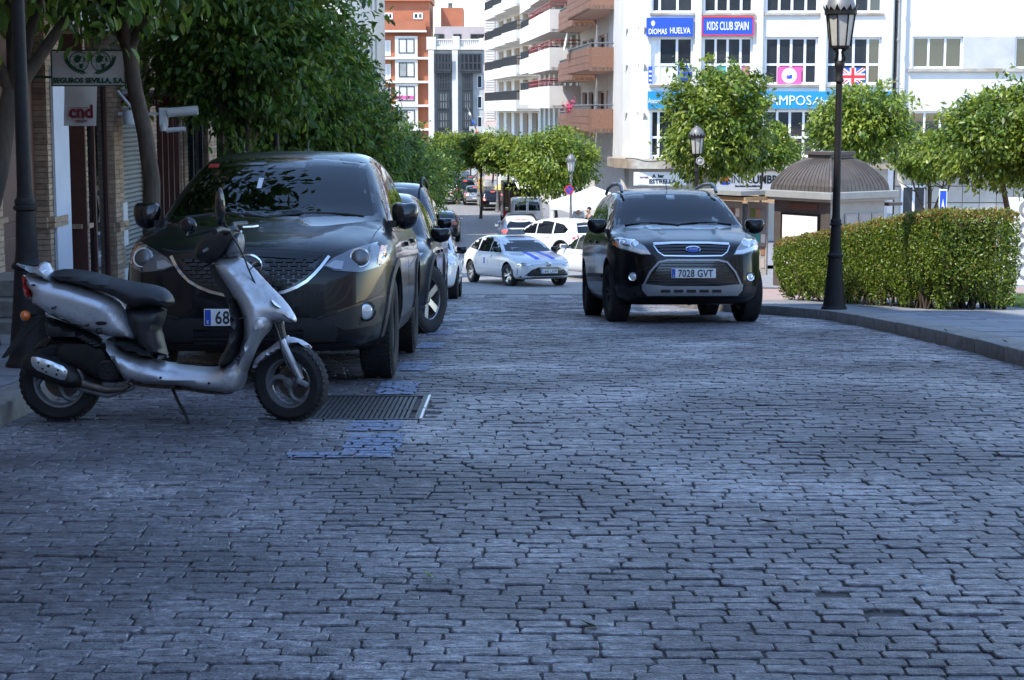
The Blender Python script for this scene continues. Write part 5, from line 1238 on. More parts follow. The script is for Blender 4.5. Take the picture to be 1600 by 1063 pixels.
# red building with white bays
rb_, L, zt, zf_ = block('red_building', 'terracotta red apartment building with white window bays at the end of the street', 592, 673, 225, 16, 'wall_red', top=0)
z1 = zf_(57); m_ = wall(MB(), 0, L, -.3, z1, [], .2); hull(m_, 0, L, -.3, z1, 16); m_.build('wall', 'wall_red', rb_)
mb = MB(); mb.bb(.4,L-.1,.3,12,z1,zf_(2)); mb.build('penthouse', 'wall_red', rb_); mb = MB(); mb.bb(-.5,L-.5,-1.0,.0,zf_(48),zf_(33)); mb.build('terrace_parapet', 'wall_red', rb_); mb = MB(); mb.bb(-.6,L-.4,-1.1,-.0,zf_(51),zf_(48)-.01); mb.build('cornice', 'wall_white', rb_)
mb = MB(); mb.bb(.2,L+.1,-.2,12.3,zf_(2),zf_(-22)); mb.build('roof_parapet', 'wall_red', rb_)
mb = MB(); mb.bb(L+1.2,L+4.0,3,9,zf_(45),zf_(10)); mb.build('stair_head', 'wall_red', rb_)
mb = MB()
for k in range(6): mb.cyl((L+1.6+k*.4,3.2,zf_(10)),(L+1.6+k*.4,3.2,zf_(4)),.03,n=5)
mb.cyl((L+1.6,3.2,zf_(4)),(L+3.6,3.2,zf_(4)),.03,n=5); mb.cyl((L+2.4,3.5,zf_(10)),(L+2.4,3.5,zf_(2)),.3,n=8); mb.build('roof_railing', 'lamp_grey', rb_)
for a, b in ((.13,.28),(.68,.86)): window(rb_, L*a, L*b, zf_(30), zf_(20), .295, (.5,), (), 'frame_white', 'pane', .15)
for k in range(4):
    za, zb = zf_(85+37*k), zf_(57+37*k)
    mb = MB(); mb.bb(L*.33,L*.76,-.7,-.003,za-.35,zb); mb.build('bay', 'wall_white', rb_)
    w_ = window(rb_, L*.40, L*.70, za+.1, zb-.3, -.71, (.5,), (), 'frame_dark', 'blind', .1, panels={(0,0):'pane_light' if k % 2 else 'blind'}.items())
    mb = MB(); mb.bb(-.2,L*.98,-.9,-.002,za-.65,za-.36); mb.build('floor_slab', 'wall_white', rb_); window(rb_, L*.06, L*.24, za-.2, zb-.5, -.02, (.5,), (), 'frame_white', 'blind', .12)
mb = MB(); mb.bb(L*.34,L*.7,-.75,-.715,zf_(155),zf_(150)); mb.build('violet_stripe', 'sign_pink', rb_)
# grey building with glazed dark bays
gb_, L, zt, zf_ = block('bay_window_building', 'pale stone building with tall dark glazed bay windows and a balustrade roof', 670, 760, 215, 16, 'wall_grey', top=78)
z1 = zf_(66); m_ = wall(MB(), 0, L, -.3, z1, [], .2); hull(m_, 0, L, -.3, z1, 16); m_.build('wall', 'wall_grey', gb_)
mb = MB(); mb.bb(.6,L+.5,2.5,14,z1,zf_(40)); mb.build('attic', 'wall_mauve', gb_)
for a, b in ((.08,.26),(.42,.56),(.72,.98)): window(gb_, L*a, L*b, zf_(62), zf_(52), 2.48, (.5,), (), 'frame_dark', 'pane', .1)
mb = MB(); mb.bb(-.2,L,-.4,.3,zf_(78),zf_(73)); mb.bb(-.2,.9,-.5,.6,zf_(78),zf_(58)); mb.bb(L*.42,L*.54,-.5,.6,zf_(78),zf_(57)); mb.bb(L*.88,L*.98,-.5,.6,zf_(78),zf_(60))
for k in range(26): mb.cyl((.9+k*L/30,0,zf_(73)),(.9+k*L/30,0,zf_(63)),.09,n=6)
mb.bb(.5,L-.3,-.15,.2,zf_(63),zf_(61)); mb.build('balustrade', 'wall_white', gb_)
for px_ in (.0,.41): mb = MB(); mb.bb(L*px_,L*(px_+.10),-.5,-.003,-.2,zf_(79)); mb.build('pilaster', 'wall_white', gb_)
for bx0, bx1 in ((.12,.40),(.55,.92)):
    for k in range(6):
        za, zb = zf_(111+30*k), zf_(84+30*k); f_ = 0 if k == 0 else .05*L; g_ = 0 if (k == 0 or bx0 < .3) else .12*L
        x0, x1 = L*bx0+f_*.6, L*bx1-f_*.6-g_; o = window(gb_, x0, x1, za, zb, -.9 if k == 0 else -.6, (.2,.4,.6,.8), (.45,), 'frame_dark', 'pane' if k < 2 else 'pane_light', .16, name='bay_window')
        mb = MB(); mb.bb(x0+.02,x1-.02,-.89 if k == 0 else -.59,0,za-.25,za-.01); mb.build('bay_floor', 'frame_dark', gb_); mb = MB(); mb.bb(x0,x0+.1,-.55,0,za,zb); mb.bb(x1-.1,x1,-.55,0,za,zb); mb.build('bay_side', 'frame_dark', gb_)
for k in range(3): window(gb_, L*.84, L*.93, zf_(138+32*k), zf_(118+32*k), -.02, (), (), 'frame_white', 'pane', .1)
# grey slab block behind the left trees and the low archway
gk, L, zt, zf_ = block('grey_tower_block', 'pale grey apartment slab rising behind the left row of trees', 440, 590, 185, 12, 'wall_grey', top=-120)
ops = [(L*(.08+.15*i), L*(.08+.15*i)+.9, zf_(200-50*k), zf_(200-50*k)+1.6) for i in range(6) for k in range(6)]
m_ = wall(MB(), 0, L, -.3, zt, ops, .2); hull(m_, 0, L, -.3, zt, 12); m_.build('wall', 'wall_grey', gk)
for o in ops: window(gk, *o, .18, (.5,), (), 'frame_white', 'pane', .1)
ar = thing('stone_archway', 'small grey stone archway above the trees under the flag', 'archway', (at(763,215,180).x, 180, G(180)+.1)); za = at(763,198,180).z-G(180)-.1
mb = MB(); mb.bb(-1.9,-.9,0,1,0,za); mb.bb(.9,1.9,0,1,0,za); mb.bb(-.9,.9,0,1,za-1.2,za); mb.build('wall', 'wall_grey', ar); mb = MB(); mb.tube([(1.1*math.cos(t),-.1,za-1.6+1.1*math.sin(t)) for t in np.linspace(0,math.pi,14)], .15, 6); mb.build('arch', 'wall_white', ar)
fl_ = thing('street_flag', 'orange, white and blue flag hanging from a tilted pole at the street end', 'flag', tuple(at(746,200,178)))
mb = MB(); mb.cyl((0,0,-6.5),(0,0,-.6),.07,n=6); mb.cyl((0,0,-.6),(-1.05,0,2.2),.05,n=6); mb.build('pole', 'lamp_grey', fl_)
for i, m in enumerate(('sign_white','sign_blue','lamp_orange')):
    mb = MB(); vs = []
    for j in range(7): t_ = j/6; vs += [(-1.0+.35*i+.25*t_+.08*math.sin(t_*5+i), .12*math.sin(t_*6), 2.1-.85*i-1.1*t_*.55-.3*t_), (-.78+.35*i+.28*t_, .12*math.sin(t_*6+1), 1.55-.85*i-.9*t_*.5)]
    mb.add(vs, [(2*j,2*j+2,2*j+3,2*j+1) for j in range(6)]); mb.build('flag_band', m, fl_)
# ---------------------------------------------------------------- left side of the street: brick shop house
FX = -5.0
def yl(px, X=FX): return X*F_/(px-800.)*1.0                       # distance along the facade of a measured column
sh_ = thing('brick_shop_house', 'brick house with narrow pilasters, shop windows and doors along the left pavement', 'building')
BK = -5.42; HB, YE = 16.0, 46.5
gl = lambda y: G(y)+.118
m_ = MB(); m_.add([(BK-.02,14.6,gl(14.6)-.5),(BK-.02,YE,gl(YE)-.5),(BK-.02,YE,HB-3.5),(BK-.02,14.6,HB-3.5),(-16,14.6,-3),(-16,YE,-3),(-16,YE,HB-3.5),(-16,14.6,HB-3.5)], [(0,3,2,1),(0,4,7,3),(1,2,6,5),(3,7,6,2),(4,5,6,7)]); m_.build('wall', 'frame_brown', sh_)
# upper storey front, with windows, above the shop heads
mb = MB(); y = 14.6; up = []
ops = [(17.4+.6+2.7*i, 17.4+1.9+2.7*i, 4.2+3.1*k, 6.2+3.1*k) for i in range(10) for k in range(3)]
xs = MB(); wall(xs, 14.6, YE, 2.9, HB-3.5, ops, .2, 0.)
um = MB(); um.v = [(-y_+FX, x_, z_) for x_, y_, z_ in xs.v]; um.f = [f[::-1] for f in xs.f]; um.m = xs.m; um.build('upper_wall', 'brick_wall', sh_)
for a, b, c, d in ops: q = MB(); q.bb(FX-.2,FX-.16,a,b,c,d); w_ = q.build('window', 'frame_white', sh_); q = MB(); q.bb(FX-.158,FX-.15,a+.08,b-.08,c+.08,d-.08); q.build('pane', 'pane', w_)
mb = MB(); mb.bb(BK, FX+.02, 14.6, YE, 2.6, 2.9); mb.build('shop_cornice', 'wall_warm', sh_)
def pilaster(y0, y1, ztop=2.6, xf=FX, mm='brick_tan'):
    g = gl((y0+y1)/2)-.25; mb = MB(); mb.bb(BK, xf, y0, y1, g, ztop); o = mb.build('pilaster', 'brick_joint', sh_)
    q = MB(); z = g; k = 0
    while z < ztop-.06:
        out = .05 if (gl(y0)+.95 < z < gl(y0)+1.05) else 0.
        n = 2
        for i in range(n):                                      # near face, turned to the viewer
            a = BK+.0+(xf-BK)*(i/n)+(.05 if k % 2 and i else 0); b = BK+(xf-BK)*((i+1)/n)+(.05 if k % 2 and i == 0 else 0)
            q.bb(a+.004, b-.004, y0-.014-out-rnd.uniform(0,.004), y0+.02, z+.004, z+.056)
        L_ = y1-y0; n = max(1, round(L_/.25))
        for i in range(n): q.bb(xf-.02, xf+.014+out+rnd.uniform(0,.004), y0+L_*i/n+.004-(.014 if i == 0 else 0), y0+L_*(i+1)/n-.004, z+.004, z+.056)
        z += .06; k += 1
    tag(q.build('brick', mm, o), kind='stuff'); return o
pilaster(17.2, 17.5, 2.6, -4.98)
pilaster(19.35, 19.95); pilaster(20.9, 21.15, 2.6); pilaster(22.6, 23.1); pilaster(24.9, 25.3); pilaster(27.2, 27.7); pilaster(29.6, 30.4); pilaster(33, 33.6); pilaster(37, 37.6)
# low brick plinths, door, panels, shutters between the pilasters
mb = MB(); mb.bb(BK, FX-.12, 17.55, 19.3, gl(18.5), 2.55); d_ = mb.build('brown_door', 'frame_brown', sh_)
for k in range(3): q = MB(); q.bb(FX-.12, FX-.10, 17.7, 19.15, gl(18.5)+.2+.85*k, gl(18.5)+.9+.85*k); q.build('door_panel', 'frame_brown', d_, bevel=.01)
mb = MB(); mb.bb(FX+.02, FX+.05, 19.5, 20.15, gl(20)+.3, 2.1); mb.build('white_panel', 'jamb_white', sh_)
mb = MB(); mb.bb(BK, FX+.05, 20.88, 20.93, gl(21)-.1, 2.5); mb.build('brown_jamb', 'frame_brown', sh_)
def shopwin(y0, y1, fm='frame_dark', pm='glass', z1=2.35, x=FX-.06):
    w = MB(); g = gl((y0+y1)/2)+.05
    w.bb(x-.06,x,y0,y0+.06,g,z1); w.bb(x-.06,x,y1-.06,y1,g,z1); w.bb(x-.06,x,y0,y1,g-.02,g+.3); w.bb(x-.06,x,y0,y1,z1-.1,z1); w.bb(x-.06,x,(y0+y1)/2-.03,(y0+y1)/2+.03,g,z1)
    o = w.build('shop_window', fm, sh_); p = MB(); p.bb(x-.04,x-.03,y0+.05,y1-.05,g+.3,z1-.1); p.build('pane', pm, o); return o
w_ = shopwin(21.15, 22.55, 'frame_brown'); shopwin(25.35, 27.15); shopwin(27.75, 29.5, 'frame_dark'); shopwin(30.5, 32.9, 'frame_brown'); shopwin(33.7, 36.9)
mb = MB(); mb.bb(FX-.12, FX-.08, 21.2, 21.4, gl(21)+1.0, 2.0); mb.build('cream_post', 'plate_white', sh_)
s_ = MB(); z = gl(24)
while z < 2.2: s_.cyl((FX-.15,23.12,z),(FX-.15,24.88,z),.035,n=6); z += .062
s_.build('roller_shutter', 'metal_paint', sh_)
for k in range(5): mb = MB(); mb.bb(FX-.1,FX+.03, 25.6+.42*k, 25.66+.42*k, gl(26), 2.3); mb.build('door_post', 'frame_brown', sh_)
for y_, z_ in ((22.95,.35),(22.95,-.5)): mb = MB(); mb.bb(FX+.016,FX+.03,y_-.0,y_+.25,z_-.45,z_+.1); mb.build('poster', 'sign_white', sh_)
# tall house further back on the left: its shade falls over the near street
hb = thing('tall_brick_house', 'tall brick house at the left edge, nearest of the left row', 'building')
ops = [(-38+1+2.7*i, -38+2.3+2.7*i, .9+3.2*k, 3.0+3.2*k) for i in range(18) for k in range(6)]
xs = MB(); wall(xs, -40, 12.7, -.5, 20.6, ops, .2, 0.); um = MB(); um.v = [(-y_+FX, x_, z_) for x_, y_, z_ in xs.v]; um.f = [f[::-1] for f in xs.f]; um.m = xs.m
um.add([(FX,-40,-.5),(FX,12.7,-.5),(-17,12.7,-.5),(-17,-40,-.5),(FX,-40,20.6),(FX,12.7,20.6),(-17,12.7,20.6),(-17,-40,20.6)], [(1,5,6,2),(0,3,7,4),(2,6,7,3),(4,7,6,5)]); um.build('wall', 'brick_wall', hb)
for a, b, c, d in ops: q = MB(); q.bb(FX-.2,FX-.16,a,b,c,d); w_ = q.build('window', 'frame_white', hb); q = MB(); q.bb(FX-.158,FX-.15,a+.08,b-.08,c+.08,d-.08); q.build('pane', 'pane', w_)
m_ = MB(); m_.bb(-17, FX-.003, 12.71, 17.4, -.6, 18.6); m_.build('shade_block', 'brick_tan', sh_)  # unseen block added to step the shadow edge down towards the hedge
# the street behind: its far end and right side close off the view that the car panels mirror
for (xa, xb, ya, yb, h_, m, lab) in ((-30,30,-62,-50,15,'wall_warm','pale rendered house closing the street behind the viewer'),(19,31,-48,6,13,'wall_grey','grey rendered house on the right side behind the viewer')):
    t = thing('rendered_house', lab, 'building'); mb = MB(); mb.bb(xa,xb,ya,yb,-.5,h_); mb.build('wall', m, t)
    for k in range(4):
        for i in range(18):
            q = MB()
            if xb-xa > 20: q.bb(xa+1.5+3.2*i, xa+2.9+3.2*i, yb, yb+.06, 1+3.2*k, 3.1+3.2*k)
            else: q.bb(xa-.06, xa, ya+1.2+2.9*i, ya+2.6+2.9*i, 1+3.0*k, 3.1+3.0*k)
            q.build('window', 'pane', t)
# invented houses down the left side, behind the trees; heights shape the street's shade
for i, (ya, yb, h_, m, lab) in enumerate(((66,86,13,'wall_warm','invented pale rendered house beyond the gap in the left row of trees'),(87,112,17,'wall_grey','invented grey rendered house far down the left side'),(113,150,7,'wall_pink','invented pink rendered house farthest down the left side'))):
    lx = left_x((ya+yb)/2)-3.2-(i*.8); t = thing('rendered_house', lab, 'building'); g = G(ya)-.6
    ops = [(ya+1+2.6*k, ya+2.3+2.6*k, g+1.2+3.1*j, g+3.3+3.1*j) for k in range(int((yb-ya-2)/2.6)) for j in range(int(h_/3.1))]
    xs = MB(); wall(xs, ya, yb, g, g+h_, ops, .2, 0.); um = MB(); um.v = [(-y_+lx, x_, z_) for x_, y_, z_ in xs.v]; um.f = [f[::-1] for f in xs.f]; um.m = xs.m
    um.add([(lx,ya,g),(lx,yb,g),(lx-10,yb,g),(lx-10,ya,g),(lx,ya,g+h_),(lx,yb,g+h_),(lx-10,yb,g+h_),(lx-10,ya,g+h_)], [(1,5,6,2),(0,3,7,4),(4,7,6,5)]); um.build('wall', m, t)
    for a, b, c, d in ops: q = MB(); q.bb(lx-.2,lx-.15,a,b,c,d); q.build('window', 'pane', t)
# signs and awnings on the brick house
t = thing('hanging_sign', 'white blade sign with green globes reading SEGUROS SEVILLA, S.A. on the brick house', 'sign', tuple(at(139,133,19.0)))
w, h = at(196,100,19).x-at(83,100,19).x, at(139,80,19).z-at(139,133,19).z
mb = MB(); mb.bb(-w/2,w/2,0,.06,0,h); mb.build('board', 'sign_white', t)
mb = MB(); mb.bb(-w/2-.014,w/2+.014,-.008,.068,-.014,0); mb.bb(-w/2-.014,w/2+.014,-.008,.068,h,h+.014); mb.bb(-w/2-.014,-w/2,-.008,.068,0,h); mb.bb(w/2,w/2+.014,-.008,.068,0,h); mb.bb(-w/2-.45,-w/2,.02,.04,.07,.095); mb.build('frame', 'ink_green', t)
text('SEGUROS SEVILLA, S.A.', .074, 'ink_green', t, (0,-.006,.022), bold=.003, depth=.004, sx=1.0)
for s in (-1,1):
    c = s*.115+.02; mb = MB(); mb.tube([(c+.10*math.cos(a),-.004,.245+.10*math.sin(a)) for a in np.linspace(0,6.283,26,False)], .005, 5, True)
    for k in (-1,0,1): mb.tube([(c+.1*math.cos(a)*math.cos(k*.7+.01)*1.0 if 0 else c+k*.05*math.cos(a),-.004,.245+.10*math.sin(a)) for a in np.linspace(-1.57,1.57,9)], .002, 4); mb.tube([(c-math.sqrt(max(0,.01-(.05*k)**2)),-.004,.245+.05*k),(c+math.sqrt(max(0,.01-(.05*k)**2)),-.004,.245+.05*k)], .002, 4)
    for q in ([(-.06,.02),(-.02,.07),(.03,.05),(.01,0),(-.03,-.02)],[(.0,-.03),(.04,-.02),(.03,-.07),(.01,-.08)],[(.04,.04),(.07,.03),(.06,-.01)]): mb.xz([(c+a, .245+b) for a, b in q], -.006, .0)
    mb.build('globe', 'ink_green', t)
mb = MB()
for s in (-1,1):
    mb.tube([(.02+s*.25*math.sin(a),-.004,.285-.165*math.cos(a)) for a in np.linspace(.1,1.5,10)], .003, 4)
    for a in np.linspace(.2,1.45,12):
        c = (.02+s*.25*math.sin(a), .285-.165*math.cos(a))
        for d in (.35,-.5): u_ = a+d; e = (c[0]+s*.045*math.cos(u_), c[1]+.045*math.sin(u_)*1.1); mb.xz([(c[0],c[1]),((c[0]+e[0])/2-.006*s,(c[1]+e[1])/2+.008),e,((c[0]+e[0])/2+.006*s,(c[1]+e[1])/2-.008)], -.006, .0)
mb.build('laurel_wreath', 'ink_green', t)
t = thing('hanging_banner', 'white cloth banner reading cnd below the green globe sign', 'banner', tuple(at(125,197,19.3)))
w, h = .35, .455; mb = MB(); vs = []
for j in range(6):
    for i in range(5): vs.append((-w/2+w*i/4+.02*(j/5), .012*math.sin(i*1.4+j*.3), h*j/5))
mb.add(vs, [(j*5+i,j*5+i+1,(j+1)*5+i+1,(j+1)*5+i) for j in range(5) for i in range(4)]); mb.build('cloth', 'sign_white', t, smooth=180)
text('cnd', .19, 'ink_red', t, (.02,-.02,.09), bold=.006, depth=.003, sx=.95); text('vender', .05, 'ink_red', t, (.02,-.02,.04), depth=.003)
mb = MB(); mb.bb(-.12,.14,-.022,-.018,.10,.106); mb.bb(-.10,.10,-.022,-.018,.19,.195); mb.build('logo_line', 'ink_red', t)
mb = MB(); mb.cyl((-.19,0,h),(.22,0,h),.012,n=6); mb.build('rod', 'bright_steel', t)
def awning(label, px0, px1, Y_, pyt, pyb, m, out=.55, txt=None, name='awning', **k):
    p = at(px0, pyb, Y_); w = at(px1,pyb,Y_).x-p.x; h = at(px0,pyt,Y_).z-p.z; t = thing(name, label, 'awning', tuple(p))
    mb = MB(); mb.add([(0,0,0),(w,0,0),(w,0,h*.55),(0,0,h*.55),(0,out,h),(w,out,h)], [(0,1,2,3),(3,2,5,4),(0,3,4),(1,5,2)]); mb.build('cloth', m, t)
    if txt: text(txt, h*.42, 'ink_white', t, (w*.5+k.get('tx',0), -.006, h*.1), depth=.004, sx=k.get('sx',1))
    return t
awning('burgundy shop awning with white lettering reading CAPOTE behind the leaning trunk', 185, 262, 23.2, 140, 166, 'sign_burgundy', .9, 'CAPOTE', tx=.06, sx=.95)
awning('salmon sloped awning next to the burgundy one', 263, 297, 23.8, 143, 167, 'awning_salmon', 1.0)
awning('small white scalloped awning far along the brick house', 315, 346, 28.5, 176, 190, 'canvas_white', .8)
t = thing('awning_roller', 'white awning arm with a folded cloth roll and bracket over the shop', 'awning', tuple(at(185,180,22.6)))
mb = MB(); mb.bb(0,.72,-.02,.02,.0,.035); mb.build('bar', 'sign_white', t); mb = MB(); mb.tube([(-.0,0,.3),(.2,.0,.05)], .02, 6); mb.build('arm', 'sign_white', t)
mb = MB(); mb.bb(.52,.62,-.07,.03,-.14,.09); mb.cyl((.57,-.03,-.20),(.57,-.03,-.10),.05,n=10); mb.build('bracket', 'sign_white', t, bevel=.01)
mb = MB(); mb.tube([(.63,-.04,.03),(1.0,-.04,.06)], .06, 10); mb.build('cloth_roll', 'canvas_white', t, smooth=60); mb = MB(); mb.tube([(.60,-.04,-.19),(.84,-.04,-.17)], .03, 8); mb.build('motor_tube', 'sign_white', t, smooth=60)
mb = MB(); mb.lathe([(.0,-.1),(.09,-.09),(.10,.0),(.09,.09)], (.15,0,-.03), 14); mb.build('round_lamp', 'sign_white', t, smooth=60)
t = thing('stone_bench', 'pale stone step and rail behind the left lamp post', 'step', (-4.6, 16.6, gl(16.6)))
for k in range(3): mb = MB(); mb.bb(-.7,.3,-.6+.3*k,.9,.16*k,.16*k+.155); mb.build('step', 'kerb', t, bevel=.01)
# ================================================================== LAMPS, TREES, HEDGE, KIOSK
def lamp_post(name, label, x, y, m, h0=.118, hornbox=False):
    t = thing(name, label, 'street lamp', (x, y, G(y)+h0), group='street lamps')
    mb = MB(); n = 16
    mb.lathe([(.165,-.06),(.165,.03),(.15,.05),(.142,.07),(.138,.09),(.108,.38),(.088,.64),(.084,.665),(.102,.675),(.104,.70),(.086,.715),(.078,.74),(.072,.80),(.064,1.02),(.06,1.06),(.078,1.07),(.08,1.09),(.066,1.10),(.07,1.13),(.058,1.15)], n=n); mb.build('base', m, t, smooth=40)
    mb = MB(); mb.lathe([(.055,1.15),(.05,1.2),(.040,2.75),(.040,2.83),(.056,2.84),(.056,2.87),(.042,2.89),(.046,2.98),(.062,3.03),(.064,3.06),(.04,3.10)], n=n); mb.build('pole', m, t, smooth=40)
    ln = MB(); ln.lathe([(.0,3.235),(.10,3.24),(.135,3.255),(.135,3.275),(.0,3.28)], n=8)
    for k in range(8):
        a = 2*math.pi*k/8+.39; c, s = math.cos(a), math.sin(a); ln.tube([(.128*c,.128*s,3.27),(.178*c,.178*s,3.66)], .010, 5)
        if k % 2 == 0: ln.tube([(.03*c,.03*s,3.04),(.075*c,.075*s,3.12),(.04*c,.04*s,3.2),(.10*c,.10*s,3.25)], .012, 5)
    ln.lathe([(.185,3.65),(.20,3.66),(.20,3.70),(.18,3.71)], n=16); l_ = ln.build('lantern_frame', m, t, smooth=40)
    mb = MB(); mb.lathe([(.122,3.28),(.172,3.655)], n=8, mtx=Matrix.Rotation(.39,3,'Z'), cap=False); mb.build('lamp_glass', 'lamp_glass', l_)
    mb = MB(); mb.lathe([(.19,3.70),(.185,3.74),(.16,3.82),(.115,3.885),(.06,3.92),(.05,3.925),(.04,3.95),(.035,3.96)], n=20); mb.build('cap', 'lamp_grey' if m == 'lamp_iron' else m, l_, smooth=50)
    mb = MB()
    for k in range(16):
        a = 2*math.pi*k/16; c, s = math.cos(a), math.sin(a); p = Vector((-s, c, 0)); o = Vector((c,s,0)); hh = .075 if k % 2 else .05
        mb.add([o*.195+p*.036+Vector((0,0,3.70)), o*.195-p*.036+Vector((0,0,3.70)), o*.222+Vector((0,0,3.70+hh)), o*.18+p*.036+Vector((0,0,3.70)), o*.18-p*.036+Vector((0,0,3.70)), o*.212+Vector((0,0,3.70+hh))], [(0,1,2),(5,4,3),(0,2,5,3),(1,4,5,2)])
    for k in range(8):
        a = 2*math.pi*k/8; c, s = math.cos(a), math.sin(a); p = Vector((-s, c, 0)); o = Vector((c,s,0))
        mb.add([o*.045+p*.018+Vector((0,0,3.95)), o*.045-p*.018+Vector((0,0,3.95)), o*.078+Vector((0,0,4.02)), o*.03+Vector((0,0,3.95))], [(0,1,2),(0,2,3),(1,3,2)])
    tag(mb.build('crown_ornament', m, l_), kind='stuff')
    if hornbox:
        mb = MB(); mb.lathe([(.02,-.16),(.06,-.14),(.09,-.05),(.10,0),(.105,.01),(.09,.012),(.07,-.02),(.04,-.0),(.0,.02)], (.07,-.12,3.1), 18, Matrix.Rotation(R(72),3,'X')@Matrix.Rotation(.2,3,'Y')); mb.build('loudspeaker', 'metal_paint', t, smooth=50)
    return t
lamp_post('street_lamp', 'tall black iron street lamp with crowned lantern on the right kerb before the hedge', 3.98+.06, 22.35, 'lamp_iron')
lamp_post('street_lamp', 'black iron lamp post at the left edge, its lantern hidden in the leaves above', -3.27, 12.05, 'lamp_iron')
lamp_post('street_lamp', 'black street lamp with a round loudspeaker on its neck behind the black SUV', at(1088,300,44).x, 44, 'lamp_iron', hornbox=True)
lamp_post('street_lamp', 'grey street lamp above the white market tent', at(892,300,72.6).x, 72.6, 'lamp_grey')
lamp_post('street_lamp', 'grey street lamp rising behind the right end of the hedge', at(1447,300,66).x, 66, 'lamp_grey')
lamp_post('street_lamp', 'small grey street lamp far down the street between the tree crowns', at(777,280,124).x, 124, 'lamp_grey')
lamp_post('street_lamp', 'thin dark lamp post standing between the left tree trunks behind the grey SUV', -3.35, 25.6, 'lamp_iron')
t = thing('no_parking_sign', 'round no parking sign with red ring and blue face on the grey lamp pole', 'sign', (at(889,300,72.4).x, 72.45, at(889,297,72.4).z), R(25))
MX = Matrix.Rotation(R(90),3,'X'); mb = MB(); mb.lathe([(.0,-.01),(.19,-.01),(.19,.01),(0,.012)], n=24, mtx=MX); mb.build('disc', 'sign_blue', t)
mb = MB(); mb.lathe([(.145,.012),(.145,.02),(.195,.02),(.195,.0)], n=28, mtx=MX, cap=False); mb.xz(ribbon([(-.11,.11),(.11,-.11)],.04), -.022, -.012); mb.build('red_ring', 'sign_red', t)

def leafmat(name, col, tint, isl, tr):
    m = mat(name, col, .40, isl=isl, tint=tint, spec=.45); nt = m.node_tree; b = nt.nodes['Principled BSDF']; o = nt.nodes['Material Output']
    t = nt.nodes.new('ShaderNodeBsdfTranslucent'); mx = nt.nodes.new('ShaderNodeMixShader'); mx.inputs[0].default_value = tr
    src = b.inputs['Base Color'].links[0].from_socket
    hs = nt.nodes.new('ShaderNodeHueSaturation'); hs.inputs['Value'].default_value = 1.5; hs.inputs['Hue'].default_value = .485; nt.links.new(src, hs.inputs['Color']); nt.links.new(hs.outputs[0], t.inputs[0])
    nt.links.new(b.outputs[0], mx.inputs[1]); nt.links.new(t.outputs[0], mx.inputs[2]); nt.links.new(mx.outputs[0], o.inputs[0])
leafmat('leaf_a', (.045,.11,.016), (.10,.18,.026), .4, .38)      # orange tree, old leaves
leafmat('leaf_b', (.13,.20,.026), (.20,.26,.04), .35, .35)        # young leaves
leafmat('leaf_c', (.055,.115,.014), (.13,.20,.022), .4, .38)       # square trees
leafmat('leaf_d', (.19,.26,.03), (.27,.33,.05), .3, .4)
leafmat('leaf_h', (.075,.135,.015), (.15,.21,.026), .4, .35)        # hedge
leafmat('leaf_r', (.27,.13,.04), (.26,.19,.05), .35, .3)
def leaf_mesh(name, C, A, Nn, ln, wd, mi, mats, parent, fine=True):
    """numpy leaf cloud: centres, axis and normal per leaf"""
    n = len(C); A = A/np.linalg.norm(A, axis=1)[:,None]; S = np.cross(A, Nn); S /= np.maximum(np.linalg.norm(S, axis=1), 1e-6)[:,None]; U = np.cross(S, A)
    ln = ln[:,None]; wd = wd[:,None]
    if fine:
        V = np.stack([C-A*ln*.5, C-A*ln*.18+S*wd*.5+U*wd*.18, C+A*ln*.2+S*wd*.42+U*wd*.12, C+A*ln*.5-U*ln*.12, C+A*ln*.2-S*wd*.42+U*wd*.12, C-A*ln*.18-S*wd*.5+U*wd*.18], 1).reshape(-1,3); k = 6
        F = np.array([[0,1,2,3],[0,3,4,5]])
    else:
        V = np.stack([C-A*ln*.5, C+S*wd*.5+U*wd*.12, C+A*ln*.5, C-S*wd*.5+U*wd*.12], 1).reshape(-1,3); k = 4
        F = np.array([[0,1,2],[0,2,3]])
    fs = (np.arange(n)[:,None,None]*k+F[None]).reshape(-1, F.shape[1]); nf = len(fs); w = F.shape[1]
    me = bpy.data.meshes.new(name); me.vertices.add(len(V)); me.vertices.foreach_set('co', V.ravel().astype(np.float32))
    me.loops.add(nf*w); me.loops.foreach_set('vertex_index', fs.ravel().astype(np.int32)); me.polygons.add(nf); me.polygons.foreach_set('loop_start', np.arange(0, nf*w, w, dtype=np.int32)); me.polygons.foreach_set('material_index', np.repeat(mi, 2).astype(np.int32))
    me.update(calc_edges=True); me.validate()
    return tag(link(name, me, mats, parent), kind='stuff')
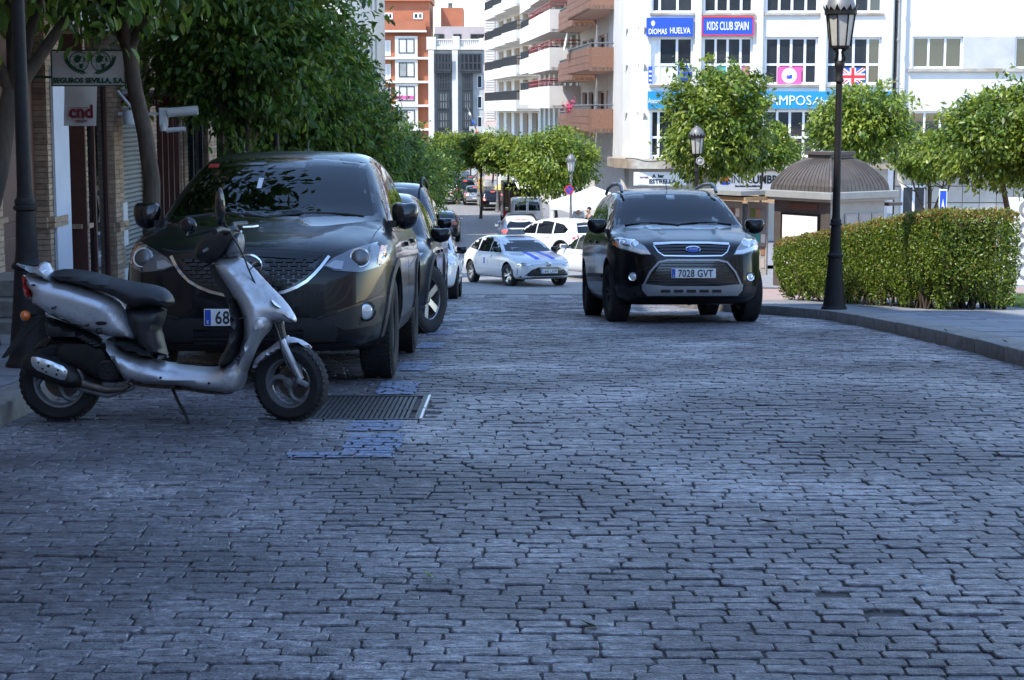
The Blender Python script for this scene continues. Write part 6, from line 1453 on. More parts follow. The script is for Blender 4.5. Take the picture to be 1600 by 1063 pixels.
def tree(name, label, x, y, h, rx, rz, cz, n, ls, mats, lean=(0,0), tr=.10, group=None, lobes=9, fine=False, seed=1, h0=.118, young=.25, droop=.5, fork=None, ry=None, clump=28):
    t = thing(name, label, 'tree', (x, y, G(y)+h0), group=group); q = np.random.RandomState(seed); rr = random.Random(seed)
    ry = ry or rx; fork = fork or max(1.4, cz-rz*.75)
    mb = MB(); pts = []; rs = []
    for k in range(7):
        u = k/6; pts.append((lean[0]*u*u+.04*math.sin(k*1.7+seed), lean[1]*u*u+.04*math.cos(k*2.1+seed), fork*u-(.05 if k == 0 else 0))); rs.append(tr*(1.35 if k == 0 else 1-.25*u))
    mb.tube(pts, rs, 9); top = Vector(pts[-1])
    for k in range(6):
        a = 2*math.pi*k/6+rr.uniform(-.4,.4); e = Vector((lean[0]+rx*.62*math.cos(a), lean[1]+ry*.62*math.sin(a), cz+rz*rr.uniform(-.25,.5))); md = top.lerp(e,.5)+Vector((rr.uniform(-.15,.15),rr.uniform(-.15,.15),-.12))
        mb.tube([top-Vector((0,0,.1)), top.lerp(md,.5)+Vector((0,0,-.03)), md, e], [tr*.62, tr*.48, tr*.36, tr*.14], 6)
        for _ in range(2): e2 = md+Vector((rr.uniform(-.7,.7)*rx*.6, rr.uniform(-.7,.7)*ry*.6, rr.uniform(.1,.6)*rz)); mb.tube([md, md.lerp(e2,.5), e2], [tr*.3, tr*.2, tr*.08], 5)
    mb.build('trunk', 'bark', t, smooth=60)
    # clumps of leaves spread through an uneven crown
    lo = q.normal(size=(lobes,3)); lo /= np.linalg.norm(lo,axis=1)[:,None]; lo[:,2] = lo[:,2]*.9; amp = q.uniform(.10,.40,lobes)
    nc = max(8, n//clump); d = q.normal(size=(nc,3)); d /= np.linalg.norm(d,axis=1)[:,None]
    bulge = .84+np.max(np.clip(d@lo.T-.55,0,1)/.45*amp[None],axis=1)
    rad = bulge*(q.uniform(0.05,1,nc)**.36)
    c = d*rad[:,None]*np.array([rx,ry,rz])+np.array([lean[0],lean[1],cz])
    sh = q.uniform(size=nc) < .10; c[sh] += d[sh]*np.array([rx,ry,rz])*q.uniform(.10,.34,sh.sum())[:,None]
    idx = q.randint(0, nc, n); out = d[idx]
    sg = .16*min(1.2, max(.7, rx/1.7)) if ls > .07 else .15
    C = c[idx]+q.normal(size=(n,3))*np.array([sg,sg,sg*.75])
    A = out*.7+q.normal(size=(n,3))*.55; A[:,2] -= droop
    Nn = out*.5+q.normal(size=(n,3))*.45; Nn[:,2] += .75
    L = ls*q.uniform(.6,1.25,n); W = L*q.uniform(.38,.52,n)
    cm = q.uniform(size=nc) < young; mi = ((cm[idx] & (q.uniform(size=n) < .8)) | (q.uniform(size=n) < .06)).astype(int)
    leaf_mesh('crown', C, A, Nn, L, W, mi, mats, t, fine); return t
GL = 'orange trees along the left kerb'
LT = [(-4.25,14.2,5.0,1.9,1.25,3.75,7500,.15,(.32,.2),'orange tree at the left edge leaning in over the black lamp post'),
      (-3.66,18.4,5.4,1.7,1.35,4.40,13000,.135,(-.30,.4),'orange tree with a bent leaning trunk behind the grey SUV'),
      (-3.55,23.2,5.6,1.4,1.6,3.75,15000,.122,(.1,.1),'orange tree with a thin straight trunk right behind the leaning one'),
      (-3.6,28.0,5.6,1.3,1.5,3.5,15000,.12,(0,.1),'dark orange tree before the thin lamp post, third crown down the left row'),
      (-3.6,33.5,5.2,1.2,1.42,3.3,14000,.12,(.1,0),'dark dense orange tree above the roof of the second parked car'),
      (-3.55,40,5.0,1.2,1.4,3.15,12500,.125,(0,0),'orange tree above the parked white car in the left row'),
      (-3.5,47.5,4.8,1.25,1.35,3.05,11500,.13,(0,0),'orange tree whose crown edges the red building in the left row'),
      (-3.5,56,5.0,1.35,1.55,3.1,8000,.155,(0,0),'orange tree before the dark sedan in the left row'),
      (-3.6,65,5.0,1.45,1.5,3.0,7500,.165,(0,0),'orange tree second from the far end of the dark left row'),
      (-3.8,75,4.9,1.6,1.5,2.9,7000,.175,(0,0),'orange tree at the far end of the dark left row')]
for i, (x, y, h, rx, rz, cz, n, ls, ln_, lab) in enumerate(LT): tree('orange_tree', lab, x, y, h, rx, rz, cz, n, ls, ['leaf_a','leaf_b'], ln_, .10, GL, fine=y < 35, seed=20+i, young=.16 if y < 30 else .2, fork=2.9 if i == 1 else 2.1)
GR = 'orange trees on the sunny square'
def rt(px, Y, pt_, pb_, wpx, lab, n, seed, ls=.115, lean=(0,0), fork=None, tr=.085, h0=.118, group=GR, young=.45):
    s = at(px+100,300,Y).x-at(px,300,Y).x; s = 100/s; g = G(Y)+h0; zt = at(px,pt_,Y).z-g; zb = at(px,pb_,Y).z-g
    return tree('orange_tree', lab, at(px,300,Y).x-lean[0], Y, zt, wpx/s/2*1.02, (zt-zb)/2*.98, (zt+zb)/2, int(n*2.0), ls*1.45, ['leaf_c','leaf_d'], lean, tr, group, fine=False, seed=seed, h0=h0, young=young, fork=fork or zb+.4, lobes=13)
rt(1118, 46, 98, 285, 165, 'sunny orange tree with a tall uneven crown behind the round loudspeaker lamp', 7000, 41, lean=(.1,0))
rt(1190, 60, 195, 268, 105, 'small orange tree on a thin trunk over the round sun sign', 3600, 42, ls=.12, tr=.05)
rt(1345, 52, 134, 262, 160, 'broad orange tree above the domed kiosk', 7000, 43, lean=(.2,0))
rt(1455, 60, 205, 280, 130, 'low orange tree with a slanted trunk behind the grey lamp and hedge', 4200, 44, ls=.12, lean=(.5,0), fork=1.6)
rt(1565, 44, 122, 292, 185, 'orange tree with a dark trunk at the right edge beyond the hedge', 6500, 45, lean=(-.2,0))
rt(1655, 43, 100, 300, 160, 'orange tree half outside the right edge', 4000, 46)
rt(868, 79.5, 201, 306, 138, 'round full orange tree beside the grey lamp above the white tent', 7500, 47, ls=.13)
GF = 'trees far down the right side of the street'
for i, (px, Y, a, b, w, lab) in enumerate(((795,92,212,272,80,'light green tree behind the full round one'),(752,112,208,268,74,'light green tree over the yellow bin'),(716,135,206,268,64,'light green tree at the bend of the street over the taxi'),(690,150,206,262,50,'pale tree beyond the taxi next to the dark left row'),(770,140,205,262,70,'pale tree behind the traffic light'),(735,165,212,258,70,'farthest pale tree at the street end'))):
    rt(px, Y, a, b, w, lab, 3600, 60+i, ls=.16, group=GF)

# ---- hedge
hd = thing('hedge', 'clipped green hedge with reddish tips beside the black lamp post on the right pavement', 'hedge')
HP = [(4.34,29.4),(5.26,22.75),(5.36,22.45),(6.33,22.35),(6.45,23.4),(5.45,29.7)]
HH = lambda y: 1.24-.27*max(0,(y-23.4))/6
n = len(HP); cx_, cy_ = sum(q[0] for q in HP)/n, sum(q[1] for q in HP)/n
inn = [(cx_+(a-cx_)*.72, cy_+(b-cy_)*.90) for a, b in HP]; mb = MB(); vs = [(a,b,G(b)+.34) for a, b in inn]+[(a,b,G(b)+.118+HH(b)-.14) for a, b in inn]
mb.add(vs, [tuple(range(n-1,-1,-1)), tuple(range(n,2*n))]+[(i,(i+1)%n,n+(i+1)%n,n+i) for i in range(n)]); mb.build('branches', 'twig', hd)
mb = MB(); q = random.Random(5)
for _ in range(150):
    i = q.randrange(n); u_ = q.random(); a, b = HP[i], HP[(i+1)%n]; k = q.uniform(.5,.93); x, y = cx_+(a[0]+(b[0]-a[0])*u_-cx_)*k, cy_+(a[1]+(b[1]-a[1])*u_-cy_)*k
    z = G(y)+.11; mb.tube([(x,y,z),(x+q.uniform(-.06,.06),y+q.uniform(-.06,.06),z+.2),(x+q.uniform(-.15,.15),y+q.uniform(-.15,.15),z+.5)], [.016,.012,.006], 5)
tag(mb.build('stems', 'twig', hd), kind='stuff')
q = np.random.RandomState(9); C = []; Nn = []; red = []
def side_pts(a, b, dens):
    L = math.hypot(b[0]-a[0], b[1]-a[1]); k = int(L*1.2*dens); u_ = q.uniform(0,1,k); w = q.uniform(0,1,k); x = a[0]+(b[0]-a[0])*u_; y = a[1]+(b[1]-a[1])*u_; nx, ny = (b[1]-a[1])/L, -(b[0]-a[0])/L
    zg = np.array([G(t) for t in y]); hh = np.array([HH(t) for t in y]); bot = .05+.10*q.uniform(0,1,k)+.06*np.sin(x*9+y*7); z = bot+(hh-bot)*w
    ins = .10*np.abs(q.normal(size=k))-.03+.045*np.sin(u_*L*5+z*6)+.10*np.clip((.42-z)/.3,0,1)+.05*np.clip((z-hh+.1)/.1,0,1)
    for i in range(k): C.append((x[i]-nx*ins[i], y[i]-ny*ins[i], zg[i]+.118+z[i])); Nn.append((nx,ny,.35)); red.append(.03+.6*max(0,(z[i]-hh[i]+.18)/.18)**1.5)
for i in range(n): side_pts(HP[i], HP[(i+1)%n], 5200 if i in (0,1,2) else 1200)
for _ in range(12000):
    while True:
        x, y = q.uniform(4.3,6.8), q.uniform(22.3,29.7)
        if inside((x,y), HP): break
    C.append((x, y, G(y)+.118+HH(y)+.02*abs(q.normal())+.025*math.sin(x*6)*math.sin(y*5)-.05*max(0,1-seg_dist((x,y),HP)/.08))); Nn.append((0,0,1)); red.append(.42)
C = np.array(C); Nn = np.array(Nn); k = len(C); A = q.normal(size=(k,3))*.7+np.array([0,0,.5])+Nn*.35
ln_ = q.uniform(.030,.060,k); mi = (q.uniform(size=k) < np.array(red)).astype(int)
leaf_mesh('foliage', C, A, Nn+q.normal(size=(k,3))*.55, ln_, ln_*.5, mi, ['leaf_h','leaf_r'], hd, False)

# ---- kiosk
kx, ky = 7.30, 41.3; kg = G(40.5)+.118
ki = thing('kiosk', 'grey news kiosk with a ribbed zinc dome roof behind the hedge', 'kiosk', (kx, ky, kg), R(36))
a = .88
mb = MB(); mb.bb(-a,a,-a,a,0,2.02); mb.build('cabin', 'kiosk_grey', ki)
mb = MB(); mb.bb(-a-.006,-a,-a,a,0,2.02); mb.bb(-a-.02,-a,-a-.02,-a+.12,0,2.02); mb.build('brown_cladding', 'kiosk_brown', ki)
mb = MB(); mb.bb(-a-.24,a+.24,-a-.24,a+.24,2.06,2.22); mb.bb(-a-.16,a+.16,-a-.16,a+.16,2.0,2.06); mb.build('eave', 'kiosk_grey', ki, bevel=.015)
prof = [(a+.06,2.22),(a+.04,2.34),(a-.04,2.5),(a-.16,2.66),(a-.32,2.82),(a-.50,2.93),(a-.58,2.96)]
mb = MB(); vs = []
for r_, z in prof: vs += [(-r_,-r_,z),(r_,-r_,z),(r_,r_,z),(-r_,r_,z)]
mb.add(vs, [(4*i+j,4*i+(j+1)%4,4*i+4+(j+1)%4,4*i+4+j) for i in range(len(prof)-1) for j in range(4)]+[tuple(4*(len(prof)-1)+j for j in range(4))]); d_ = mb.build('dome', 'zinc', ki)
for j in range(4):
    Rz = Matrix.Rotation(R(90)*j,3,'Z')
    for k in range(15):
        u_ = -1+2*(k+.5)/15; pts = [Rz@Vector((r_*u_,-r_-.006,z+.004)) for r_, z in prof]; q_ = MB(); q_.tube(pts, .013, 4); q_.build('seam_rib', 'zinc', d_)
    q_ = MB(); q_.tube([Rz@Vector((-r_,-r_,z)) for r_, z in prof], .03, 5); q_.build('hip_rib', 'zinc', d_)
mb = MB(); mb.bb(-.36,.36,-.36,.36,2.95,3.03); mb.bb(-.41,.41,-.41,.41,3.03,3.10); mb.build('roof_cap', 'kiosk_brown', ki)
# advert on the brown face (local -x), vent above it
mb = MB(); mb.bb(-a-.05,-a-.006,-.60,.62,.45,1.72); ad = mb.build('poster_frame', 'gloss_black', ki); mb = MB(); mb.bb(-a-.056,-a-.05,-.54,.56,.51,1.66); mb.build('poster', 'sign_white', ad)
mb = MB(); mb.bb(-a-.02,-a-.006,-.5,.4,1.80,1.94); mb.build('vent_panel', 'frame_brown', ki)
for x0, x1 in ((-.42,-.0),(.03,.42),(.45,.85)): mb = MB(); mb.bb(x0,x1,-a-.03,-a,.9,1.72); f_ = mb.build('display_frame', 'metal_paint', ki); mb = MB(); mb.bb(x0+.04,x1-.04,-a-.034,-a-.03,.94,1.68); mb.build('pane', 'pane_light', f_)
for k, (yy, w_) in enumerate(((1.0,.62),(1.66,.66))):      # opened glass shutters full of magazines
    f_ = MB(); x_ = -a-.12-.2*k; f_.bb(x_-.04,x_,yy-.05,yy-.01,.3,1.85); f_.bb(x_-.04,x_,yy+w_-.05,yy+w_-.01,.3,1.85); f_.bb(x_-.04,x_,yy-.05,yy+w_-.01,1.85,1.92); f_.bb(x_-.04,x_,yy-.05,yy+w_-.01,.24,.3); o = f_.build('display_case', 'metal_paint', ki); g_ = MB(); g_.bb(x_-.01,x_-.002,yy-.01,yy+w_-.05,.3,1.85); g_.build('back_panel', 'pane_light', o)
    for r_ in range(5):
        for c_ in range(3): g_ = MB(); g_.bb(x_-.025,x_-.011,yy+.03+c_*.18,yy+.16+c_*.18,.4+r_*.29,.6+r_*.29); g_.build('magazine', rnd.choice(['sign_teal','brick_red','sign_white','wood_slat','pane_light','leaf_yellow','wall_mauve']), o)
mb = MB(); mb.bb(-a-1.0,-a-.24,.95,2.5,2.1,2.2); mb.build('side_canopy', 'kiosk_grey', ki); mb = MB(); mb.bb(-a-.9,-a-.2,.9,2.4,1.98,2.06); mb.build('awning_roll', 'wood_slat', ki)
mb = MB(); mb.bb(a+.24,a+.7,-.8,.4,1.85,1.92); mb.bb(a+.24,a+.34,-.4,-.2,1.7,2.1); mb.build('rear_canopy', 'kiosk_brown', ki)
# pedestrian sign, white kiosk graffiti wall at right edge
t = thing('pedestrian_sign', 'narrow blue and white pedestrian sign behind the hedge', 'sign', (at(1472,340,58).x, 58, G(58)+.118)); mb = MB(); mb.cyl((0,0,0),(0,0,2.3),.03,n=8); mb.build('pole','lamp_grey',t); mb = MB(); mb.bb(-.13,.13,-.05,-.02,1.75,2.65); mb.build('board','sign_white',t); mb = MB(); mb.bb(-.10,.10,-.058,-.05,1.8,2.6); mb.build('blue_face','sign_blue',t); mb = MB(); mb.xz([(-.07,1.95),(0,2.35),(.07,1.95)], -.064,-.058); mb.build('triangle','sign_white',t)
t = thing('equipment_cabinet', 'white cabinet with dark round vents behind the tree trunk at the right edge', 'cabinet', (at(1592,360,48).x, 48, G(48)+.118)); mb = MB(); mb.bb(-.15,1.6,0,.9,0,2.3); mb.build('body','sign_white',t)
for k in range(4): mb = MB(); mb.lathe([(.16,0),(.16,.03),(.22,.03),(.22,0)],(.2,-.0,.4+.55*k),20,Matrix.Rotation(R(90),3,'X'),cap=False); mb.build('round_vent','metal_paint',t)
t = thing('petanque_ball', 'small dark ball lying on the path by the lawn', 'ball', (at(1582,462,25.6).x, 25.7, G(25.7)+.118)); mb = MB(); mb.lathe([(.06*math.sin(q_),.06-.06*math.cos(q_)) for q_ in np.linspace(0,math.pi,9)], n=14, cap=False); mb.build('shell','lamp_iron',t,smooth=180)
# wall and parapet over the square's lower street, tent
tn = thing('market_tent', 'white canvas market tent with a peaked roof beside the grey lamp', 'tent', (at(928,320,75.6).x, 75.6, G(75.6)+.118))
w = 1.85; zb, zt = at(900,317,75.6).z-G(75.6)-.118, at(930,291,75.6).z-G(75.6)-.118
mb = MB(); vs = []
N = 12
for i in range(N+1):
    for j in range(N+1):
        x, y = -w+2*w*i/N, -w+2*w*j/N; u_ = max(abs(x),abs(y))/w; vs.append((x,y,zb+(zt-zb)*max(0,1-u_)**1.15))
mb.add(vs, [(i*(N+1)+j,(i+1)*(N+1)+j,(i+1)*(N+1)+j+1,i*(N+1)+j+1) for i in range(N) for j in range(N)]); mb.build('roof','canvas_white',tn,smooth=60)
mb = MB(); 
for (p_,q_) in (((-w,-w),(w,-w)),((w,-w),(w,w)),((w,w),(-w,w)),((-w,w),(-w,-w))): mb.add([(*p_,zb),(*q_,zb),(*q_,zb-.2),(*p_,zb-.2)],[(0,1,2,3)])
mb.build('valance','canvas_white',tn)
for sx_ in (-1,1):
    for sy_ in (-1,1): mb = MB(); mb.bb(sx_*w*.97-.04,sx_*w*.97+.04,sy_*w*.97-.04,sy_*w*.97+.04,0,zb); mb.build('leg','canvas_white',tn)
t = thing('yellow_container', 'yellow recycling container with a rounded lid on the far right pavement', 'container', (at(787,290,128).x, 128, G(128)+.12)); mb = MB(); mb.lathe([(.55,0),(.6,.1),(.62,1.3),(.66,1.35),(.6,1.6),(.3,1.75),(0,1.78)], n=14); mb.build('body','yellow_paint',t,smooth=50)
t = thing('grey_container', 'dark grey refuse container next to the yellow one', 'container', (at(758,290,134).x, 134, G(134)+.12)); mb = MB(); mb.lathe([(.6,0),(.62,1.3),(.66,1.36),(.5,1.7),(0,1.82)], n=8); mb.build('body','metal_paint',t,smooth=50)
tl = thing('traffic_light', 'yellow traffic light on a slim pole under the far trees', 'traffic light', (at(751,280,120).x, 120, G(120)+.12)); mb = MB(); mb.cyl((0,0,0),(0,0,3.3),.06,n=8); mb.build('pole','lamp_grey',tl)
for z_ in (2.6,1.5): mb = MB(); mb.bb(-.17,.17,-.15,.15,z_,z_+.85); h_ = mb.build('housing','yellow_paint',tl,bevel=.03); [MB().lathe([(.09,0),(.09,.04),(0,.05)],(0,-.15,z_+.15+.27*k),12,Matrix.Rotation(R(90),3,'X')).build('lens','gloss_black',h_) for k in range(3)]
# ================================================================== OTHER CARS
def gnd(px, py, h=0.):
    lo, hi = 2., 380.
    for _ in range(50):
        m = (lo+hi)/2; p = at(px, py, m)
        if p.z > G(m)+h: lo = m
        else: hi = m
    return at(px, py, lo)
HATCH = scale_spec(BASE, 4.05, 1.72, 1.46, 2.52, cf=.24, rw=.31, tw=.2, rim=.2)
SEDAN = scale_spec(BASE, 4.63, 1.78, 1.44, 2.70, cf=.30, cr=.22, rw=.32, tw=.21, rim=.215)
SEDAN['top'] = [(2.31,.66),(2.22,.76),(1.9,.85),(1.4,.92),(1.05,.97),(.85,1.06),(.3,1.33),(.0,1.405),(-.35,1.435),(-.85,1.425),(-1.3,1.35),(-1.72,1.13),(-1.88,1.07),(-2.2,1.03),(-2.31,.90)]
SEDAN['sec'] = [(.15,.90),(.3,.955),(.5,1.0),(.7,1.0),(.86,.985),(.93,.95),(1.0,.90),(1.2,.82),(1.38,.73),(1.5,.68)]
XVS = scale_spec(BASE, 4.46, 1.78, 1.60, 2.64, cladding=True, cf=.26, rw=.345)
VAN = scale_spec(BASE, 4.4, 1.83, 1.85, 2.8, cf=.2, cr=.05, rw=.32)
VAN['top'] = [(2.2,.85),(2.1,.95),(1.7,1.08),(1.3,1.2),(.75,1.72),(.45,1.84),(0,1.88),(-2.0,1.86),(-2.16,1.80),(-2.2,1.7)]
VAN['sec'] = [(.15,.92),(.3,.97),(.55,1.0),(.9,1.0),(1.05,.985),(1.3,.95),(1.7,.90),(1.9,.87)]; VAN['tail'] = [(.3,0),(1.,0),(1.9,-.08)]
def fit(q, S, ref=BASE):
    fx = (S['xf']-S['xr'])/4.54; fz = max(t[1] for t in S['top'])/1.665; return [(a*fx, b*fz) for a, b in q]
SIDE = [[(.98,1.05),(.40,1.50),(.05,1.545),(.05,1.045)], [(0,1.045),(0,1.55),(-.45,1.555),(-.82,1.52),(-.82,1.05)], [(-.90,1.06),(-.90,1.51),(-1.35,1.43),(-1.62,1.25),(-1.5,1.10)]]
SIDE_SEDAN = [[(.80,.97),(.35,1.26),(.02,1.35),(.02,.95)], [(-.03,.95),(-.03,1.36),(-.45,1.375),(-.80,1.34),(-.85,.96)], [(-.92,.97),(-.9,1.345),(-1.28,1.27),(-1.58,1.04)]]
SIDE_VAN = [[(1.0,1.15),(.62,1.58),(.1,1.66),(.1,1.12)]]
def simple_car(S, name, label, x, y, head, cat='car', steer=0, hi=1, kind='hatch', front=None, txt='', group=None, ptxt=None, rails=False, lit=False, mirrors=True, rearpaint=None):
    t, bv = car(S, name, label, cat, 0, 0, head, steer, hi, group)
    fy = S['W']/1.84; fz = max(q[1] for q in S['top'])/1.665; sd = SIDE_SEDAN if kind == 'sedan' else SIDE_VAN if kind == 'van' else [fit(q, S) for q in SIDE]
    side_glass(bv, t, sd)
    seams(bv, t, [[(sd[0][3][0]-.02,.3),(sd[0][3][0]-.02,sd[0][3][1])],[(sd[0][0][0]+.03,.34),(sd[0][0][0]+.04,sd[0][0][1]-.02)]], w=.012)
    if len(sd) > 1: seams(bv, t, [[(sd[1][-1][0]-.05,.62*fz),(sd[1][-1][0],sd[1][-1][1])]], w=.012)
    for ax in 'LR':
        handle(bv, t, sd[0][3][0]+.16, sd[0][3][1]-.11, ax, S['paint'])
        if len(sd) > 1: handle(bv, t, sd[1][-1][0]+.16, sd[0][3][1]-.10, ax, S['paint'])
    if kind == 'sedan': ws = [(-.72,.985),(0,.96),(.72,.985),(.55,1.36),(0,1.385),(-.55,1.36)]; rw_ = [(-.62,1.12),(.62,1.12),(.5,1.37),(0,1.39),(-.5,1.37)]
    elif kind == 'van': ws = [(-.78,1.24),(0,1.20),(.78,1.24),(.68,1.70),(0,1.74),(-.68,1.70)]; rw_ = None
    else: ws = [(a*fy, b*fz) for a, b in ((-.735,1.12),(0,1.095),(.735,1.12),(.60,1.54),(.3,1.575),(0,1.585),(-.3,1.575),(-.60,1.54))]; rw_ = [(a*fy, b*fz) for a, b in ((-.64,1.10),(.64,1.10),(.60,1.25),(.50,1.48),(0,1.52),(-.50,1.48),(-.60,1.25))]
    patch(bv, ws, 'F', 'glass', 'windshield', t, .005, .01, .1)
    if rw_: patch(bv, rw_, 'B', 'glass', 'rear_window', t, .005, .01, .1)
    else:
        for s in (1,-1): patch(bv, [(s*a, b) for a, b in ((.06,1.2),(.66,1.2),(.62,1.65),(.06,1.68))], 'B', 'glass', 'rear_window', t, .005, .01, .1)
        patch(bv, oblong(-.006,.006,.4,1.75), 'B', 'ink', 'panel_gap', t, .002, .006, .2)
    if mirrors:
        for s in (1,-1): mirror(t, sd[0][0][0]-.10, s*(S['W']/2*.9), sd[0][0][1]+.05, s, S.get('mirror','paint_black' if S['paint'] != 'paint_white' else 'paint_white'), (.09,.11,.075))
    z = .9*fz if kind != 'sedan' else .86
    for s in (1,-1):
        f = (lambda q: q) if s > 0 else mir
        if front is None:
            h_ = patch(bv, f([(a*fy, b*fz) for a, b in ((.46,.74),(.62,.72),(.84,.80),(.88,.92),(.74,.90),(.55,.83))]), 'F', 'lamp_inner', 'headlight', t, .006, .03, .06)
            front_disc(bv, h_, s*.68*fy, .81*fz, .055, 'lamp_white', 'projector', .012, .01)
            front_disc(bv, t, s*.64*fy, .43*fz, .045, 'lamp_white', 'fog_lamp', .012, .01)
        if kind == 'van': tl_ = [(.80,.75),(.90,.75),(.90,1.3),(.82,1.3)]
        elif kind == 'sedan': tl_ = [(.42,.83),(.84,.80),(.85,.93),(.72,.97),(.42,.93)]
        else: tl_ = [(a*fy, b*fz) for a, b in ((.55,.86),(.70,.82),(.86,.84),(.87,1.02),(.70,1.03),(.58,.98))]
        patch(bv, f(tl_), 'B', 'lamp_red_lit' if lit else 'lamp_red', 'taillight', t, .006, .03, .06)
    if front is None:
        patch(bv, [(a*fy, b*fz) for a, b in ((-.42,.66),(.42,.66),(.36,.74),(-.36,.74))], 'F', 'gloss_black', 'grille', t, .006, .02, .1)
        patch(bv, [(a*fy, b*fz) for a, b in ((-.55,.30),(.55,.30),(.5,.44),(-.5,.44))], 'F', 'black_plastic', 'lower_grille', t, .006, .02, .1)
    h = bv.ray_cast(Vector((-9,0,.62*fz)), Vector((1,0,0)))[0]; plate(t, (h.x-.02,0,.62*fz if kind != 'van' else .72), R(-90), txt)
    patch(bv, [(a*fy, b*fz) for a, b in ((-.86,.30),(.86,.30),(.84,.42),(-.84,.42))], 'B', 'black_plastic' if S.get('rb', 1) else S['paint'], 'rear_bumper', t, .008, .02, .1)
    if lit and rw_: patch(bv, [(-.16,rw_[3][1]+.03),(.16,rw_[3][1]+.03),(.16,rw_[3][1]+.055),(-.16,rw_[3][1]+.055)], 'B', 'lamp_red_lit', 'brake_light', t, .008, .02, .1)
    if front is None: h = bv.ray_cast(Vector((9,0,.5*fz)), Vector((-1,0,0)))[0]; plate(t, (h.x+.02,0,.5*fz), R(90), ptxt or txt)
    if rails:
        for s in (1,-1):
            mb = MB(); zz = max(q[1] for q in S['top'])-.03; mb.tube([(.35*fy,s*.60*fy,zz-.07),(.25,s*.60*fy,zz+.04),(-.5,s*.60*fy,zz+.09),(-1.3,s*.60*fy,zz+.05),(-1.5,s*.60*fy,zz-.06)], .022, 8); mb.build('roof_rail', 'black_plastic', t, smooth=60)
    seat_car(t, x, y, head); return t, bv
def sp(S, **k): d = dict(S); d.update(k); return d
LG = 'cars parked along the left kerb'
simple_car(scale_spec(BASE, 4.35, 1.80, 1.52, 2.62, cladding=True, rw=.355, alloy='alloy', paint='paint_navy', style=(5,False)), 'parked_crossover', 'dark navy crossover with front wheel turned out, parked behind the grey SUV', -1.70, 19.8, 180, 'car', steer=-R(26), hi=2, group=LG, ptxt='4417 GKM')
simple_car(scale_spec(BASE, 4.6, 1.84, 1.90, 2.75, rw=.36, paint='paint_navy'), 'parked_suv', 'tall dark blue SUV with roof rails, third in the line of parked cars', -1.90, 25.9, 180, 'suv', group=LG, rails=True)
simple_car(sp(HATCH, paint='paint_offwhite', mirror='paint_black'), 'parked_hatchback', 'white hatchback parked at the end of the left line before the crossing', -1.92, 36.9, 180, group=LG)
# taxi
def taxi_front(t, bv):
    lg = patch(bv, [(-.62,.24),(.62,.24),(.68,.33),(.50,.50),(.30,.565),(-.30,.565),(-.50,.50),(-.68,.33)], 'F', 'gloss_black', 'lower_grille', t, .008, .03, .06)
    patches(bv, [oblong(-.5,.5,.28+.045*k,.295+.045*k) for k in range(5)], 'F', 'black_plastic', 'slats', lg, .014, .01, .1)
    patch(bv, ribbon([(-.80,.60),(-.5,.655),(0,.67),(.5,.655),(.80,.60)], .018), 'F', 'chrome', 'grille_trim', t, .012, .02, .06)
    bd = patch(bv, oval(0,.645,.085,.06), 'F', 'gloss_black', 'badge', t, .016, .02, .05); h = bv.ray_cast(Vector((9,0,.645)), Vector((-1,0,0)))[0]
    mb = MB(); mb.tube([(h.x+.022,.07*math.cos(a),.645+.047*math.sin(a)) for a in np.linspace(0,6.283,20,False)], .007, 5, True); mb.tube([(h.x+.023,.04*math.cos(a),.66+.022*math.sin(a)) for a in np.linspace(0,6.283,16,False)], .006, 5, True); mb.tube([(h.x+.023,.02*math.cos(a),.642+.042*math.sin(a)) for a in np.linspace(0,6.283,16,False)], .005, 5, True); mb.build('emblem', 'chrome', bd)
    for s in (1,-1):
        f = (lambda q: q) if s > 0 else mir
        h_ = patch(bv, f([(.44,.62),(.60,.60),(.80,.625),(.86,.69),(.84,.735),(.70,.70)]), 'F', 'lamp_inner', 'headlight', t, .008, .03, .05)
        patch(bv, f([(.50,.622),(.64,.612),(.80,.64),(.80,.66),(.62,.645)]), 'F', 'lamp_white', 'running_light', h_, .014, .02, .04)
        patch(bv, f([(.70,.26),(.84,.30),(.86,.50),(.80,.54),(.80,.36),(.72,.30)]), 'F', 'gloss_black', 'air_curtain', t, .008, .03, .05)
        patch(bv, [(1.08,s*.13),(1.85,s*.16),(2.18,s*.17),(2.18,s*.31),(1.85,s*.32),(1.08,s*.29)], 'T', 'sign_blue', 'blue_stripe', t, .003, .006, .1)
    h = bv.ray_cast(Vector((9,0,.44)), Vector((-1,0,0)))[0]; plate(t, (h.x+.03,0,.45), R(90), '1643 LXW')
    mb = MB(); mb.prism([(-.13,-.30),(.13,-.30),(.13,.30),(-.13,.30)], 1.44, 1.46); vs = [(-.11,-.27,1.46),(.11,-.27,1.46),(.11,.27,1.46),(-.11,.27,1.46),(-.05,-.2,1.60),(.05,-.2,1.60),(.05,.2,1.60),(-.05,.2,1.60)]
    mb.add(vs, [(4,5,6,7),(0,1,5,4),(1,2,6,5),(2,3,7,6),(3,0,4,7)]); mb.build('taxi_sign', 'lamp_grey', t)
    patch(bv, oblong(-.52,-.40,1.22,1.32), 'F', 'plate_white', 'sticker', t, .008, .004, .05); patch(bv, oblong(-.5,-.22,1.02,1.09), 'F', 'pane_light', 'paper', t, .008, .004, .05)
    for ax in 'LR': patch(bv, oblong(-.32,-.22,.60,.78), ax, 'sign_blue', 'crest', t, .004, .006, .06)
t, bv = simple_car(sp(SEDAN, paint='paint_offwhite'), 'taxi', 'white taxi sedan with blue stripes on its bonnet turning across the street', .10, 52.6, 180-24, 'taxi', hi=2, kind='sedan', front=1, txt='1643 LXW', steer=.15)
taxi_front(t, bv)
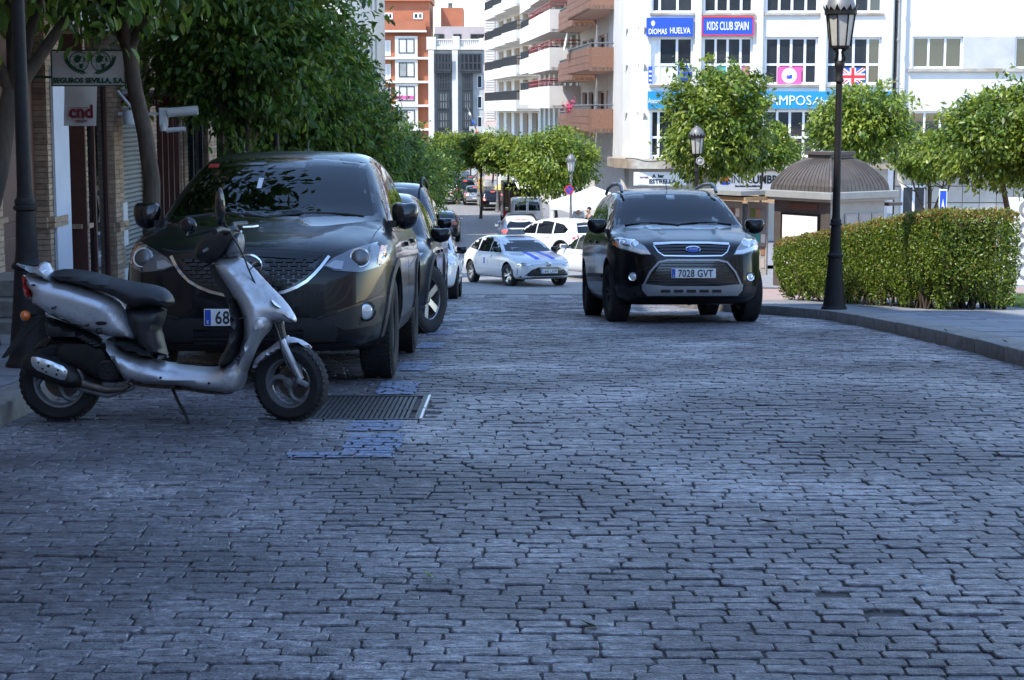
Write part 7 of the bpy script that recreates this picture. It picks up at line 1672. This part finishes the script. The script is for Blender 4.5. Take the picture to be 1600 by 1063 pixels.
t, bv = simple_car(sp(XVS, paint='paint_white', alloy='alloy'), 'white_crossover', 'white crossover with black wheel arches crossing behind the taxi', 1.51, 69.5, -46, 'car', hi=1, txt='2871 KVD')
c = gnd(905, 430); simple_car(sp(HATCH, paint='paint_white', rb=0), 'white_hatchback', 'white hatchback half hidden by the left side of the black moving SUV', 2.72, 55.6, -20, 'car', hi=1, txt='5093 JCB', lit=True)
simple_car(sp(SEDAN, paint='paint_dgrey'), 'dark_sedan', 'dark grey sedan driving away beyond the parked cars on the left', -3.35, 85.5, -1, 'car', hi=1, kind='sedan', txt='9214 LBN')
TG = 'traffic waiting further down the street'
FZ = 'far cars'
simple_car(sp(HATCH, paint='paint_black'), 'black_hatchback', 'black hatchback with lit red lights, nearest of the far queue', -1.45, 128.7, -3, 'car', hi=1, group=TG, txt='6620 FPL', lit=True)
simple_car(sp(HATCH, paint='paint_silver'), 'silver_hatchback', 'silver hatchback with lit red lights left of the black hatchback', -2.87, 136.5, -3, 'car', hi=0, group=TG, lit=True)
simple_car(scale_spec(BASE, 4.5, 1.85, 1.7, 2.7, paint='paint_black'), 'black_suv', 'black SUV ahead of the silver hatchback in the far queue', -3.75, 143.5, -2, 'suv', hi=0, group=TG, lit=True)
simple_car(sp(HATCH, paint='paint_dgrey'), 'far_dark_car', 'dark car with red lights at the head of the far queue', -3.7, 158, -3, 'car', hi=0, group=TG, lit=True)
t, bv = simple_car(sp(SEDAN, paint='paint_white'), 'white_taxi', 'white taxi seen from behind with blue number plate, far down the left lane', -5.22, 138, -3, 'taxi', hi=1, kind='sedan', group=TG)
mb = MB(); mb.bb(-.12,.12,-.28,.28,1.44,1.56); mb.build('taxi_sign', 'sign_white', t)
simple_car(sp(HATCH, paint='paint_blue'), 'blue_car', 'blue car hidden behind the far white taxi', -5.35, 147, -3, 'car', hi=0, group=TG)
simple_car(sp(VAN, paint='paint_white'), 'white_van', 'white van with two rear windows at the far end of the left lane', -6.6, 161, -3, 'van', hi=0, kind='van', group=TG)
simple_car(sp(HATCH, paint='paint_dgrey'), 'far_parked_car', 'dark car parked under the far left trees', -8.2, 152, -3, 'car', hi=0)
simple_car(sp(VAN, paint='paint_white'), 'white_van', 'small white delivery van with dark lettering on its rear doors in front of the open black van', .72, 94.5, -2, 'van', hi=1, kind='van', rb=0) if 0 else None
t, bv = simple_car(sp(VAN, paint='paint_white', rb=0), 'white_van', 'small white delivery van with faint lettering on its back, before the open black van', .72, 95, -2, 'van', hi=1, kind='van')
text('REPARTOS', .2, 'metal_paint', t, (-2.3,0,1.02), R(-90), depth=.004, sx=1.0)
simple_car(sp(HATCH, paint='paint_black'), 'black_small_car', 'small black car between the white van and the white crossover', .35, 82.5, -2, 'car', hi=1, rearpaint=1)
simple_car(sp(HATCH, paint='paint_white', rb=0), 'white_small_car', 'small white car with dark glass and a lit tail lamp behind the white crossover', .28, 77.5, -3, 'car', hi=1, lit=True)
simple_car(sp(SEDAN, paint='paint_white', rb=0), 'white_pickup_cab', 'white car parked on the far right beyond the open van', -.05, 140, -3, 'car', hi=0, kind='hatch')
# open black van with its load space showing
ov = thing('open_van', 'black box van with its back open and a dark load space', 'van', (.47, 104, G(104)), R(3)); W2 = .98
mb = MB(); mb.bb(-W2,-W2+.08,0,3.2,.45,2.5); mb.bb(W2-.08,W2,0,3.2,.45,2.5); mb.bb(-W2+.08,W2-.08,0,3.2,2.42,2.5); mb.bb(-W2+.08,W2-.08,3.12,3.2,.45,2.42); mb.bb(-W2+.08,W2-.08,0,3.12,.45,.55); mb.build('box', 'paint_black', ov)
mb = MB(); mb.bb(-.8,.8,3.2,4.9,.4,1.9); mb.build('cab', 'paint_black', ov, bevel=.1)
mb = MB(); mb.bb(-.95,-.55,2.2,3.0,.56,2.1); mb.bb(-.4,.4,2.6,3.05,.56,1.7); mb.build('load', 'wood_slat', ov)
mb = MB(); mb.add([(-.3,0,2.5),(1.35,0,2.55),(1.4,-1.2,2.15),(-.2,-1.1,2.2)],[(0,1,2,3)]); mb.build('cloth_flap', 'canvas_white', ov)
for s in (1,-1):
    for y_ in (.8, 4.2): wheel(ov, s*.82, y_, .34, .22, .2, (5,True), 'alloy_dark', R(90), False)
mb = MB(); mb.bb(-W2,W2,-.03,.05,.40,.52); mb.build('bumper','black_plastic',ov); [MB().box((s*.9,-.02,.75),(.12,.06,.3)).build('taillight','lamp_red',ov) for s in (1,-1)]

# ================================================================== PEOPLE
mat('skin', (.42,.24,.17), .5); mat('hair', (.02,.015,.012), .6); mat('cloth_dark', (.03,.035,.05), .85, var=.2); mat('cloth_grey', (.16,.16,.17), .85, var=.2); mat('cloth_blue', (.10,.18,.34), .85, var=.2); mat('cloth_brown', (.13,.085,.06), .85, var=.2); mat('cloth_red', (.36,.04,.06), .85, var=.2); mat('cloth_pink', (.62,.22,.30), .85, var=.2); mat('cloth_white', (.68,.68,.66), .85, var=.1); mat('cloth_sky', (.30,.46,.62), .85, var=.1)
def skin_mesh(name, V, E, Rr, m, par, root=0, sub=1):
    me = bpy.data.meshes.new(name); me.from_pydata(V, E, []); o = bpy.data.objects.new(name, me); COL.objects.link(o)
    s = o.modifiers.new('s', 'SKIN'); s.use_smooth_shade = True
    for i, l in enumerate(me.skin_vertices[0].data): l.radius = Rr[i] if isinstance(Rr[i], tuple) else (Rr[i], Rr[i]); l.use_root = (i == root)
    u = o.modifiers.new('u', 'SUBSURF'); u.levels = u.render_levels = sub
    m2 = bpy.data.meshes.new_from_object(o.evaluated_get(bpy.context.evaluated_depsgraph_get())); bpy.data.objects.remove(o); m2.name = name
    return link(name, m2, m, par, smooth=180)
def person(label, x, y, rz, top, legs, pose='stand', hair='hair', h=1.72, z=None, longhair=False, group='people near the market tent'):
    t = thing('person', label, 'person', (x, y, (G(y)+.01) if z is None else z), rz, group=group); k = h/1.72
    P = lambda *q: tuple(c*k for c in q)
    hip = .93 if pose != 'sit' else .47; dy = 0
    if pose == 'sit': fl, fr = [(.10,-.38,.47),(.11,-.42,.07)], [(-.10,-.38,.47),(-.11,-.40,.07)]
    elif pose == 'walk': fl, fr = [(.09,-.16,.50),(.09,-.18,.08)], [(-.09,.04,.50),(-.09,.30,.12)]
    else: fl, fr = [(.10,-.02,.50),(.11,.02,.08)], [(-.10,-.02,.50),(-.11,.02,.08)]
    sh = hip+.50
    V = [P(0,0,hip),P(0,-.01,hip+.2),P(0,0,sh-.06),P(0,-.01,sh+.05),P(0,-.03,sh+.12),P(0,-.05,sh+.22),P(0,-.035,sh+.31)]
    Rr = [(.15,.11),(.14,.10),(.17,.10),.055,.055,(.075,.095),(.065,.08)]; E = [(0,1),(1,2),(2,3),(3,4),(4,5),(5,6)]
    for s, lg in ((1,fl),(-1,fr)):
        n_ = len(V); V += [P(s*.09,-.0,hip-.06), P(*lg[0]), P(*lg[1]), P(lg[1][0],lg[1][1]-.14,max(.035,lg[1][2]-.045))]; Rr += [.085,.06,.042,.038]; E += [(0,n_),(n_,n_+1),(n_+1,n_+2),(n_+2,n_+3)]
        ax_ = .10 if pose != 'walk' else -s*.14; n_ = len(V); V += [P(s*.19,0,sh), P(s*.235,.03,sh-.28), P(s*.22,-.08-ax_,sh-.52), P(s*.21,-.10-ax_,sh-.62)]; Rr += [.055,.043,.032,.034]; E += [(2,n_),(n_,n_+1),(n_+1,n_+2),(n_+2,n_+3)]
    skin_mesh('body', V, E, [(a*k,a*k) if not isinstance(a, tuple) else (a[0]*k,a[1]*k) for a in Rr], 'skin', t)
    gr_ = lambda a, e=.016: ((a+e)*k,(a+e)*k) if not isinstance(a, tuple) else ((a[0]+e)*k,(a[1]+e)*k)
    idx = [0,1,2,11,12,13,14]; ji = [0,1,2]+[11,12,13]+[19,20,21]
    mp = {a: i for i, a in enumerate(ji)}
    skin_mesh('jacket', [V[a] for a in ji], [(0,1),(1,2),(2,3),(3,4),(4,5),(2,6),(6,7),(7,8)], [gr_(Rr[a]) for a in ji], top, t)
    li = [0,7,8,9,15,16,17]; skin_mesh('trousers', [V[a] for a in li], [(0,1),(1,2),(2,3),(0,4),(4,5),(5,6)], [gr_(Rr[a],.02) for a in li], legs, t)
    for s, q in ((1,10),(-1,18)): mb = MB(); a = Vector(V[q]); b = Vector(V[q-1]); mb.tube([b-Vector((0,-.06*k,.0)), b.lerp(a,.5), a], [.05*k,.055*k,.045*k], 8); mb.build('shoe', 'gloss_black', t, smooth=60)
    mb = MB(); c = Vector(V[6])
    vs = [(c.x+.088*k*math.cos(a)*math.cos(b), c.y+.015*k+.098*k*math.sin(a)*math.cos(b), c.z-.03*k+.10*k*math.sin(b)) for b in np.linspace(-.3 if not longhair else -1.2,1.55,6) for a in np.linspace(-.5,math.pi+.5,14)]
    mb.add(vs, [(i*14+j,i*14+j+1,(i+1)*14+j+1,(i+1)*14+j) for i in range(5) for j in range(13)]); mb.build('hair', hair, t, smooth=180)
    f = V[5]; mb = MB(); mb.lathe([(.018*k,-.02*k),(.012*k,.012*k),(.0,.016*k)], (f[0],f[1]-.09*k,f[2]-.01*k), 8, Matrix.Rotation(R(65),3,'X')); [mb.lathe([(.012*k,0),(0,.006*k)], (f[0]+s*.032*k,f[1]-.082*k,f[2]+.025*k), 8, Matrix.Rotation(R(90),3,'X')) for s in (1,-1)]; mb.build('face', 'skin', t, smooth=180)
    return t
def pp(px, Y, *a, **k): return person(a[0], at(px,340,Y).x, Y, *a[1:], **k)
pp(921, 73.2, 'man in a dark suit standing in front of the white tent', R(-60), 'cloth_dark', 'cloth_dark', z=G(73.2)+.12)
pp(938, 76.5, 'person in a dark red coat standing behind the man in the suit', R(20), 'cloth_red', 'cloth_dark', longhair=True, z=G(76.5)+.12)
pp(943, 73.4, 'person in a brown jacket with dark hair near the right tent leg', R(-30), 'cloth_brown', 'cloth_grey', longhair=True, z=G(73.4)+.12, h=1.62)
pp(952, 74.6, 'person in a pink top beside the brown jacket', R(40), 'cloth_pink', 'cloth_grey', z=G(74.6)+.12, h=1.66)
pp(960, 73.4, 'person in a dark brown coat closest to the black SUV mirror', R(70), 'cloth_brown', 'cloth_dark', z=G(73.4)+.12, h=1.6)
pp(893, 74.2, 'person with dark hair seated under the left side of the tent', R(100), 'cloth_brown', 'cloth_dark', pose='sit', z=G(74.2)+.12)
pp(907, 74, 'person in a grey jacket seated left of the man in the suit', R(-80), 'cloth_grey', 'cloth_dark', pose='sit', z=G(74)+.12)
pp(904, 78.5, 'person in blue jeans walking behind the tent', R(180), 'cloth_white', 'cloth_blue', pose='walk', z=G(78.5)+.12)
for px_, Y_ in ((893,74.2),(907,74)):
    c = thing('stool', 'dark stool under the person %s' % ('on the left of the tent' if px_ < 900 else 'in the grey jacket'), 'stool', (at(px_,340,Y_).x, Y_, G(Y_)+.12), group='stools under the tent'); mb = MB(); mb.bb(-.2,.2,-.2,.2,.36,.40); mb.build('seat','gloss_black',c)
    for sx_ in (-1,1):
        for sy_ in (-1,1): mb = MB(); mb.bb(sx_*.17-.015,sx_*.17+.015,sy_*.17-.015,sy_*.17+.015,0,.36); mb.build('leg','gloss_black',c)
FG = 'people far down the street'
pp(803, 112, 'person in a light blue shirt standing under the far right trees', R(10), 'cloth_sky', 'cloth_dark', group=FG)
pp(814, 110, 'person in dark clothes next to the light blue shirt', R(-30), 'cloth_dark', 'cloth_blue', group=FG)
pp(743, 150, 'person in a white top crossing at the street end', R(60), 'cloth_white', 'cloth_grey', group=FG, pose='walk')
pp(703, 165, 'person in dark clothes left of the far queue', R(-20), 'cloth_dark', 'cloth_dark', group=FG)
pp(712, 170, 'person in grey standing farthest away at the street end', R(-70), 'cloth_grey', 'cloth_blue', group=FG)
b_ = dup(sc, 'dark scooter ridden away down the left lane before the far white taxi', (at(679,325,126).x, 126, G(126)+.03), R(92))
p_ = pp(679, 126.2, 'rider in black sitting on the far scooter with back turned', R(180), 'cloth_dark', 'cloth_dark', pose='sit', group=FG, z=G(126)+.32)

dr = person('driver in a grey top behind the windscreen of the moving black SUV', 0, 0, 0, 'cloth_grey', 'cloth_dark', pose='sit', z=0, group='')

dr.matrix_world = ks.matrix_world@Matrix.Translation((-.28,.38,.17))@Matrix.Rotation(R(90),4,'Z')
